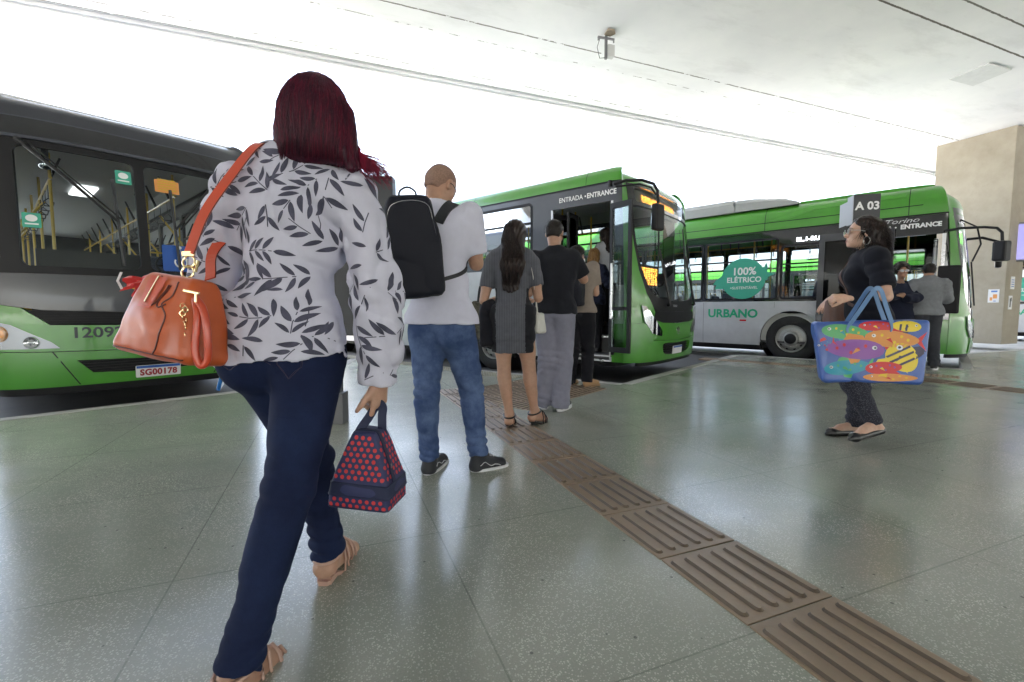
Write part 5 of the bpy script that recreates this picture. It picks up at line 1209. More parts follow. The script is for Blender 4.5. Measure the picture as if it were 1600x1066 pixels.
wf.body(SK['w2'], h=.009, hands=dict(R=(Vector((-.05, .02, -1)), Vector((1, -.35, 0)), dict(curls=[(10, 20, 20), (60, 55, 40), (65, 60, 40), (65, 60, 40)], thumb=38)),
    L=(Vector((-.15, .05, -1)), Vector((-1, -.3, 0)), dict(curl=(30, 35, 30)))), hah=.0033, toes=.004)
# blouse
M['blouse'] = cloth('white_crepe', (.56, .555, .66), var=.04, rough=.75, sheen=.1); M['leaf'] = cloth('leaf_print', (.075, .075, .112), var=.35, rough=.75, sheen=.1)
def w1_blouse():
    s = wf; lo, hi = s.bbox([s.P.translation, s.shL, s.shR, s.elL, s.elR, s.wrL, s.wrR, s.C @ Vector((0, 0, .22))], .19); f = Field(lo, hi, .0055)
    s.torso(f, .016, .055); f.el(s.P @ Vector((0, -.01, .06)), (.156, .124, .12), s.P, .05); f.econe(s.P @ Vector((0, -.005, .12)), s.P @ Vector((0, -.018, -.05)), (.140, .106), (.168, .146), s.P, .03)
    for n in 'RL':
        s.arm(f, n, .013, .018, t1=2, k=.05, wrist_r=.028)
        el_, wr = getattr(s, 'el' + n), getattr(s, 'wr' + n); f.rc(el_.lerp(wr, -.1), el_.lerp(wr, .62), .048, .047, .04); f.rc(el_.lerp(wr, .62), el_.lerp(wr, .86), .046, .031, .02); f.rc(el_.lerp(wr, .88), el_.lerp(wr, .98), .032, .031, .01)
        d = (wr - el_).normalized(); f.cut(el_.lerp(wr, .96), d) if n == 'R' else None
    f.rc(s.C @ Vector((-.05, -.0, .205)), s.C @ Vector((.05, -.0, .205)), .050, .050, .03)
    up = s.P.to_3x3() @ Vector((.0, -.06, 1)); hem = s.P @ Vector((0, 0, -.010))
    # only the body part is cut at the hem: lateral distance from the axis keeps the sleeves
    sl, P_ = f.sub_(f.lo, f.lo + np.array(f.n) * f.h); lx = npv(s.P.to_3x3() @ Vector((1, 0, 0))); q = P_ - npv(hem); t = q @ lx
    dz = -(q @ npv(up)) - .002 + .07 * t + .004 * np.sin(t * 40); m = np.abs(t) < .20; f.D = np.where(m, np.maximum(f.D, dz), f.D)
    c = s.C.translation; lowz = s.P.translation.z
    def wr_(P):
        z = P[:, 2]; w = np.clip((1.12 - z) / .25, 0, 1); a = .0075 * folds(P, (.8, .2, .5), 44, 1.) + .0095 * w * folds(P, (.25, 0, 1), 62, 4.) + .007 * w * folds(P, (1, .3, .2), 50, 2.) + .004 * folds(P, (.3, .3, 1), 38, 6.)
        ar = np.abs((P - npv(c)) @ lx) > .17; a = a + np.where(ar, .006 * folds(P, (.1, .2, 1), 58, 7.) + .005 * folds(P, (.6, .6, .5), 45, 9.), 0); return a
    f.disp(wr_); V, Q = f.mesh(); V = smooth_mesh(V, Q, 2, .5)
    # leaf branches projected from four sides
    rnd = random.Random(11); shapes = []
    def leaf(ca, cb, an, L, W_, mirr=0):
        pts = []; fs = []; n = 8; bend = rnd.uniform(-.12, .12)
        for i in range(n + 1):
            t = i / n; w_ = W_ * .5 * (math.sin(PI * t ** .80)) ** .85 + .0004; x = L * t; y = bend * L * math.sin(PI * t) * .5
            for sg in (-1, 0, 1): xx, yy = x, y + sg * w_; pts.append((ca + xx * math.cos(an) - yy * math.sin(an), cb + xx * math.sin(an) + yy * math.cos(an)))
        for i in range(n):
            for j in (0, 1): a = i * 3 + j; fs.append((a, a + 3, a + 4, a + 1))
        return pts, fs
    dirs = [(Vector((.10, 1, 0)).normalized(), .42), (Vector((-1, .25, 0)).normalized(), .55), (Vector((1, .1, 0)).normalized(), .55), (Vector((0, -1, 0)), .5)]
    cen = s.C.translation - Vector((0, 0, .12)); seen = []
    for di, (Dn, mind) in enumerate(dirs):
        B = Vector((0, 0, 1)); A = Dn.cross(B).normalized(); pl = []
        tries = 0
        while len(pl) < (190 if di == 0 else 110) and tries < 9000:
            tries += 1; a, b = rnd.uniform(-.36, .36), rnd.uniform(-.33, .36)
            if all(math.hypot(a - x, b - y) > .038 for x, y in pl): pl.append((a, b))
        occ = []
        for a, b in pl:
            new = []; got = 0
            if any(math.hypot(a - a_, b - b_) < .018 for a_, b_ in occ): continue
            an = rnd.uniform(0, 2 * PI); cur = rnd.uniform(-2.2, 2.2); n = rnd.randint(3, 5); x, y = a - .05 * math.cos(an), b - .05 * math.sin(an); st = []
            for i in range(n):
                st.append((x, y)); L = .056 * (1 - .35 * abs(i / n - .35)) * rnd.uniform(.75, 1.2); W_ = L * rnd.uniform(.23, .30)
                for sg in ((1, -1) if i < n - 1 else (0,)):
                    la = an + sg * R(rnd.uniform(32, 58)); ky = [(x + L * q_ * math.cos(la), y + L * q_ * math.sin(la)) for q_ in (.35, .65, 1.)]
                    if any(math.hypot(u_ - a_, v_ - b_) < .0105 for u_, v_ in ky for a_, b_ in occ): continue
                    new += ky; shapes.append((cen, A, B, Dn, *leaf(x + .004 * math.cos(la), y + .004 * math.sin(la), la, L, W_), mind)); got += 1
                x += .030 * math.cos(an); y += .030 * math.sin(an); an += cur * .03 * 3
            occ += new
            if got < 3: continue
            for (x0, y0), (x1, y1) in zip(st[:-1], st[1:]):
                dx, dy = x1 - x0, y1 - y0; m_ = math.hypot(dx, dy); ox, oy = -dy / m_ * .0013, dx / m_ * .0013; shapes.append((cen, A, B, Dn, [(x0 - ox, y0 - oy), (x1 - ox, y1 - oy), (x1 + ox, y1 + oy), (x0 + ox, y0 + oy)], [(0, 1, 2, 3)], mind))
    EV, EF = decals(V, Q, shapes)
    return s.outm('blouse', V, Q, M['blouse'], extra=[(EV, EF, M['leaf'])]), V, Q
blo, bV, bQ = w1_blouse(); bsnap = snapper(bV, bQ)
# jeans
M['jean1'] = denim('dark_denim', (.006, .012, .044), .6, (.016, .032, .095)); M['stitch'] = mat('dull_stitch', (.06, .045, .075), rough=.8)
def w1_jeans():
    s = wf; lo, hi = s.bbox([s.P.translation, s.knL, s.knR, s.anL, s.anR], .15); hi.z = s.P.translation.z + .12; f = Field(lo, hi, .006)
    s.torso(f, .012, .035, upper=False)
    for n in 'RL': s.leg(f, n, .012, .012, .014)
    for n in 'RL':
        kn, an = getattr(s, 'kn' + n), getattr(s, 'an' + n); f.rc(kn.lerp(an, .8), kn.lerp(an, 1.02), .046, .050, .02)
    P_ = s.P.translation
    # cleft between the buttocks and a fold under them
    f.rc(s.P @ Vector((0, -.165, .02)), s.P @ Vector((0, -.13, -.12)), .014, .010, .03, op='sub')
    for n in 'RL':
        kn, an = getattr(s, 'kn' + n), getattr(s, 'an' + n); d = (an - kn).normalized(); e = an + d * .012; m_ = .09
        sl, Pp = f.sub_(e - Vector((m_, m_, m_)), e + Vector((m_, m_, m_))); f.D[sl] = np.maximum(f.D[sl], (Pp - npv(e)) @ npv(d))
        sl, Pp = f.sub_(e - Vector((.15, .15, .22)), e + Vector((.15, .15, 0)) )
    f.cut(s.P @ Vector((0, 0, .085)), s.P.to_3x3() @ Vector((0, 0, 1)))
    kz = [(npv(getattr(s, 'kn' + n)), npv(getattr(s, 'an' + n)), npv(getattr(s, 'hp' + n))) for n in 'RL']
    def wr_(P):
        a = .0012 * nz(P, 30, 2.)
        for kn, an, hp in kz:
            dk = np.linalg.norm(P - kn, axis=1); a += .0075 * np.exp(-(dk / .11) ** 2) * folds(P, (.2, .2, 1), 95, 2., 1.1); da = np.linalg.norm(P - an, axis=1); a += .0095 * np.exp(-(da / .15) ** 2) * folds(P, (.15, .1, 1), 105, 5., 1.2)
            dh = np.linalg.norm(P - hp, axis=1); a += .006 * np.exp(-(dh / .12) ** 2) * folds(P, (.6, .1, 1), 60, 8., 1.5)
        return a
    f.disp(wr_); V, Q = f.mesh(); V = smooth_mesh(V, Q, 1); sn = snapper(V, Q); o = s.outm('jeans', V, Q, M['jean1'])
    def line(pts, n=6): return [sn(s.P @ Vector(p), .001)[0] for p in spline(pts, n)]
    pk = [(.035, -.2, .055), (.038, -.2, -.03), (.085, -.2, -.07), (.135, -.19, -.03), (.14, -.17, .055)]
    def densify(P_, n=6): return [tuple(Vector(a).lerp(Vector(b), k / n)) for a, b in zip(P_[:-1], P_[1:]) for k in range(n)] + [P_[-1]]
    for sg in (1, -1): s.mb('pocket_stitching', M['stitch'], lambda mb: [mb.tube([sn(s.P @ Vector((sg * (x + o_), y, z)), .0006)[0] for x, y, z in densify(pk)], .0007, 4) for o_ in (0, .005)], o)
    s.mb('seam_stitching', M['stitch'], lambda mb: mb.tube([sn(s.P @ Vector((.0, -.2, z)), .0006)[0] for z in (.08, .05, .02, -.01, -.04)], .0008, 4), o)
    return o
w1_jeans()
# sandals: block heel, sole, straps
M['sandal'] = mat('nude_leather', (.52, .33, .26), rough=.45, bump=.1, bscale=300); M['sole'] = mat('tan_sole', (.34, .19, .12), rough=.6)
def sandal(s, n, m=None, m2=None, sr=1., heel_h=.055, name='sandal', block=.022, straps=((.15, .0), (.32, .02), (.44, .01), (.60, .0), (.72, -.01)), foot_k=1.):
    m = m or M['sandal']; m2 = m2 or m; an, to = getattr(s, 'an' + n), getattr(s, 'to' + n); dh = Vector((to.x - an.x, to.y - an.y, 0)).normalized(); rt = dh.cross(Vector((0, 0, 1)))
    heel = an - dh * .04 * s.s; hz = an.z - .078 * s.s; tz = to.z - .022; L = (Vector((to.x, to.y, 0)) - Vector((heel.x, heel.y, 0))).length + .035
    def surf(t): z = lerp(hz, tz, min(1, max(0, (t - .12) / .5)) ** .8 if t > .12 else 0); return Vector((heel.x, heel.y, 0)) + dh * L * (t) + Vector((0, 0, z))
    wd = lambda t: (.026 + .016 * math.sin(PI * min(1, t * .9 + .05)) ** 1.2) * (1 if t < .92 else .82) * s.s
    def sole(mb):
        N = 14; vs = []; fs = []
        for i in range(N + 1):
            t = i / N; c = surf(t); w_ = wd(t); vs += [c + rt * w_, c - rt * w_, c - rt * w_ * .96 - Vector((0, 0, .012)), c + rt * w_ * .96 - Vector((0, 0, .012))]
        for i in range(N):
            for k in range(4): fs.append((i * 4 + k, i * 4 + (k + 1) % 4, i * 4 + 4 + (k + 1) % 4, i * 4 + 4 + k))
        mb.add(vs, fs + [(0, 1, 2, 3), tuple(N * 4 + k for k in (3, 2, 1, 0))], None, False)
        c = surf(.09); b_ = [c + rt * x * block + dh * y * block * 1.1 for x, y in ((1, -1), (1, .9), (.5, 1.25), (-.5, 1.25), (-1, .9), (-1, -1), (-.6, -1.4), (.6, -1.4))]; g0 = surf(.09).z - heel_h
        vv = [p - Vector((0, 0, .008)) for p in b_] + [Vector((c.x + (p.x - c.x) * .85, c.y + (p.y - c.y) * .85, g0)) for p in b_]; mb.add(vv, [tuple(range(8)), tuple(range(15, 7, -1))] + [(i, (i + 1) % 8, (i + 1) % 8 + 8, i + 8) for i in range(8)], None, False)
    o = s.mb(name, m, sole)
    f0 = Field(*s.bbox([an, to], .11), .006); s.foot(f0, n, .003); s.leg(f0, n, .002); V, Q = f0.mesh(); bv = BVHTree.FromPolygons([Vector(p) for p in V.tolist()], Q.tolist())
    def loopat(t, tilt, hgt=None):
        c = surf(t) + Vector((0, 0, .02)); pts = []
        for k in range(13):
            a = PI * k / 12; dr = (rt * math.cos(a) + Vector((0, 0, 1)) * math.sin(a) + dh * tilt * math.sin(a)); o_ = c + dr * .12; loc, no, i, d = bv.ray_cast(o_, -dr.normalized())
            pts.append((loc + no * .0025) if loc is not None else c + dr * .03)
        pts[0] = surf(t) + rt * wd(t); pts[-1] = surf(t) - rt * wd(t); return pts
    for t, tl in straps:
        if t < .3: continue
        s.mb('strap', m, lambda mb: mb.tube(loopat(t, tl), .0042 * sr, 6, flat=.6), o)
    c = an + Vector((0, 0, -.005)); an_ = []
    for k in range(24):
        a = 2 * PI * k / 24; dr = rt * math.cos(a) + dh * math.sin(a); loc, no, i, d = bv.ray_cast(c + dr * .12 + Vector((0, 0, .012 * math.sin(a))), -dr); an_.append((loc + no * .002) if loc is not None else c + dr * .035)
    s.mb('strap', m, lambda mb: mb.tube(an_, .0038 * sr, 6, closed=True), o)
    s.mb('strap', m, lambda mb: [mb.tube(spline([surf(.04) + rt * sg * wd(.04), an + rt * sg * .033 - dh * .01 + Vector((0, 0, -.02)), an + dh * .03 + rt * sg * .02 + Vector((0, 0, .0))], 4), .0038, 6) for sg in (1, -1)], o)
    return o
for n in 'RL': sandal(wf, n, sr=1.35, block=.026)
# hair: a soft cap, then strands
M['hair1'] = hairm('burgundy_hair', (.022, .004, .013), (.085, .006, .022), .42)
M['hair1b'] = hairm('burgundy_tips', (.09, .006, .022), (.26, .012, .04), .42)
def strands(s, name, m, roots, parent=None, r=.0011, n=4, taper=.35):
    b = MB(); b.mat(m)
    for P_ in roots:
        N = len(P_); b.tube([Vector(p) - s.loc for p in P_], [r * (1 if i < N * .6 else lerp(1, taper, (i / (N - 1) - .6) / .4)) for i in range(N)], n)
    return b.build(name, parent or s.root, fix=False)
def w1_hair():
    s = wf; H_ = s.Hd; V_ = lambda x, y, z: H_ @ Vector((x, y, z)); f = Field(*s.bbox([V_(0, 0, .12), V_(0, -.05, -.30)], .17), .005)
    f.el(V_(0, -.018, .034), (.0785, .102, .090), H_, .03); f.el(V_(0, -.038, -.04), (.079, .078, .10), H_, .05)
    for x, y, z, rr in ((-.060, -.050, -.105, .034), (-.02, -.078, -.118, .036), (.03, -.078, -.112, .036), (.070, -.050, -.105, .034)): f.rc(V_(x * .8, y * .9, .0), V_(x * 1.1, y * .9, z), .046, rr, .04)
    f.rc(V_(-.07, -.04, -.05), V_(-.112, -.035, -.138), .036, .018, .035); f.rc(V_(.060, -.04, -.05), V_(.126, -.03, -.150), .036, .016, .035)
    f.rc(V_(.085, -.02, -.0), V_(.13, .0, -.14), .03, .008, .03)
    f.el(V_(0, .10, -.03), (.066, .07, .11), H_, .02, op='sub')
    c = npv(V_(0, -.02, 0)); ax = npv(H_.to_3x3() @ Vector((1, 0, 0))); ay = npv(H_.to_3x3() @ Vector((0, 1, 0)))
    def g(P): q = P - c; an = np.arctan2(q @ ax, -(q @ ay)); z = q[:, 2]; return .0010 * np.sin(an * 46 + 3 * np.sin(z * 14) + 2 * nz(P, 12)) + .0007 * np.sin(an * 97 + 2 * nz(P, 9)) + .002 * nz(P, 22, 3)
    f.disp(g); V, Q = f.mesh(); o = s.outm('hair', V, Q, M['hair1']); sn = snapper(V, Q)
    rnd = random.Random(4); st = []; tips = []
    for i in range(2600):
        an = rnd.uniform(-2.5, 2.5); x0 = math.sin(an) * .05 * rnd.uniform(.1, 1); y0 = -.02 - math.cos(an) * .06 * rnd.uniform(.1, 1)
        P_ = []; Lz = rnd.uniform(.200, .232); flare = rnd.uniform(.9, 1.15); 
        for k in range(12):
            t = k / 11; z = .135 - (.135 + Lz - .06) * t ** 1.15; wdt = .055 + .045 * min(1, t * 2.6) + .018 * max(0, t - .7); p = V_(math.sin(an) * wdt * flare * min(1, .25 + t * 4), -.025 - math.cos(an) * wdt * 1.08 * min(1, .25 + t * 4), z)
            if z > -.125: p = sn(p, rnd.uniform(-.0005, .0022))[0]; last = p
            else: base = last; dz_ = (-.125 - z); p = last + (H_.to_3x3() @ Vector((math.sin(an) * .12 * dz_, -math.cos(an) * .02 * dz_, -dz_))) * 1.0; p = Vector(p); 
            P_.append(p)
            if z <= -.125: pass
        # re-lay the free part so it hangs from the last snapped point
        st.append(P_)
    # free part fix
    out = []
    for P_ in st:
        Q_ = [P_[0]]; anchor = None
        for p in P_[1:]: Q_.append(p)
        out.append(Q_)
    strands(s, 'hair_strands', M['hair1'], out[:2000], o, r=.0008); strands(s, 'hair_strands', M['hair1b'], out[2000:2350], o, r=.0007)
    wisps = []
    for i in range(300):
        q = rnd.uniform(-1, 1); e = rnd.random(); a = V_(.074, -.02 + q * .015, -.02 + q * .02); ex = rnd.uniform(.165, .225) if e > .3 else rnd.uniform(.13, .16)
        wisps.append(spline([a, V_(.096 + q * .006, -.01, -.05), V_(.128 + q * .008, .0, -.085 - .03 * e), V_(ex - .03, .005, -.105 - .05 * e + q * .010), V_(ex + .015, .01 + q * .01, -.12 - .075 * e + rnd.uniform(-.018, .018))], 4))
    strands(s, 'hair_strands', M['hair1b'], wisps, o, r=.0009)
w1_hair()
# ---------------------------------------------------------------- orange handbag and dotted lunch bag
M['orl'] = mat('orange_leather', (.50, .095, .022), rough=.42, coat=.10, bump=.35, bscale=260, bdist=.0006, var=.10, vscale=9); M['orl2'] = mat('red_orange_leather', (.55, .065, .022), rough=.33, coat=.3, bump=.15, bscale=260)
M['pipe'] = mat('dark_piping', (.10, .018, .012), rough=.45); M['gold'] = mat('pale_gold', (.85, .66, .36), metal=1, rough=.22); M['scarf'] = mat('red_scarf', (.62, .03, .03), rough=.7, sheen=.3); M['scarfw'] = mat('white_scarf_edge', (.70, .66, .68), rough=.7)
def handbag():
    O = at(277, 497, 1.24); T = Matrix.Translation(O) @ Matrix.Rotation(R(-20), 4, 'Z') @ Matrix.Rotation(R(8), 4, 'Y') @ Matrix.Rotation(R(-6), 4, 'X')
    root = empty('handbag', O, 0, label='orange leather handbag hanging from the shoulder of the woman with burgundy hair', cat='handbag')
    s = type('o', (), {})(); hx, hy, hz = .150, .062, .112
    f = Field(O - Vector((.22, .2, .2)), O + Vector((.22, .2, .2)), .0035)
    def tp(q):
        t = np.clip((q[..., 2] + hz) / (2 * hz), 0, 1); sx = 1 - .30 * t - .06 * t * t; sy = 1.12 - .50 * t ** 1.5; q = q.copy(); q[..., 0] /= sx; q[..., 1] /= sy; return q
    f.box(O, (hx, hy, hz), T, .028, .005, taper=tp); f.el(T @ Vector((0, 0, -.02)), (.13, .075, .09), T, .03)
    f.disp(lambda P: .0022 * nz(P, 16, 3) + .0012 * nz(P, 45, 1)); V, Q = f.mesh(); V = smooth_mesh(V, Q, 1)
    me = bpy.data.meshes.new('bag_body'); me.from_pydata((V - np.array(O)).tolist(), [], Q.tolist()); me.materials.append(M['orl']); me.polygons.foreach_set('use_smooth', [True] * len(Q)); o = bpy.data.objects.new('bag_body', me); COL.objects.link(o); o.parent = root
    sn = snapper(V, Q); F_ = Fig.__new__(Fig); F_.loc = O; F_.root = root
    S = lambda x, y, z, off=.001: sn(T @ Vector((x, y, z)), off)[0]
    def seam(mb, pts, r=.0022): mb.tube([S(*p, .0008) for p in spline(pts, 6)], r, 6)
    F_.mb('piping', M['pipe'], lambda mb: (seam(mb, [(.045, -.1, .13), (.05, -.1, .08), (.035, -.12, .06), (.062, -.12, .02), (.06, -.12, -.05), (.03, -.12, -.12)]), seam(mb, [(-.15, -.10, -.118), (-.05, -.12, -.125), (.05, -.12, -.125), (.16, -.10, -.118)]),
        seam(mb, [(.02, -.1, .10), (.015, -.12, .06), (.03, -.12, .045), (.05, -.12, .06)]), seam(mb, [(-.03, -.05, .12), (-.045, -.1, .09), (-.05, -.12, .055), (-.02, -.12, .045), (.005, -.12, .06), (.012, -.1, .10)])), o)
    def patch(mb):
        N, M_ = 8, 6; P = [[S(lerp(-.062, -.002, i / N), lerp(-.06, -.12, j / M_), lerp(.118, .035, j / M_), .003) for i in range(N + 1)] for j in range(M_ + 1)]; vs = [p for r_ in P for p in r_]
        mb.add(vs, [(j * (N + 1) + i, j * (N + 1) + i + 1, (j + 1) * (N + 1) + i + 1, (j + 1) * (N + 1) + i) for j in range(M_) for i in range(N)], None, True)
    F_.mb('flap', M['orl2'], patch, o)
    F_.mb('zip', M['gold'], lambda mb: mb.tube([S(-.035, -.06, .118, .004), S(-.034, -.1, .085, .005), S(-.033, -.12, .058, .005)], .0028, 6, flat=.5), o)
    # shoulder strap up to the shoulder and over it
    a = T @ Vector((.035, -.015, .128)); shp = at(403, 236, 1.325)
    F_.mb('ring', M['gold'], lambda mb: ([mb.tube([c + Vector((.016 * math.cos(t), .004 * math.sin(t), .016 * math.sin(t))) for t in [2 * PI * k / 16 for k in range(16)]], .0028, 6, closed=True) for c in (a, a + Vector((.004, 0, .027)))], mb.box((-.016, -.003, -.006), (.016, .003, .006), Matrix.Translation(a + Vector((.004, 0, .048)))) , mb.tube([a + Vector((.02, .0, .0)), a + Vector((.03, -.002, .03))], .004, 6)))
    p0 = a + Vector((.006, 0, .05)); pts = [p0, p0.lerp(shp, .35) + Vector((-.010, -.022, .004)), p0.lerp(shp, .7) + Vector((-.008, -.02, .006)), shp + Vector((-.004, -.012, .006)), shp + Vector((.012, .028, .026)), shp + Vector((.008, .085, .012)), shp + Vector((-.03, .11, -.10)), a.lerp(shp, .25) + Vector((-.035, .10, .0)), T @ Vector((.04, .045, .12))]
    nr = [Vector((-.2, -1, .1))] * 3 + [Vector((-.1, -.8, .5)), Vector((0, -.1, 1)), Vector((0, .8, .6)), Vector((0, 1, 0)), Vector((0, 1, 0)), Vector((0, 1, 0))]
    sp = spline(pts, 8); nn = [nr[min(int(i / 8), 8)].lerp(nr[min(int(i / 8) + 1, 8)], (i % 8) / 8) for i in range(len(sp))]
    F_.mb('shoulder_strap', M['orl2'], lambda mb: ribbon(mb, sp, .030, .0045, nn))
    F_.mb('strap_edge', M['pipe'], lambda mb: [mb.tube([p + (sp[min(i + 1, len(sp) - 1)] - sp[max(i - 1, 0)]).normalized().cross(nn[i]).normalized() * sg * .0148 for i, p in enumerate(sp)], .0018, 4) for sg in (1, -1)], root)
    # loop handle hanging over the right end, with brass fittings and a charm
    e = T @ Vector((.118, -.035, .055)); hp_ = spline([e + Vector((-.004, -.004, .012)), e + Vector((.020, -.012, -.02)), e + Vector((.030, -.016, -.08)), e + Vector((.026, -.014, -.145)), e + Vector((.010, -.018, -.160)), e + Vector((.0, -.020, -.12)), e + Vector((.006, -.014, -.04)), e + Vector((-.004, -.004, .005))], 6)
    F_.mb('handle', M['orl2'], lambda mb: mb.tube(hp_, .0092, 10))
    F_.mb('buckle', M['gold'], lambda mb: (mb.box((-.02, -.004, -.004), (.02, .004, .004), Matrix.Translation(e + Vector((-.008, -.012, .026))) @ Matrix.Rotation(R(12), 4, 'Y'), .002), mb.tube([e + Vector((.01, -.022, .02)), e + Vector((.01, -.024, .0))], .003, 6)))
    rn = random.Random(3)
    def chain(mb):
        c = e + Vector((-.020, -.020, -.010))
        for k in range(9):
            p = c + Vector((rn.uniform(-.007, .007), rn.uniform(-.006, .0), -.009 * k)); ax = rn.uniform(0, PI); mb.tube([p + Vector((.006 * math.cos(t) * math.cos(ax), .006 * math.cos(t) * math.sin(ax), .007 * math.sin(t))) for t in [2 * PI * j / 10 for j in range(10)]], .0016, 5, closed=True)
    F_.mb('charm', M['gold'], chain)
    # scarf tied at the left end
    c = T @ Vector((-.115, -.01, .085))
    def rag(mb, dirs, L, wd, sd):
        rr = random.Random(sd)
        for d, ln in dirs:
            d = Vector(d).normalized(); pts = [c + d * (L * ln * t / 8) + Vector((0, 0, -.01 * (t / 8) ** 2)) for t in range(9)]; x = d.cross(Vector((0, -.9, .3))).normalized(); vs = []; fs = []
            for i, p in enumerate(pts):
                w_ = wd * (.25 + .75 * (i / 8) ** .8)
                for j in range(7): u = j / 6 - .5; vs.append(p + x * u * w_ + Vector((0, -.012 * math.cos(u * 9 + i * .5), 0)))
            for i in range(8):
                for j in range(6): fs.append((i * 7 + j, i * 7 + j + 1, (i + 1) * 7 + j + 1, (i + 1) * 7 + j))
            mb.add(vs, fs, None, True)
    F_.mb('scarf', M['scarf'], lambda mb: (rag(mb, [((-1, -.2, .05), 1), ((-.5, -.4, -.9), .75)], .062, .046, 1), mb.tube([c + Vector((-.01, 0, -.012)), c + Vector((.004, -.012, .004)), c + Vector((.012, 0, .014))], [.010, .014, .010], 8)))
    F_.mb('scarf_edge', M['scarfw'], lambda mb: ribbon(mb, [c + Vector((-.062, -.018, .024)), c + Vector((-.065, -.028, .0)), c + Vector((-.058, -.024, -.022))], .006, .002, Vector((0, -1, .2))))
    return root
handbag()
M['lnavy'] = mat('navy_nylon', (.020, .026, .095), rough=.6, bump=.25, bscale=900, bdist=.0005); M['lband'] = mat('dark_navy_webbing', (.012, .018, .055), rough=.7, bump=.4, bscale=700, bdist=.0006); M['ldot'] = mat('red_print_dot', (.55, .035, .04), rough=.6)
def lunch():
    O = at(577, 727, 1.375); T = Matrix.Translation(O) @ Matrix.Rotation(R(-8), 4, 'Z') @ Matrix.Rotation(R(3), 4, 'Y')
    root = empty('lunch_bag', O - Vector((0, 0, .11)), 0, label='navy lunch bag with red dots held in the right hand of the foreground woman', cat='lunch bag')
    hx, hy, hz = .092, .075, .115
    def pf(t): return 1. if t < .22 else lerp(1.0, .36, ((t - .22) / .78) ** 1.1)
    def tp(q):
        t = np.clip((q[..., 2] + hz) / (2 * hz), 0, 1); s_ = np.where(t < .25, 1.04, 1.04 - .66 * ((t - .25) / .75) ** 1.15); s2 = np.where(t < .25, 1.0, 1.0 - .40 * ((t - .25) / .75)); q = q.copy(); q[..., 0] /= s_; q[..., 1] /= s2; return q
    f = Field(O - Vector((.17, .17, .16)), O + Vector((.17, .17, .16)), .0032); f.box(O, (hx, hy, hz), T, .016, .005, taper=tp); f.disp(lambda P: .0018 * nz(P, 28, 4)); V, Q = f.mesh(); V = smooth_mesh(V, Q, 1)
    shapes = []; D8 = [2 * PI * k / 10 for k in range(10)]
    for Dn in (Vector((0, 1, 0)), Vector((-1, 0, 0)), Vector((0, -1, 0)), Vector((1, 0, 0))):
        Dw = (T.to_3x3() @ Dn).normalized(); B = (T.to_3x3() @ Vector((0, 0, 1))).normalized(); A = Dw.cross(B).normalized()
        for r_ in range(-7, 8):
            for c_ in range(-7, 8):
                a, b = c_ * .0205 + (r_ % 2) * .01025, r_ * .0165
                if -.072 < b < -.030 : continue
                shapes.append((Vector(O), A, B, Dw, [(a, b)] + [(a + .0062 * math.cos(t), b + .0062 * math.sin(t)) for t in D8], [(0, 1 + k, 1 + (k + 1) % 10) for k in range(10)], .5))
    EV, EF = decals(V, Q, shapes, .0007); F_ = Fig.__new__(Fig); F_.loc = root.location.copy(); F_.root = root
    o = F_.outm('bag_body', V, Q, M['lnavy'], extra=[(EV, EF, M['ldot'])]); sn = snapper(V, Q); S = lambda x, y, z, off=.001: sn(T @ Vector((x, y, z)), off)[0]
    sq = [(x * .094, y * .077) for x, y in rrect(-1, -1, 1, 1, .2, 4)]
    def band(mb, z0, z1, off=.003):
        n = len(sq); vs = [S(x, y, z, off) for z in (z0, z1) for x, y in [(sq[i][0] * 1.1, sq[i][1] * 1.1) for i in range(n)]]; mb.add(vs, [(i, (i + 1) % n, (i + 1) % n + n, i + n) for i in range(n)], None, True)
    F_.mb('band', M['lband'], lambda mb: (band(mb, -.068, -.034), mb.tube([S(x * 1.1, y * 1.1, -.070, .002) for x, y in sq], .003, 6, closed=True), mb.tube([S(x * 1.1, y * 1.1, -.032, .002) for x, y in sq], .003, 6, closed=True), mb.tube([S(x * 1.1, y * 1.1, -.112, .001) for x, y in sq], .0025, 6, closed=True)), o)
    zp = spline([(.10, -.02, -.03), (.08, -.02, .03), (.045, -.02, .09), (.0, -.02, .125), (-.045, -.02, .09), (-.08, -.02, .03), (-.10, -.02, -.03)], 6)
    F_.mb('zip', M['lband'], lambda mb: ribbon(mb, [S(*p, .002) for p in zp], .016, .004, [sn(T @ Vector(p))[1] for p in zp]), o)
    F_.mb('zip_pull', M['chrome'], lambda mb: mb.box((-.003, -.002, -.014), (.003, .002, .0), Matrix.Translation(S(.078, -.02, .02, .006))), o)
    hd_ = at(592, 636, 1.395); a, b = T @ Vector((-.026, -.02, .108)), T @ Vector((.03, .02, .108))
    sp = spline([a - Vector((0, 0, .03)), a, a.lerp(hd_, .6) + Vector((-.006, 0, 0)), hd_ + Vector((-.012, 0, -.002)), hd_ + Vector((.0, .004, .010)), hd_ + Vector((.012, .0, -.002)), b.lerp(hd_, .6) + Vector((.006, 0, 0)), b, b - Vector((0, 0, .03))], 6)
    F_.mb('handle', M['lband'], lambda mb: ribbon(mb, sp, .026, .004, Vector((.2, -1, 0))))
lunch()
# phone and ring in the left hand
M['bluem'] = mat('blue_plastic', (.02, .16, .50), rough=.3, coat=.5)
ph = at(349, 588, 1.45); o = MB(); o.mat(M['bluem']); o.box((-.008, -.030, -.04), (.004, .030, .035), bev=.003); o_ = o.build('phone'); o_.location = ph; o_.rotation_euler = (R(10), R(15), R(25)); tag(o_, label='blue phone held low in the left hand of the foreground woman', cat='phone')
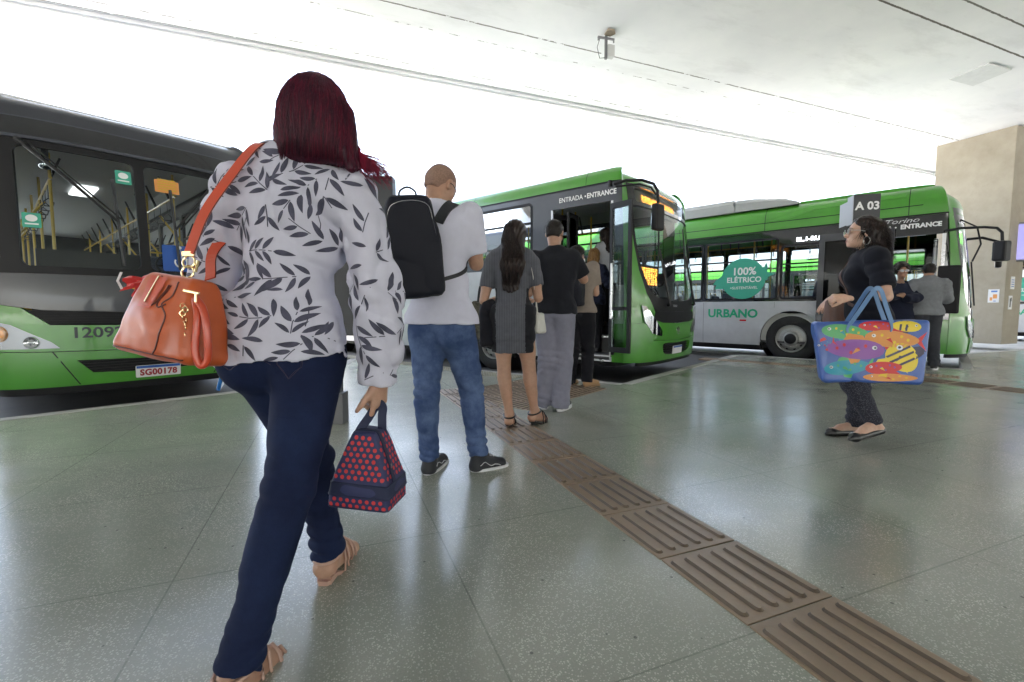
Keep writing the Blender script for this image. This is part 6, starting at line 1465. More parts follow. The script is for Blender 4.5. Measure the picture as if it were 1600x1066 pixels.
# ---------------------------------------------------------------- the man in a white t-shirt and jeans with a black backpack
def shirt(s, m, g=.016, sleeve=.62, hem=-.02, h=.007, amp=.0035, collar=.07, loose=.012, name='shirt', neckd=.225, slg=.016, seed=1., k=.05, warp=1., folds_f=55, flare=.0, it=2):
    """short or long sleeved top: torso and sleeves as one garment. hem: height above the pelvis centre"""
    q = s.s; pts = [s.P.translation, s.shL, s.shR, s.elL, s.elR, s.C @ Vector((0, 0, .2))] + ([s.wrL, s.wrR] if sleeve > 1 else []); lo, hi = s.bbox(pts, .21); lo.z = (s.P @ Vector((0, 0, hem))).z - .03; f = Field(lo, hi, h)
    if sleeve > 1: lo.z = min(lo.z, s.wrL.z - .05, s.wrR.z - .05); f = Field(lo, hi, h)
    s.torso(f, g, k); f.el(s.P @ Vector((0, 0, .05)), ((.150 + loose + flare) * q * s.hipk, (.108 + loose + flare) * q, .13 * q), s.P, .05)
    if hem < -.05: f.econe(s.P @ Vector((0, 0, .0)), s.P @ Vector((0, 0, hem - .03)), ((.155 + loose) * q * s.hipk, (.112 + loose) * q), ((.158 + loose + flare) * q * s.hipk, (.115 + loose + flare) * q), s.P, .03)
    for n in 'RL': f.rc(getattr(s, 'hp' + n) + Vector((0, 0, .01)), getattr(s, 'hp' + n).lerp(getattr(s, 'kn' + n), .3), (.088 * s.hipk) * q + g + .006, .080 * q + g + .006, .06)
    f.el(s.P @ Vector((0, -.02, -.02)), (.150 * q * s.hipk + g, .116 * q + g, .10 * q), s.P, .05)
    hp_ = s.P @ Vector((0, 0, hem)); f.cut(hp_, -(s.P.to_3x3() @ Vector((0, 0, 1)))) if sleeve <= 1 else None
    if sleeve > 1:
        sl, P_ = f.sub_(f.lo, f.lo + np.array(f.n) * f.h); lx = npv(s.P.to_3x3() @ Vector((1, 0, 0))); qq = P_ - npv(hp_); f.D = np.where(np.abs(qq @ lx) < .2, np.maximum(f.D, -(qq @ npv(s.P.to_3x3() @ Vector((0, 0, 1))))), f.D)
    for n in 'RL':
        # sleeves go in after the hem is cut
        f2 = f.like(); s.arm(f2, n, slg, slg + .008, t1=max(sleeve, .3) if sleeve > 1 else sleeve, k=.03)
        sh, el_, wr = getattr(s, 'sh' + n), getattr(s, 'el' + n), getattr(s, 'wr' + n)
        if sleeve <= 1: d = (el_ - sh).normalized(); f2.cut(sh.lerp(el_, sleeve), d)
        else: d = (wr - el_).normalized(); f2.cut(el_.lerp(wr, sleeve - 1), d)
        k_ = .04; hh = np.clip(.5 + .5 * (f.D - f2.D) / k_, 0, 1); f.D = f.D * (1 - hh) + f2.D * hh - k_ * hh * (1 - hh)
    f.rc(s.C @ Vector((-.01, .02, neckd * q + .03)), s.C @ Vector((.01, .02, neckd * q + .03)), collar * q, collar * q, .004, op='sub')
    lx = npv(s.C.to_3x3() @ Vector((1, 0, 0))); cc = npv(s.C.translation); zz = s.P.translation.z
    def w_(P):
        low = np.clip((zz + .28 - P[:, 2]) / .3, 0, 1); a = amp * (.6 * folds(P, (.3, .2, 1), folds_f, seed, warp) * (.4 + low) + .7 * folds(P, (1, .3, .25), folds_f * .8, seed + 3, warp * 1.4) * (.5 + .6 * low)); t = np.abs((P - cc) @ lx)
        return a + np.where(t > .17 * q, amp * .8 * folds(P, (.2, .4, 1), folds_f * 1.2, seed + 6), 0)
    f.disp(w_); V, Q = f.mesh(); V = smooth_mesh(V, Q, it); return s.out_(name, V, Q, m), V, Q
Fig.out_ = lambda s, name, V, Q, m: s.outm(name, V, Q, m)
def trousers(s, m, g=(.012, .014, .018), waist=.10, h=.007, amp=.004, cut=.0, name='trousers', seed=2., straight=0., knee=1., hem=1.):
    lo, hi = s.bbox([s.P.translation, s.knL, s.knR, s.anL, s.anR], .19); hi.z = s.P.translation.z + waist + .04; f = Field(lo, hi, h); s.torso(f, g[0], .035, upper=False)
    for n in 'RL':
        s.leg(f, n, g[0], g[1], g[2]); hp, kn, an = [getattr(s, j + n) for j in ('hp', 'kn', 'an')]
        if straight: f.rc(hp.lerp(kn, .4), kn, .075 * s.s, .062 * s.s + straight * .3, .03); f.rc(kn, kn.lerp(an, 1.05), .060 * s.s + straight * .3, .045 * s.s + straight, .03)
    if s.f: f.rc(s.P @ Vector((0, -.15, .0)), s.P @ Vector((0, -.13, -.12)), .012, .010, .03, op='sub')
    for n in 'RL':
        kn, an = getattr(s, 'kn' + n), getattr(s, 'an' + n); d = (an - kn).normalized(); e = an + d * cut; m_ = .11; sl, Pp = f.sub_(e - Vector((m_, m_, m_)), e + Vector((m_, m_, m_))); f.D[sl] = np.maximum(f.D[sl], (Pp - npv(e)) @ npv(d))
    f.cut(s.P @ Vector((0, 0, waist)), s.P.to_3x3() @ Vector((0, 0, 1))); kz = [(npv(getattr(s, 'kn' + n)), npv(getattr(s, 'an' + n)), npv(getattr(s, 'hp' + n))) for n in 'RL']
    def w_(P):
        a = amp * .3 * nz(P, 26, seed)
        for kn, an, hp in kz:
            dk = np.linalg.norm(P - kn, axis=1); da = np.linalg.norm(P - an, axis=1); dh = np.linalg.norm(P - hp, axis=1)
            a += amp * knee * np.exp(-(dk / .12) ** 2) * folds(P, (.2, .2, 1), 82, seed) + amp * 1.3 * hem * np.exp(-(da / .16) ** 2) * folds(P, (.25, .1, 1), 88, seed + 2) + amp * .8 * np.exp(-(dh / .12) ** 2) * folds(P, (.6, .1, 1), 60, seed + 4)
        return a
    f.disp(w_); V, Q = f.mesh(); V = smooth_mesh(V, Q, 1); return s.outm(name, V, Q, m), V, Q
def sneaker(s, n, up, sole, stripe=None, name='shoe', h=.0055, gs=.008, solez=.034):
    an, to = getattr(s, 'an' + n), getattr(s, 'to' + n); dh = Vector((to.x - an.x, to.y - an.y, 0)).normalized(); rt = dh.cross(Vector((0, 0, 1))); heel = an - dh * .042 * s.s; g0 = min(an.z - .083 * s.s, to.z - .02)
    heel = Vector((heel.x, heel.y, g0)); L = (Vector((to.x, to.y, g0)) - heel).length + .055 * s.s; q = s.s
    f = Field(*s.bbox([an + Vector((0, 0, .03)), heel, heel + dh * L], .07), h); ht = heel + Vector((0, 0, .045 * q)); tp = heel + dh * (L - .045 * q) + Vector((0, 0, .036 * q))
    f.rc(ht + dh * .03 * q, tp, .037 * q, .036 * q, .02, fl=(rt, 1.12)); f.rc(ht + dh * .028 * q, an + Vector((0, 0, .012)), .038 * q, .039 * q, .02); f.rc(an + dh * .02 * q + Vector((0, 0, -.01)), heel + dh * L * .62 + Vector((0, 0, .048 * q)), .036 * q, .030 * q, .025)
    f.cut(heel + Vector((0, 0, .020)), (0, 0, -1)); f.cut(an + Vector((0, 0, .025 * q)), Vector((0, 0, 1)) - dh * .25)
    V, Q = f.mesh(); V = smooth_mesh(V, Q, 1); o = s.outm(name, V, Q, up)
    def outl(k=1., dx=0): return [heel + dh * (L * (.5 - .5 * math.cos(a)) * 1.0 * (1) + dx) + rt * (math.sin(a) * (.037 + .012 * (.5 - .5 * math.cos(a))) * (1.08 if abs(math.sin(a)) > .3 else 1) * k * q) for a in [2 * PI * i / 36 for i in range(36)]]
    def sl(mb):
        P = [heel + dh * (L * (.5 - .5 * (abs(math.cos(a)) ** .72) * (1 if math.cos(a) > 0 else -1))) + rt * (abs(math.sin(a)) ** .8 * (1 if math.sin(a) > 0 else -1)) * (.040 + .011 * (.5 - .5 * math.cos(a))) * q for a in [2 * PI * i / 40 for i in range(40)]]; c = heel + dh * L / 2; N = 40; vs = []
        for z, kk in ((0, 1.02), (.004, 1.05), (solez - .004, 1.06), (solez, 1.03)): vs += [c + (p - c) * kk + Vector((0, 0, z)) for p in P]
        mb.add(vs, [(r_ * N + i, r_ * N + (i + 1) % N, (r_ + 1) * N + (i + 1) % N, (r_ + 1) * N + i) for r_ in range(3) for i in range(N)] + [tuple(range(N))[::-1], tuple(range(3 * N, 4 * N))], None, True)
    s.mb('sole', sole, sl, o)
    if stripe:
        sn = snapper(V, Q)
        for sg in (1, -1):
            pts = [heel + dh * L * t + rt * sg * .08 + Vector((0, 0, z * q)) for t, z in ((.16, .062), (.32, .072), (.45, .050), (.60, .058), (.74, .040))]
            s.mb('side_stripe', stripe, lambda mb: mb.tube([sn(p, .001)[0] for p in spline(pts, 5)], .0042, 5, flat=.5), o)
        s.mb('laces', stripe, lambda mb: [mb.tube([sn(heel + dh * L * t + rt * x + Vector((0, 0, .1)), .003)[0] for x in (-.022, -.01, 0, .01, .022)], .0028, 5) for t in (.46, .53, .60)], o)
    return o
M['tee'] = cloth('white_cotton', (.58, .58, .69), var=.03, bump=.2); M['jean2'] = denim('blue_denim', (.040, .072, .175), .85, (.16, .23, .40)); M['bshoe'] = mat('black_canvas', (.012, .013, .018), rough=.6, bump=.2, bscale=400); M['wsole'] = mat('white_rubber', (.62, .62, .64), rough=.5, var=.06, vscale=30)
M['stub'] = mat('shaved_hair', (.25, .15, .11), rough=.8, var=.3, vscale=150, bump=.6, bscale=500); M['pack'] = mat('black_pack_fabric', (.009, .010, .017), rough=.62, bump=.3, bscale=600, spec=.25); M['strap'] = mat('black_webbing', (.012, .013, .017), rough=.6, bump=.4, bscale=500)
wm = Fig('bald man in a white t-shirt and blue jeans looking down at his hands', (-.33, 2.66), R(-12), 1.03, False)
Li = lambda s, u, v, Y: tuple(s.W.inverted() @ at(u, v, Y))
h_ = Li(wm, 690, 505, 2.66); wm.pel = (h_[0], h_[1], h_[2], 0, 0, 0); c_ = Li(wm, 683, 385, 2.66); wm.che = (c_[0], c_[1], c_[2], 2, 2, 0); d_ = Li(wm, 686, 285, 2.66); wm.hd = (d_[0], d_[1] + .035, d_[2] - .01, -30, 4, -24); wm.bulk = 1.10; wm.hipk = 1.08
wm.world('knL', at(667, 612, 2.60)); wm.world('anL', at(671, 716, 2.62)); wm.world('toL', at(689, 722, 2.80)); wm.world('knR', at(737, 610, 2.70)); wm.world('anR', at(747, 711, 2.66)); wm.world('toR', at(779, 728, 2.73))
wm.world('shR', at(733, 338, 2.66)); wm.world('elR', at(744, 412, 2.72)); wm.world('wrR', at(716, 402, 2.96)); wm.world('shL', at(634, 338, 2.66)); wm.world('elL', at(626, 415, 2.72)); wm.world('wrL', at(660, 402, 2.96)); wm.frames()
wm.body(SK['w1'], h=.011, hh=.0055, hands=dict(R=(Vector((-.6, .7, .1)), Vector((.6, .3, -.6)), dict(curl=(35, 45, 30))), L=(Vector((.6, .7, .1)), Vector((-.6, .3, -.6)), dict(curl=(35, 45, 30)))), bare_feet=False, hah=.0055)
_, tV, tQ = shirt(wm, M['tee'], sleeve=.78, hem=.0, g=.016, slg=.020, amp=.005, loose=.016, flare=.012, seed=4, folds_f=42)
trousers(wm, M['jean2'], g=(.010, .012, .018), amp=.0085, waist=.10, seed=5, cut=-.005)
_p = wm.P
for n in 'RL': sneaker(wm, n, M['bshoe'], M['wsole'], M['wsole'])
def cap_hair(s, m, g=.004, zlow=-.03, back=-.06, name='hair', h=.006, thick=.0, noise_=0., strands_=0, length=.012, fz=.05, brow=.062):
    """close-cropped hair over the skull, hairline above the brow and behind the ears"""
    H_ = s.Hd; q = s.s * .98; V_ = lambda x, y, z: H_ @ Vector((x * q, y * q, z * q)); f = Field(*s.bbox([V_(0, 0, .02)], .15), h); f.el(V_(0, -.012, .030), (.075 * q + g, .094 * q + g, .083 * q + g), H_, .01); f.rc(V_(-.025, -.062, -.0), V_(.025, -.062, -.0), .036 * q + g, .036 * q + g, .03); f.rc(V_(-.02, -.055, -.05), V_(.02, -.055, -.05), .030 * q + g, .030 * q + g, .03)
    f.cut(V_(0, brow, .055), H_.to_3x3() @ Vector((0, 1, .25))); f.cut(V_(0, -.0, zlow + .01), H_.to_3x3() @ Vector((0, .9, -.75))); f.cut(V_(0, 0, back), H_.to_3x3() @ Vector((0, 0, -1)))
    if noise_: f.disp(lambda P: noise_ * (nz(P, 60, 3) + .6 * nz(P, 130, 5)))
    V, Q = f.mesh(); V = smooth_mesh(V, Q, 1); o = s.outm(name, V, Q, m)
    if strands_:
        rr = random.Random(8); sn = snapper(V, Q); st = []
        for i in range(strands_):
            d = Vector((rr.gauss(0, 1), rr.gauss(-.3, 1), rr.gauss(.3, .8))).normalized(); p, no = sn(V_(0, -.01, .02) + (H_.to_3x3() @ d) * .1, 0.)
            if (H_.inverted() @ p).z < back + .012: continue
            t = (no + H_.to_3x3() @ Vector((rr.uniform(-.6, .6), rr.uniform(-.2, .9), -.5))).normalized(); st.append([p, p + t * length * .5, p + t * length + Vector((0, 0, -length * .2))])
        strands(s, 'hair_strands', m, st, o, r=.0009, n=3)
    return o
cap_hair(wm, M['stub'], g=.0005, zlow=-.045)
wm.mb('glasses', M['black'], lambda mb: (mb.tube([wm.Hd @ Vector((sg * .08, -.01, .004)) if k == 0 else wm.Hd @ Vector((sg * .07, .09, .004)) for k in (0, 1)], .0022, 6) if 0 else [mb.tube([wm.Hd @ Vector(p) for p in ((sg * .082, -.02, -.004), (sg * .082, .01, .006), (sg * .066, .094, .004), (sg * .012, .104, .006))], .0022, 6) for sg in (1, -1)]))
def backpack(s, O, T, hx, hy, hz, m, name='backpack', label='', snap=None, straps=True):
    root = empty(name, O - Vector((0, 0, hz)), 0, label=label, cat='backpack'); F_ = Fig.__new__(Fig); F_.loc = root.location.copy(); F_.root = root
    f = Field(O - Vector((hx, hx, hz)) * 1.3 - Vector((.08, .08, .05)), O + Vector((hx, hx, hz)) * 1.3 + Vector((.08, .08, .05)), .005)
    def tp(q): t = np.clip((q[..., 2] + hz) / (2 * hz), 0, 1); q = q.copy(); q[..., 0] /= (1 - .30 * (np.clip(t - .5, 0, 1) / .5) ** 1.6); q[..., 1] /= (1.06 - .35 * t ** 2); return q
    f.box(O, (hx, hy, hz), T, .035, .01, taper=tp); f.disp(lambda P: .006 * nz(P, 11, 2) + .004 * folds(P, (.3, 1, .9), 34, 2)); V, Q = f.mesh(); V = smooth_mesh(V, Q, 1); o = F_.outm('pack_body', V, Q, m); sn = snapper(V, Q); S = lambda x, y, z, off=.002: sn(T @ Vector((x, y, z)), off)[0]
    rim = [S(x, -hy * .35, z, .001) for x, z in [(hx * 1.1 * math.copysign(abs(math.cos(a)) ** .5, math.cos(a)), hz * 1.05 * math.copysign(abs(math.sin(a)) ** .5, math.sin(a))) for a in [2 * PI * k / 48 for k in range(48)]]]
    F_.mb('piping', M['strap'], lambda mb: mb.tube(rim, .0035, 6, closed=True), o)
    F_.mb('zip', M['gloss'], lambda mb: mb.tube([S(x, -hy * 1.2, z, .001) for x, z in spline2([(-hx * .85, hz * .2), (-hx * .8, hz * .72), (0, hz * .93), (hx * .8, hz * .72), (hx * .85, hz * .2)])], .0022, 6), o)
    F_.mb('handle', M['strap'], lambda mb: mb.tube(spline([T @ Vector(p) for p in ((-.045, hy * .4, hz * .96), (-.04, hy * .3, hz * 1.12), (0, hy * .2, hz * 1.2), (.04, hy * .3, hz * 1.12), (.045, hy * .4, hz * .96))], 5), .006, 8), o)
    return root, F_, sn
def spline2(p): return [(v.x, v.y) for v in spline([(a, b, 0) for a, b in p], 8)]
def drape(mb, sn, pts, wd, th, off=.006, n=6):
    P = []; N = []
    for p in spline(pts, n): a, b = sn(p, off); P.append(a); N.append(b)
    for _ in range(2): P = [P[0]] + [(P[i - 1] + P[i] * 2 + P[i + 1]) / 4 for i in range(1, len(P) - 1)] + [P[-1]]
    ribbon(mb, P, wd, th, N)
TB = Matrix.Translation(at(644, 387, 2.46)) @ Matrix.Rotation(R(16), 4, 'Z') @ Matrix.Rotation(R(3), 4, 'X') @ Matrix.Rotation(R(-4), 4, 'Y')
bp, BF, bsn = backpack(wm, at(644, 387, 2.46), TB, .150, .072, .262, M['pack'], label='black backpack slung on the back of the man in the white t-shirt')
tsn = snapper(tV, tQ)
def wstraps():
    for sg, top, wst in ((1, at(668, 318, 2.50), None), (-1, at(628, 322, 2.50), None)):
        C = wm.C; a = [wm.C @ Vector((sg * .055, -.12, .11)), wm.C @ Vector((sg * .085, -.06, .20)), wm.C @ Vector((sg * .10, .02, .21)), wm.C @ Vector((sg * .115, .10, .14)), wm.C @ Vector((sg * .125, .14, .04)), wm.C @ Vector((sg * .150, .12, -.06))]
        BF.mb('shoulder_strap', M['strap'], lambda mb: drape(mb, tsn, a, .058, .012, .009), bp)
        b_ = [wm.C @ Vector((sg * .150, .12, -.06)), wm.C @ Vector((sg * .185, .05, -.10)), wm.C @ Vector((sg * .16, -.06, -.16)), TB @ Vector((sg * .125, .06, -.19))]
        BF.mb('strap_webbing', M['strap'], lambda mb: drape(mb, tsn, b_[:3] + [b_[3]], .022, .003, .006), bp)
wstraps()
# ---------------------------------------------------------------- the woman in the grey dress
M['dress'] = cloth('charcoal_pinstripe', (.085, .088, .105), var=.12, bump=.3); M['dressb'] = cloth('black_panel', (.014, .014, .018), var=.1)
def stripes(m, axis_rot=0., f=220, c2=(.15, .155, .175), w_=.18):
    n, l = m.node_tree.nodes, m.node_tree.links; b = n['Principled BSDF']; v = mapped(n, l, axis_rot); sp = n.new('ShaderNodeSeparateXYZ'); l.new(v, sp.inputs[0])
    s_ = math_node(n, l, 'LESS_THAN', math_node(n, l, 'FRACT', math_node(n, l, 'MULTIPLY', sp.outputs[0], f)), w_); base = b.inputs['Base Color'].links[0].from_socket
    x = n.new('ShaderNodeMix'); x.data_type = 'RGBA'; l.new(s_, x.inputs[0]); l.new(base, x.inputs[6]); x.inputs[7].default_value = (*c2, 1); l.new(x.outputs[2], b.inputs['Base Color'])
stripes(M['dress'], f=75)
M['hair3'] = hairm('dark_brown_hair', (.010, .007, .007), (.035, .020, .016), .40, (50, 50, 5)); M['bleath'] = mat('black_leather', (.012, .011, .012), rough=.35, coat=.2, bump=.15)
wd = Fig('woman in a charcoal dress with long dark hair standing in the queue', (0.08, 3.72), R(-8), .985, True)
Lp = lambda s, key, *a: s.world(key, at(*a))
p = Li(wd, 801, 498, 3.72); wd.pel = (p[0], p[1], .955, 0, 0, 0); p = Li(wd, 799, 425, 3.72); wd.che = (p[0], p[1], 1.255, 0, 0, 0); p = Li(wd, 806, 375, 3.72); wd.hd = (p[0], p[1], 1.545, -4, 0, -20); wd.hipk = 1.04
Lp(wd, 'knL', 788, 590, 3.70); Lp(wd, 'anL', 796, 648, 3.66); Lp(wd, 'toL', 799, 662, 3.80); Lp(wd, 'knR', 828, 590, 3.72); Lp(wd, 'anR', 835, 643, 3.72); Lp(wd, 'toR', 851, 656, 3.84)
Lp(wd, 'shL', 768, 412, 3.72); Lp(wd, 'elL', 756, 470, 3.70); Lp(wd, 'wrL', 772, 468, 3.92); Lp(wd, 'shR', 832, 412, 3.72); Lp(wd, 'elR', 841, 466, 3.70); Lp(wd, 'wrR', 828, 470, 3.92); wd.frames()
wd.body(SK['w1'], h=.011, hh=.007, hands=dict(R=(Vector((-.7, .6, .1)), Vector((.3, .3, -.8)), dict(curl=(35, 45, 30))), L=(Vector((.7, .6, .1)), Vector((-.3, .3, -.8)), dict(curl=(35, 45, 30)))), bare_feet=True, hah=.0065, legk=(-.012, 0, 0))
def dress():
    s = wd; lo, hi = s.bbox([s.P.translation, s.knL, s.knR, s.shL, s.shR, s.elL, s.elR, s.C @ Vector((0, 0, .2))], .20); f = Field(lo, hi, .008); s.torso(f, .012, .045)
    hz = s.P @ Vector((0, 0, -.36)); f.econe(s.P @ Vector((0, 0, .02)), s.P @ Vector((0, -.01, -.24)), (.182, .146), (.180, .142), s.P, .04); f.econe(s.P @ Vector((0, -.01, -.2)), hz, (.180, .142), (.170, .132), s.P, .02)
    f.rc(s.P @ Vector((0, -.17, -.26)), s.P @ Vector((0, -.16, -.42)), .004, .012, .002, op='sub')
    for n in 'RL':
        f2 = f.like(); s.arm(f2, n, .012, .014, t1=.66, k=.03); sh, el_ = getattr(s, 'sh' + n), getattr(s, 'el' + n); f2.cut(sh.lerp(el_, .64), (el_ - sh)); k_ = .03; hh = np.clip(.5 + .5 * (f.D - f2.D) / k_, 0, 1); f.D = f.D * (1 - hh) + f2.D * hh - k_ * hh * (1 - hh)
    f.cut(s.P @ Vector((0, 0, -.345)), (0, 0, -1)); f.rc(s.C @ Vector((0, .02, .255)), s.C @ Vector((0, .03, .28)), .066, .066, .004, op='sub')
    f.disp(lambda P: .004 * folds(P, (1, .2, .25), 42, 3.) + .0035 * folds(P, (.2, .2, 1), 40, 6.)); V, Q = f.mesh(); V = smooth_mesh(V, Q, 1); c = np.array(s.P.inverted()); 
    L = V @ c[:3, :3].T + c[:3, 3]; o = s.outm('dress', V, Q, M['dress']); o.data.materials.append(M['dressb'])
    ctr = L[Q].mean(1); side = ((np.abs(ctr[:, 0]) > .118) & (ctr[:, 2] < .17)); o.data.polygons.foreach_set('material_index', side.astype(np.int32)); return o, V, Q
do, dV, dQ = dress()
for n in 'RL': sandal(wd, n, M['bleath'], M['bleath'], heel_h=.065, sr=1.7, name='heeled_sandal', block=.013, straps=((.5, .0), (.66, -.01), (.75, 0)))
def long_hair(s, m, z_end=-.43, wd_=.075, name='hair', seed=2, lock=None, h=.007, nst=500, wav=.012, dx=-.01, width_end=.05, back=-.07, face=True, stm=None):
    H_ = s.Hd; V_ = lambda x, y, z: H_.translation + (s.W.to_3x3() @ Vector((x, y, z))) if z < -.08 else H_ @ Vector((x, y, z)); f = Field(*s.bbox([V_(0, 0, .12), V_(0, -.05, z_end - .02)], .16), h)
    f.el(V_(0, -.015, .038), (.086, .104, .094), H_, .03); f.el(V_(0, -.035, -.04), (.086, .082, .10), H_, .05)
    pts = [(x_, back - .012 * (1 - (x_ / .07) ** 2), None) for x_ in (-.055, -.018, .02, .055)]
    for x_, y_, _ in pts: f.rc(V_(x_ * .9, back * .6, -.05), V_(x_ * .95 + dx * .5, y_ - .03, -.24), .048, .046, .035); f.rc(V_(x_ * .95 + dx * .5, y_ - .03, -.24), V_(x_ * width_end / .06 + dx, y_ - .03, z_end + abs(x_) * .6), .046, .014, .035)
    if face: f.el(V_(0, .10, -.03), (.064, .07, .105), H_, .02, op='sub')
    c = npv(H_.translation); ax = npv(s.W.to_3x3() @ Vector((1, 0, 0)))
    f.disp(lambda P: .0035 * np.sin(((P - c) @ ax) * 210 + 3.5 * np.sin(P[:, 2] * 22) + 2.5 * nz(P, 10, seed)) + wav * .35 * nz(P, 24, seed + 2)); V, Q = f.mesh(); V = smooth_mesh(V, Q, 1); o = s.outm(name, V, Q, m); sn = snapper(V, Q); rr = random.Random(seed); st = []
    for i in range(nst):
        x = rr.uniform(-1, 1); P_ = []; ph = rr.uniform(0, 6); of = rr.uniform(-.0005, .004); zt = rr.uniform(z_end + .04, z_end + .16)
        for k in range(14):
            t = k / 13; z = lerp(.10, zt, t); w_ = lerp(.03, .085, min(1, t * 3)) if t < .4 else lerp(.085, width_end + .012, (t - .4) / .6); p = V_(x * w_ + dx * t + .004 * math.sin(ph + t * 14), -.14, z); P_.append(sn(p, of)[0])
        st.append(P_)
    strands(s, 'hair_strands', stm or m, st, o, r=.0013, n=3); return o
long_hair(wd, M['hair3'], z_end=-.455, dx=-.03, width_end=.055)
# her white shoulder bag, jacket over the left arm
M['crm'] = mat('cream_leather', (.55, .54, .50), rough=.45, bump=.1); M['jacket'] = cloth('black_wool', (.013, .013, .018), var=.15, bump=.6, scale=300)
def soft_bag(name, label, cat, O, T, half, m, sl=.02, strap=None, sm=None, h=.006, amp=.004, tap=.25, rad=.02):
    root = empty(name, O - Vector((0, 0, half[2])), 0, label=label, cat=cat); F_ = Fig.__new__(Fig); F_.loc = root.location.copy(); F_.root = root; mx = max(half) * 1.3 + .05
    f = Field(O - Vector((mx, mx, mx)), O + Vector((mx, mx, mx)), h)
    def tp(q): t = np.clip((q[..., 2] + half[2]) / (2 * half[2]), 0, 1); q = q.copy(); q[..., 0] /= (1 - tap * .4 * t); q[..., 1] /= (1.1 - tap * 1.6 * t); return q
    f.box(O, half, T, rad, .01, taper=tp); f.disp(lambda P: amp * nz(P, 22, 2) + amp * folds(P, (1, .5, .4), 45, 3)); V, Q = f.mesh(); V = smooth_mesh(V, Q, 1); o = F_.outm('bag_body', V, Q, m)
    if strap: F_.mb('strap', sm or m, lambda mb: ribbon(mb, spline(strap[0], 6), strap[1], .004, strap[2]))
    return root, F_, V, Q
O = at(842, 505, 3.78); a_sh = wd.shR + Vector((-.02, -.03, .055))
soft_bag('shoulder_bag', 'small cream bag with black print hanging beside the woman in the dress', 'bag', O, Matrix.Translation(O) @ Matrix.Rotation(R(60), 4, 'Z'), (.075, .035, .085), M['crm'], strap=([O + Vector((-.02, -.03, .08)), a_sh + Vector((.03, -.03, -.2)), a_sh + Vector((0, -.02, -.03)), a_sh + Vector((0, .03, .015)), a_sh + Vector((.02, .10, -.05)), O + Vector((-.01, .04, .08))], .018, Vector((.9, -.5, .2))))
_r, F_, V_b, Q_b = soft_bag('handbag_charm', 'x', 'x', O, Matrix.Identity(4), (.01, .01, .01), M['crm']) if 0 else (None,) * 4
O = at(762, 505, 3.70)
jr, jf, jv, jq = soft_bag('jacket', 'black jacket folded over the left forearm of the woman in the dress', 'jacket', O, Matrix.Translation(O) @ Matrix.Rotation(R(8), 4, 'Z'), (.062, .055, .19), M['jacket'], amp=.010, tap=.1, rad=.035)
O = at(748, 500, 3.95)
soft_bag('shoulder_bag', 'dark olive patterned bag hanging beside the black jacket', 'bag', O, Matrix.Translation(O) @ Matrix.Rotation(R(-10), 4, 'Z'), (.065, .05, .16), mat('olive_print', (.09, .085, .06), rough=.7, var=.6, vscale=40), amp=.006, strap=([O + Vector((.0, -.03, .14)), O + Vector((.02, -.02, .28)), O + Vector((.05, .03, .30)), O + Vector((.03, .03, .14))], .03, Vector((0, -1, 0))), sm=M['strap'])
# ---------------------------------------------------------------- the man in a black t-shirt and grey trousers
M['btee'] = cloth('black_cotton', (.014, .015, .020), var=.1); M['gtr'] = cloth('grey_trouser_cloth', (.22, .22, .28), var=.06, bump=.3); M['hairb'] = hairm('black_short_hair', (.008, .007, .007), (.025, .018, .015), .5, (120, 120, 60))
m4 = Fig('man in a black t-shirt and loose grey trousers queuing at the middle bus', (.44, 4.28), R(-14), 1.035)
p = Li(m4, 866, 487, 4.28); m4.pel = (p[0], p[1], .95, 0, 0, 0); p = Li(m4, 868, 430, 4.28); m4.che = (p[0], p[1], 1.29, 0, 0, 0); p = Li(m4, 866, 363, 4.28); m4.hd = (p[0], p[1] + .02, 1.665, -14, 0, -6); m4.bulk = 1.08
Lp(m4, 'knL', 856, 565, 4.24); Lp(m4, 'anL', 850, 625, 4.34); Lp(m4, 'toL', 848, 628, 4.50); Lp(m4, 'knR', 880, 565, 4.24); Lp(m4, 'anR', 876, 628, 4.24); Lp(m4, 'toR', 886, 632, 4.40)
Lp(m4, 'shL', 835, 405, 4.28); Lp(m4, 'elL', 826, 458, 4.30); Lp(m4, 'wrL', 842, 445, 4.52); Lp(m4, 'shR', 894, 403, 4.28); Lp(m4, 'elR', 912, 437, 4.36); Lp(m4, 'wrR', 884, 428, 4.55); m4.frames()
m4.body(SK['w1'], h=.012, hh=.007, hands=dict(R=(Vector((-.9, .3, .2)), Vector((.2, .2, -.8)), dict(curl=(30, 40, 30)))), bare_feet=False, hah=.007)
shirt(m4, M['btee'], sleeve=.80, hem=-.03, g=.018, slg=.022, amp=.005, loose=.02, seed=7, h=.009, folds_f=38); trousers(m4, M['gtr'], g=(.020, .030, .040), amp=.008, waist=.05, seed=8, h=.009, straight=.030, cut=.05)
for n in 'RL': sneaker(m4, n, M['bshoe'], M['wsole'], h=.008)
cap_hair(m4, M['hairb'], g=.007, zlow=-.04, back=-.055, h=.008, noise_=.0015, strands_=350, length=.012)
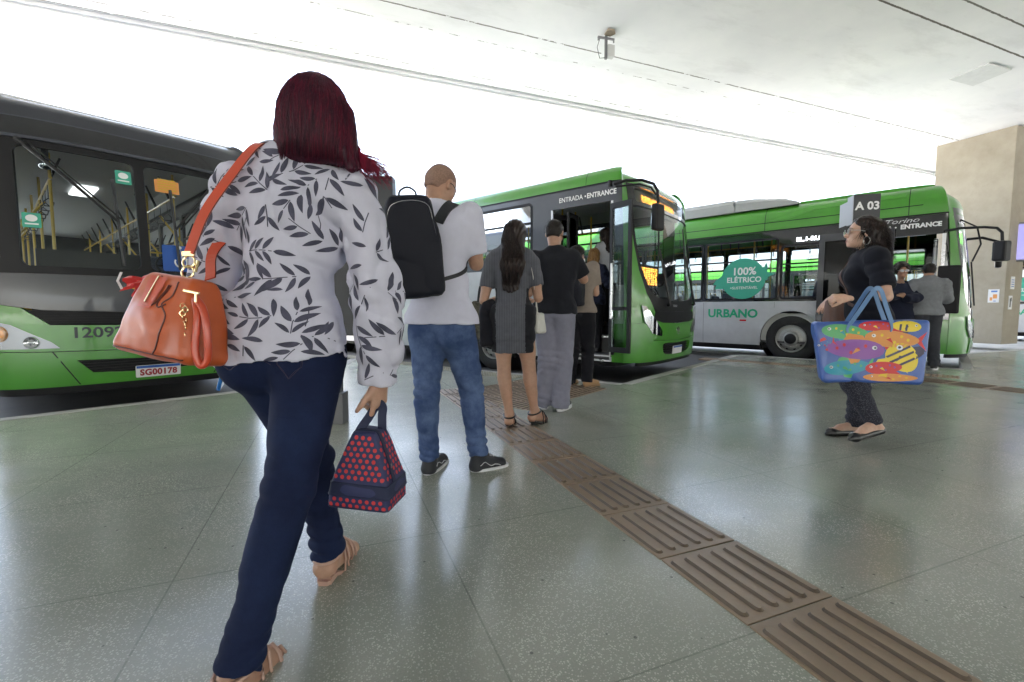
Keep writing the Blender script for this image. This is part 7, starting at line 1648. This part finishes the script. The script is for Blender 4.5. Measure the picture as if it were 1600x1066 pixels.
# ---------------------------------------------------------------- the person in a taupe shirt with a sling backpack
M['taupe'] = cloth('taupe_cotton', (.24, .20, .17), var=.06); M['bpant'] = cloth('black_trouser_cloth', (.012, .012, .016), var=.1); M['tanshoe'] = mat('tan_suede', (.36, .22, .11), rough=.8, bump=.2); M['tansole'] = mat('gum_sole', (.28, .17, .09), rough=.6)
m5 = Fig('person in a taupe shirt and black trousers about to step up into the middle bus', (1.0, 5.62), R(-38), 1.0)
p = Li(m5, 907, 492, 5.62); m5.pel = (p[0], p[1], .93, 0, 0, 0); p = Li(m5, 908, 440, 5.62); m5.che = (p[0], p[1], 1.27, 0, 0, 0); p = Li(m5, 902, 392, 5.66); m5.hd = (p[0], p[1], 1.615, -10, 0, -15)
Lp(m5, 'knL', 895, 548, 5.6); Lp(m5, 'anL', 891, 594, 5.75); Lp(m5, 'toL', 899, 599, 5.9); Lp(m5, 'knR', 919, 545, 5.62); Lp(m5, 'anR', 917, 593, 5.58); Lp(m5, 'toR', 931, 600, 5.68)
Lp(m5, 'shR', 926, 418, 5.60); Lp(m5, 'elR', 931, 458, 5.62); Lp(m5, 'wrR', 926, 490, 5.62); Lp(m5, 'shL', 889, 418, 5.64); Lp(m5, 'elL', 885, 455, 5.6); Lp(m5, 'wrL', 895, 478, 5.75); m5.frames()
m5.body(SK['w2'], h=.012, hh=.008, hands=dict(R=(Vector((-.1, .1, -1)), Vector((.9, -.2, 0)), dict(curl=(20, 25, 20)))), bare_feet=False, hah=.007)
shirt(m5, M['taupe'], sleeve=.70, hem=-.01, g=.018, slg=.024, amp=.005, loose=.02, seed=9, h=.010, folds_f=38); trousers(m5, M['bpant'], g=(.016, .02, .028), amp=.006, waist=.06, seed=4, h=.010, straight=.015, cut=.03)
for n in 'RL': sneaker(m5, n, M['tanshoe'], M['tansole'], h=.009, solez=.022)
cap_hair(m5, M['hairb'], g=.014, zlow=-.03, back=-.06, h=.009, noise_=.004, strands_=400, length=.022)
m5.mb('face_mask', M['white'], lambda mb: mb.lathe([(.001, .128), (.03, .118), (.055, .09), (.064, .06)], 20, m5.Hd @ Matrix.Translation((0, 0, -.05)) @ Matrix.Rotation(R(-90), 4, 'X') @ Matrix.Diagonal((1, .9, 1, 1))))
O = at(896, 452, 5.45); TT = Matrix.Translation(O) @ Matrix.Rotation(R(-30), 4, 'Z'); backpack(m5, O, TT, .13, .08, .20, M['pack'], label='dark backpack on the back of the person in the taupe shirt')
# ---------------------------------------------------------------- boarding: blonde passenger on the step, dark haired passenger inside
M['blond'] = hairm('blonde_hair', (.20, .10, .035), (.42, .25, .10), .45, (60, 60, 6)); M['plaid'] = cloth('blue_print_cloth', (.022, .028, .055), var=.9, scale=200); MATS['blue_print_cloth'].node_tree.nodes['Noise Texture'].inputs['Scale'].default_value = 18
b2o = b2.location if 'b2' in globals() else Vector((1.49, 6.51, -.18)); B2M = Matrix.Translation((1.49, 6.51, -.18)) if 'b2' not in globals() else Matrix.Translation(b2.location) @ Matrix.Rotation(b2.rotation_euler.z, 4, 'Z')
zs = .24; w_ = B2M @ Vector((.28, .98, 0))
m6 = Fig('blonde passenger in a dark patterned top climbing the step of the middle bus', (w_.x, w_.y), R(-40), .98, True, z=zs)
m6.pel = (0, 0, .92, 0, 0, 0); m6.che = (0, .01, 1.24, -3, 0, 0); m6.hd = (0, .03, 1.575, -6, 0, 10); m6.J['knL'] = (-.09, .22, .62); m6.J['anL'] = (-.09, .20, .34); m6.J['toL'] = (-.1, .38, .27); m6.J['elR'] = (.25, .05, 1.12); m6.J['wrR'] = (.24, .22, 1.30); m6.frames()
m6.body(SK['w2'], h=.013, hh=.009, bare_feet=False); shirt(m6, M['plaid'], sleeve=1.9, hem=-.12, g=.02, slg=.02, amp=.006, loose=.02, seed=3, h=.011, folds_f=38); trousers(m6, M['bpant'], g=(.016, .02, .026), h=.011, seed=6)
for n in 'RL': sneaker(m6, n, M['bshoe'], M['rubber'], h=.009, solez=.02)
long_hair(m6, M['blond'], z_end=-.30, dx=.02, width_end=.06, h=.009, nst=260)
w_ = B2M @ Vector((.70, 1.0, 0)); m7 = Fig('passenger with long black hair in a white sleeveless top standing inside the bus doorway', (w_.x, w_.y), R(40), .97, True, z=.66)
m7.J['elL'] = (-.22, .12, 1.2); m7.J['wrL'] = (-.16, .28, 1.42); m7.frames(); M['wtop'] = cloth('white_top', (.50, .51, .56), var=.04)
m7.body(SK['w1'], h=.013, hh=.009, bare_feet=False); shirt(m7, M['wtop'], sleeve=.2, hem=-.03, g=.015, slg=.008, amp=.005, seed=2, h=.011); trousers(m7, M['bpant'], h=.012)
for n in 'RL': sneaker(m7, n, M['bshoe'], M['rubber'], h=.010, solez=.02)
long_hair(m7, M['hair3'], z_end=-.36, dx=.0, width_end=.06, h=.009, nst=260)
# ---------------------------------------------------------------- the woman with the tote bag
M['blkk'] = cloth('black_knit', (.010, .011, .017), var=.15, bump=.25); M['flat'] = mat('black_flat_shoe', (.012, .012, .012), rough=.3, coat=.3)
def dotted(name, c, c2, f=130):
    m = cloth(name, c); n, l = m.node_tree.nodes, m.node_tree.links; b = n['Principled BSDF']; vo = n.new('ShaderNodeTexVoronoi'); vo.inputs['Scale'].default_value = f; vo.inputs['Randomness'].default_value = 1.; l.new(mapped(n, l), vo.inputs['Vector'])
    k = math_node(n, l, 'LESS_THAN', vo.outputs['Distance'], .30); l.new(mixc(n, l, k, c, c2), b.inputs['Base Color']); return m
M['dotp'] = dotted('dotted_trouser_cloth', (.034, .035, .048), (.13, .13, .155))
SK['w3'] = skin('skin_light_tan', (.56, .35, .26))
wt = Fig('woman with curly black hair and sunglasses carrying a large blue tote bag', (2.52, 3.30), R(90 - 22), .965, True)
ax = wt
p = Li(wt, 1352, 505, 3.30); wt.pel = (p[0], p[1], .90, 0, 0, 0); p = Li(wt, 1352, 440, 3.30); wt.che = (p[0], p[1], 1.20, 2, 0, 0); p = Li(wt, 1347, 367, 3.30); wt.hd = (p[0], p[1], 1.50, 6, 0, 6); wt.bulk = 1.02; wt.hipk = .98
Lp(wt, 'knL', 1330, 598, 3.22); Lp(wt, 'anL', 1368, 662, 3.20); Lp(wt, 'toL', 1335, 684, 3.14); Lp(wt, 'knR', 1342, 600, 3.42); Lp(wt, 'anR', 1334, 665, 3.44); Lp(wt, 'toR', 1299, 676, 3.40)
Lp(wt, 'shL', 1370, 403, 3.15); Lp(wt, 'elL', 1385, 464, 3.02); Lp(wt, 'wrL', 1322, 466, 2.93); Lp(wt, 'shR', 1342, 408, 3.48); Lp(wt, 'elR', 1340, 470, 3.52); Lp(wt, 'wrR', 1300, 467, 3.36); wt.frames()
wt.body(SK['w3'], h=.010, hh=.0042, hands=dict(L=(Vector((-1, .05, .05)), Vector((.05, -.6, .8)), dict(curls=[(55, 60, 40), (60, 65, 40), (62, 65, 40), (60, 65, 40)], thumb=30)), R=(Vector((-.75, -.1, -.62)), Vector((-.5, -.2, .8)), dict(curl=(14, 18, 16), thumb=30))), bare_feet=True, hah=.0052)
_, uV, uQ = shirt(wt, M['blkk'], sleeve=.76, hem=-.10, g=.014, slg=.018, amp=.0055, loose=.018, seed=5, h=.008, folds_f=40, collar=.085, neckd=.235)
trousers(wt, M['dotp'], g=(.012, .014, .020), amp=.006, waist=.05, seed=6, h=.008, cut=-.01)
def flat_shoe(s, n):
    an, to = getattr(s, 'an' + n), getattr(s, 'to' + n); d3 = (to - an); dh = Vector((d3.x, d3.y, 0)).normalized(); rt = dh.cross(Vector((0, 0, 1))); heel = an - dh * .035 + Vector((0, 0, -.048)); f = Field(*s.bbox([an, to, heel], .09), .005)
    f.rc(heel, to + Vector((0, 0, .004)), .036, .032, .02, fl=(rt, 1.2)); f.rc(to, to + dh * .045 + Vector((0, 0, -.006)), .031, .012, .015, fl=(rt, 1.2)); f.el(heel.lerp(to, .38) + Vector((0, 0, .036)), (.030, .075, .024), frame((0, 0, 0), rt, dh), .008, op='sub'); V, Q = f.mesh(); V = smooth_mesh(V, Q, 1)
    s.outm('shoe', V, Q, M['flat'])
for n in 'RL': flat_shoe(wt, n)
def curly():
    s = wt; H_ = s.Hd; V_ = lambda x, y, z: H_ @ Vector((x, y, z)); f = Field(*s.bbox([V_(0, 0, .1), V_(0, -.1, -.30)], .17), .006)
    f.el(V_(0, -.018, .040), (.083, .100, .084), H_, .03); f.el(V_(0, -.060, -.02), (.088, .078, .10), H_, .05); f.el(V_(0, -.085, -.10), (.086, .062, .12), H_, .05); f.el(V_(0, -.115, -.19), (.076, .058, .10), H_, .05); f.el(V_(0, -.125, -.26), (.06, .045, .07), H_, .05)
    f.el(V_(0, .095, -.03), (.085, .088, .105), H_, .02, op='sub')
    f.disp(lambda P: .005 * nz(P, 38, 2) + .003 * nz(P, 80, 4)); V, Q = f.mesh(); o = s.outm('hair', V, Q, M['hair3']); sn = snapper(V, Q); rr = random.Random(6); st = []
    for i in range(1100):
        d = Vector((rr.gauss(0, 1), rr.gauss(-.5, .9), rr.gauss(-.2, 1))).normalized(); p, no = sn(V_(0, -.06, -.03) + (H_.to_3x3() @ d) * .14, -.001)
        if (H_.inverted() @ p).y > .04: continue
        L = rr.uniform(.04, .09); t = (no * .5 + Vector((0, 0, -1)) + Vector((rr.uniform(-.5, .5), rr.uniform(-.5, .5), 0))).normalized(); u_ = t.cross(no).normalized(); v_ = t.cross(u_); ph = rr.uniform(0, 6); k = rr.uniform(.002, .006)
        st.append([p + t * L * j / 9 + (u_ * math.cos(ph + j * 1.1) + v_ * math.sin(ph + j * 1.1)) * k * (j / 9) ** .5 for j in range(10)])
    strands(s, 'hair_strands', M['hair3'], st, o, r=.0013, n=3)
curly()
M['shade'] = glass('mirrored_lens', (.35, .38, .45), refl=1., dens=.55, col=(.35, .37, .42))
def shades(s, q=.965, big=1.):
    H_ = s.Hd; V_ = lambda x, y, z: H_ @ Vector((x * q, y * q, z * q))
    g_ = s.mb('glasses', M['int'], lambda mb: [mb.tube([V_(sg * .033 + .026 * big * math.cos(t), .108 - abs(.026 * math.cos(t) + .033) * .18, .002 + .019 * big * math.sin(t)) for t in [2 * PI * k / 20 for k in range(20)]], .0018, 5, closed=True) for sg in (1, -1)] + [mb.tube([V_(sg * .060, .100, .008), V_(sg * .078, .05, .008), V_(sg * .080, -.01, .0)], .0018, 5) for sg in (1, -1)])
    s.mb('lens', M['shade'], lambda mb: [mb.add([V_(sg * .033 + .026 * big * math.cos(t), .108 - abs(.026 * math.cos(t) + .033) * .18, .002 + .019 * big * math.sin(t)) for t in [2 * PI * k / 20 for k in range(20)]], [tuple(range(20))]) for sg in (1, -1)], g_)
shades(wt)
M['lip'] = skin('lip_skin', (.34, .12, .10)); M['brow'] = mat('eyebrow', (.02, .014, .012), rough=.8)
wt.mb('eyebrow', M['brow'], lambda mb: [mb.tube([wt.Hd @ Vector((sg * x, y, z)) for x, y, z in ((.014, .090, .022), (.032, .089, .027), (.048, .078, .022))], [.0022, .0028, .0012], 6) for sg in (1, -1)])
wt.mb('lips', M['lip'], lambda mb: (mb.tube([wt.Hd @ Vector((x, .0885 - abs(x) * .35, -.0565)) for x in (-.020, -.008, 0, .008, .020)], [.001, .0035, .0030, .0035, .001], 8), mb.tube([wt.Hd @ Vector((x, .089 - abs(x) * .35, -.0655)) for x in (-.018, -.008, 0, .008, .018)], [.001, .0042, .0045, .0042, .001], 8)))
M['pearl'] = mat('silver_hoop', (.75, .74, .72), metal=.8, rough=.25)
wt.mb('earring', M['pearl'], lambda mb: [mb.tube([wt.Hd @ Vector((sg * .082, -.004 + .020 * math.sin(t), -.062 + .028 * math.cos(t))) for t in [2 * PI * k / 20 for k in range(20)]], .0022, 6, closed=True) for sg in (1, -1)])
# tote
M['tote'] = mat('blue_laminated_cloth', (.045, .11, .38), rough=.35, coat=.12, bump=.2, bscale=30, bdist=.003, var=.06); M['toteh'] = mat('blue_handle', (.13, .25, .45), rough=.5)
for nm, c in (('fred', (.60, .025, .03)), ('forange', (.72, .17, .02)), ('fyellow', (.80, .60, .04)), ('fgreen', (.10, .42, .16)), ('fpurple', (.26, .08, .36)), ('fteal', (.03, .30, .42)), ('fwhite', (.75, .76, .78)), ('fdark', (.03, .025, .07))): M[nm] = mat('print_' + nm[1:], c, rough=.4, coat=.05)
def tote():
    O = at(1355, 549, 3.02); T = Matrix.Translation(O) @ Matrix.Rotation(R(-24), 4, 'Z') @ Matrix.Rotation(R(-2), 4, 'Y'); hx, hy, hz = .300, .085, .20
    root = empty('tote_bag', O - Vector((0, 0, hz)), 0, label='large blue tote bag printed with colourful fish hanging from a forearm', cat='tote bag'); F_ = Fig.__new__(Fig); F_.loc = root.location.copy(); F_.root = root
    f = Field(O - Vector((.42, .28, .27)), O + Vector((.42, .28, .27)), .0055)
    def tp(q): t = np.clip((q[..., 2] + hz) / (2 * hz), 0, 1); q = q.copy(); q[..., 0] /= (.86 + .16 * t ** .7); q[..., 1] /= (1.05 - .42 * t); return q
    f.box(O, (hx, hy, hz), T, .018, .005, taper=tp); f.disp(lambda P: .006 * nz(P, 9, 2) + .004 * folds(P, (1, .2, .35), 24, 4) + .0025 * folds(P, (.5, .3, -.7), 30, 7)); V, Q = f.mesh(); V = smooth_mesh(V, Q, 1)
    Dw = (T.to_3x3() @ Vector((0, 1, 0))); B = T.to_3x3() @ Vector((0, 0, 1)); A = Dw.cross(B); ext = {}
    def add(mn, poly, eps):
        P = [Vector((x, y, 0)) for x, y in poly]; tr = geometry.tessellate_polygon([P]); bm = bmesh.new(); vs = [bm.verts.new(p) for p in P]
        for t in tr:
            try: bm.faces.new([vs[i] for i in t])
            except ValueError: pass
        for ax_ in (0, 1):
            lo_ = min(p[ax_] for p in P); hi_ = max(p[ax_] for p in P); n_ = int((hi_ - lo_) / .02)
            for i in range(1, n_ + 1): bmesh.ops.bisect_plane(bm, geom=bm.verts[:] + bm.edges[:] + bm.faces[:], plane_co=(lo_ + i * .02 if ax_ == 0 else 0, lo_ + i * .02 if ax_ == 1 else 0, 0), plane_no=(1 - ax_, ax_, 0))
        bm.verts.index_update(); pts = [(v.co.x, v.co.y) for v in bm.verts]; fs = [tuple(v.index for v in q.verts) for q in bm.faces]; bm.free(); EV, EF = decals(V, Q, [(Vector(O), A, B, Dw, pts, fs, .2)], eps)
        e = ext.setdefault(mn, ([], [])); b_ = len(e[0]); e[0].extend(EV); e[1].extend([tuple(i + b_ for i in q) for q in EF])
    sg_ = 1 if A.x > 0 else -1
    def X(P): return [(sg_ * x, y) for x, y in P]
    def fish(cx, cy, L, Hh, body, fin, face=1, an=0., spots='fyellow', stripes=0, lay=0):
        L *= 1.28; Hh *= 1.34; cx *= 1.08
        c_, s_ = math.cos(R(an)), math.sin(R(an)); tr_ = lambda P: X([(cx + (x * c_ - y * s_), cy + (x * s_ + y * c_)) for x, y in [(face * a, b) for a, b in P]]); e0 = .0008 + lay * .0004
        add(fin, tr_([(-L * .42, 0), (-L * .62, Hh * .48), (-L * .54, 0), (-L * .64, -Hh * .46)]), e0); add(fin, tr_([(-L * .2, Hh * .38), (-L * .12, Hh * .66), (L * .12, Hh * .60), (L * .2, Hh * .36)]), e0); add(fin, tr_([(-L * .1, -Hh * .4), (-L * .05, -Hh * .64), (L * .08, -Hh * .55), (L * .12, -Hh * .38)]), e0)
        bp_ = [(L * .5 * math.cos(t), Hh * .48 * math.sin(t) * (1 - .25 * (1 - math.cos(t)) * .5)) for t in [2 * PI * k / 22 for k in range(22)]]; add(body, tr_(bp_), e0 + .0003)
        for k in range(stripes): x = L * (-.22 + .2 * k); add(spots, tr_([(x, -Hh * .36), (x + L * .07, -Hh * .38), (x + L * .09, Hh * .38), (x + L * .02, Hh * .36)]), e0 + .0006)
        if not stripes:
            for k in range(5): x, y = L * (-.3 + .12 * k), Hh * .18 * math.sin(k * 2.1); add(spots, tr_([(x + L * .028 * math.cos(t), y + Hh * .08 * math.sin(t)) for t in [2 * PI * j / 8 for j in range(8)]]), e0 + .0006)
        add('fwhite', tr_([(L * .33 + Hh * .09 * math.cos(t), Hh * .10 + Hh * .09 * math.sin(t)) for t in [2 * PI * j / 10 for j in range(10)]]), e0 + .0008); add('fdark', tr_([(L * .34 + Hh * .045 * math.cos(t), Hh * .10 + Hh * .045 * math.sin(t)) for t in [2 * PI * j / 8 for j in range(8)]]), e0 + .0010)
        add(fin, tr_([(L * .10, -.03 * Hh), (-L * .04, -Hh * .22), (L * .02, Hh * .05)]), e0 + .0008)
    fish(-.13, .135, .20, .085, 'fgreen', 'fteal', -1, -6, 'fyellow'); fish(.10, .085, .22, .095, 'forange', 'fred', -1, -6, 'fyellow', lay=1); fish(-.08, .02, .25, .115, 'fpurple', 'forange', 1, -4, 'fred', lay=2)
    fish(.15, -.035, .15, .14, 'fyellow', 'fdark', -1, -62, 'fdark', 3, lay=1); fish(-.12, -.10, .20, .085, 'fteal', 'fgreen', -1, 8, 'fgreen', lay=1); fish(.06, -.10, .15, .07, 'fred', 'fyellow', -1, 4, 'fpurple', lay=2); fish(.09, -.162, .22, .045, 'forange', 'fred', -1, 0, 'fyellow', lay=1)
    fish(.03, .17, .15, .055, 'fred', 'fyellow', -1, 0, 'fpurple'); fish(.17, .165, .12, .06, 'fyellow', 'fdark', 1, -6, 'fdark', 2, lay=1); fish(-.23, .05, .08, .055, 'fpurple', 'fred', -1, 20, 'fteal', lay=3)
    o = F_.outm('bag_body', V, Q, M['tote'], extra=[(v, q, M[k]) for k, (v, q) in ext.items()])
    # handles over the forearm
    arm = wt.elL.lerp(wt.wrL, .33)
    for y_, sd in ((-.062, -1), (.062, 1)):
        a, b = T @ Vector((-.115, y_, .17)), T @ Vector((.115, y_, .17)); pk = arm + Vector((0, sd * .030, .046))
        F_.mb('handle', M['toteh'], lambda mb: ribbon(mb, spline([a - Vector((0, 0, .04)), a, a.lerp(pk, .55) + Vector((-.012, 0, 0)), pk + Vector((-.028, 0, -.012)), pk + Vector((0, 0, .012)), pk + Vector((.028, 0, -.012)), b.lerp(pk, .55) + Vector((.012, 0, 0)), b, b - Vector((0, 0, .04))], 6), .030, .004, Vector((.15, -1, 0))))
tote()
# her small brown bag and its strap
M['brl'] = mat('brown_leather', (.10, .045, .03), rough=.5, bump=.2); O = at(1303, 487, 3.22); us = snapper(uV, uQ)
r_, F_, _v, _q = soft_bag('shoulder_bag', 'small brown leather bag worn across the body of the woman with the tote', 'bag', O, Matrix.Translation(O) @ Matrix.Rotation(R(20), 4, 'Z'), (.075, .035, .085), M['brl'])
F_.mb('strap', M['brl'], lambda mb: drape(mb, us, [wt.C @ Vector((.06, -.12, .08)), wt.C @ Vector((.10, -.02, .19)), wt.C @ Vector((.08, .12, .08)), wt.C @ Vector((.02, .16, -.04)), wt.C @ Vector((-.06, .16, -.18)), O + Vector((.03, 0, .07))], .022, .003, .004))
# ---------------------------------------------------------------- three people by the door of the electric bus
M['heath'] = cloth('grey_marl', (.20, .21, .23), var=.1); M['dkp'] = cloth('charcoal_trousers', (.045, .048, .058), var=.1); M['navyj'] = cloth('navy_suit', (.014, .017, .034), var=.1)
m9 = Fig('man in a grey marl sweatshirt seen from behind at the door of the electric bus', (6.60, 7.25), R(-28), .99)
m9.hd = (0, .03, 1.57, -8, 0, -5); m9.J['anR'] = (.11, -.05, .085); m9.J['toR'] = (.16, .10, .02); m9.J['elR'] = (.24, .05, 1.12); m9.J['wrR'] = (.10, .25, 1.15); m9.J['elL'] = (-.26, -.02, 1.10); m9.J['wrL'] = (-.22, .16, .98); m9.frames()
m9.body(SK['w1'], h=.014, hh=.009, bare_feet=False); shirt(m9, M['heath'], sleeve=1.92, hem=-.05, g=.022, slg=.022, amp=.007, loose=.025, seed=5, h=.011, folds_f=36); trousers(m9, M['dkp'], g=(.022, .03, .03), amp=.008, h=.011, straight=.02, cut=.02, seed=5)
for n in 'RL': sneaker(m9, n, M['bshoe'], M['wsole'], h=.010)
cap_hair(m9, M['hairb'], g=.009, zlow=-.04, back=-.055, h=.009, noise_=.002, strands_=200)
m10 = Fig('person with curly hair and a navy jacket facing the camera at the electric bus', (6.30, 7.42), R(150), .94, True)
m10.hd = (0, .015, 1.57, 0, 0, 10); m10.bulk = 1.15; m10.J['elR'] = (.24, .02, 1.14); m10.J['wrR'] = (.05, .24, 1.18); m10.J['elL'] = (-.24, .02, 1.14); m10.J['wrL'] = (-.02, .25, 1.12); m10.frames()
m10.body(SK['br'], h=.014, hh=.008, bare_feet=False, hands=dict(R=(Vector((1, .0, .1)), Vector((0, -1, .2))),), hah=.008); shirt(m10, M['navyj'], sleeve=1.92, hem=-.14, g=.028, slg=.026, amp=.007, loose=.03, seed=3, h=.011, folds_f=36); trousers(m10, M['bpant'], g=(.02, .025, .03), h=.012)
for n in 'RL': sneaker(m10, n, M['bshoe'], M['rubber'], h=.010)
def afro():
    s = m10; H_ = s.Hd; f = Field(*s.bbox([H_.translation], .2), .008); f.el(H_ @ Vector((0, -.03, .05)), (.115, .115, .105), H_, .02); f.el(H_ @ Vector((0, .10, -.02)), (.07, .07, .10), H_, .01, op='sub'); f.cut(H_ @ Vector((0, 0, -.06)), (0, 0, -1)); f.disp(lambda P: .010 * nz(P, 60, 2)); s.out('hair', f, M['hairb'])
    s.mb('headphones', M['black'], lambda mb: (mb.tube([H_ @ Vector((.095 * math.cos(t), -.005, .0 + .155 * math.sin(t))) for t in [PI * k / 16 for k in range(17)]], .008, 6), [mb.cyl(H_ @ Vector((sg * .085, 0, -.01)), H_ @ Vector((sg * .108, 0, -.01)), .034, 16) for sg in (1, -1)]))
afro(); shades(m10)
m11 = Fig('man in a dark suit and white collar partly hidden behind the woman with the tote', (6.22, 7.92), R(-75), .99)
m11.frames(); m11.body(SK['w2'], h=.014, hh=.009, bare_feet=False); shirt(m11, M['navyj'], sleeve=1.92, hem=-.12, g=.024, slg=.024, amp=.006, loose=.03, h=.012, seed=8); trousers(m11, M['navyj'], g=(.02, .025, .03), h=.013)
for n in 'RL': sneaker(m11, n, M['bshoe'], M['rubber'], h=.010)
cap_hair(m11, M['hairb'], g=.006, zlow=-.04, h=.009, noise_=.002, strands_=150)
m11.mb('collar', M['white'], lambda mb: mb.tube([m11.C @ Vector((.062 * math.cos(t), .02 + .06 * math.sin(t), .195 - .03 * math.sin(t))) for t in [2 * PI * k / 24 for k in range(24)]], .012, 8, closed=True))
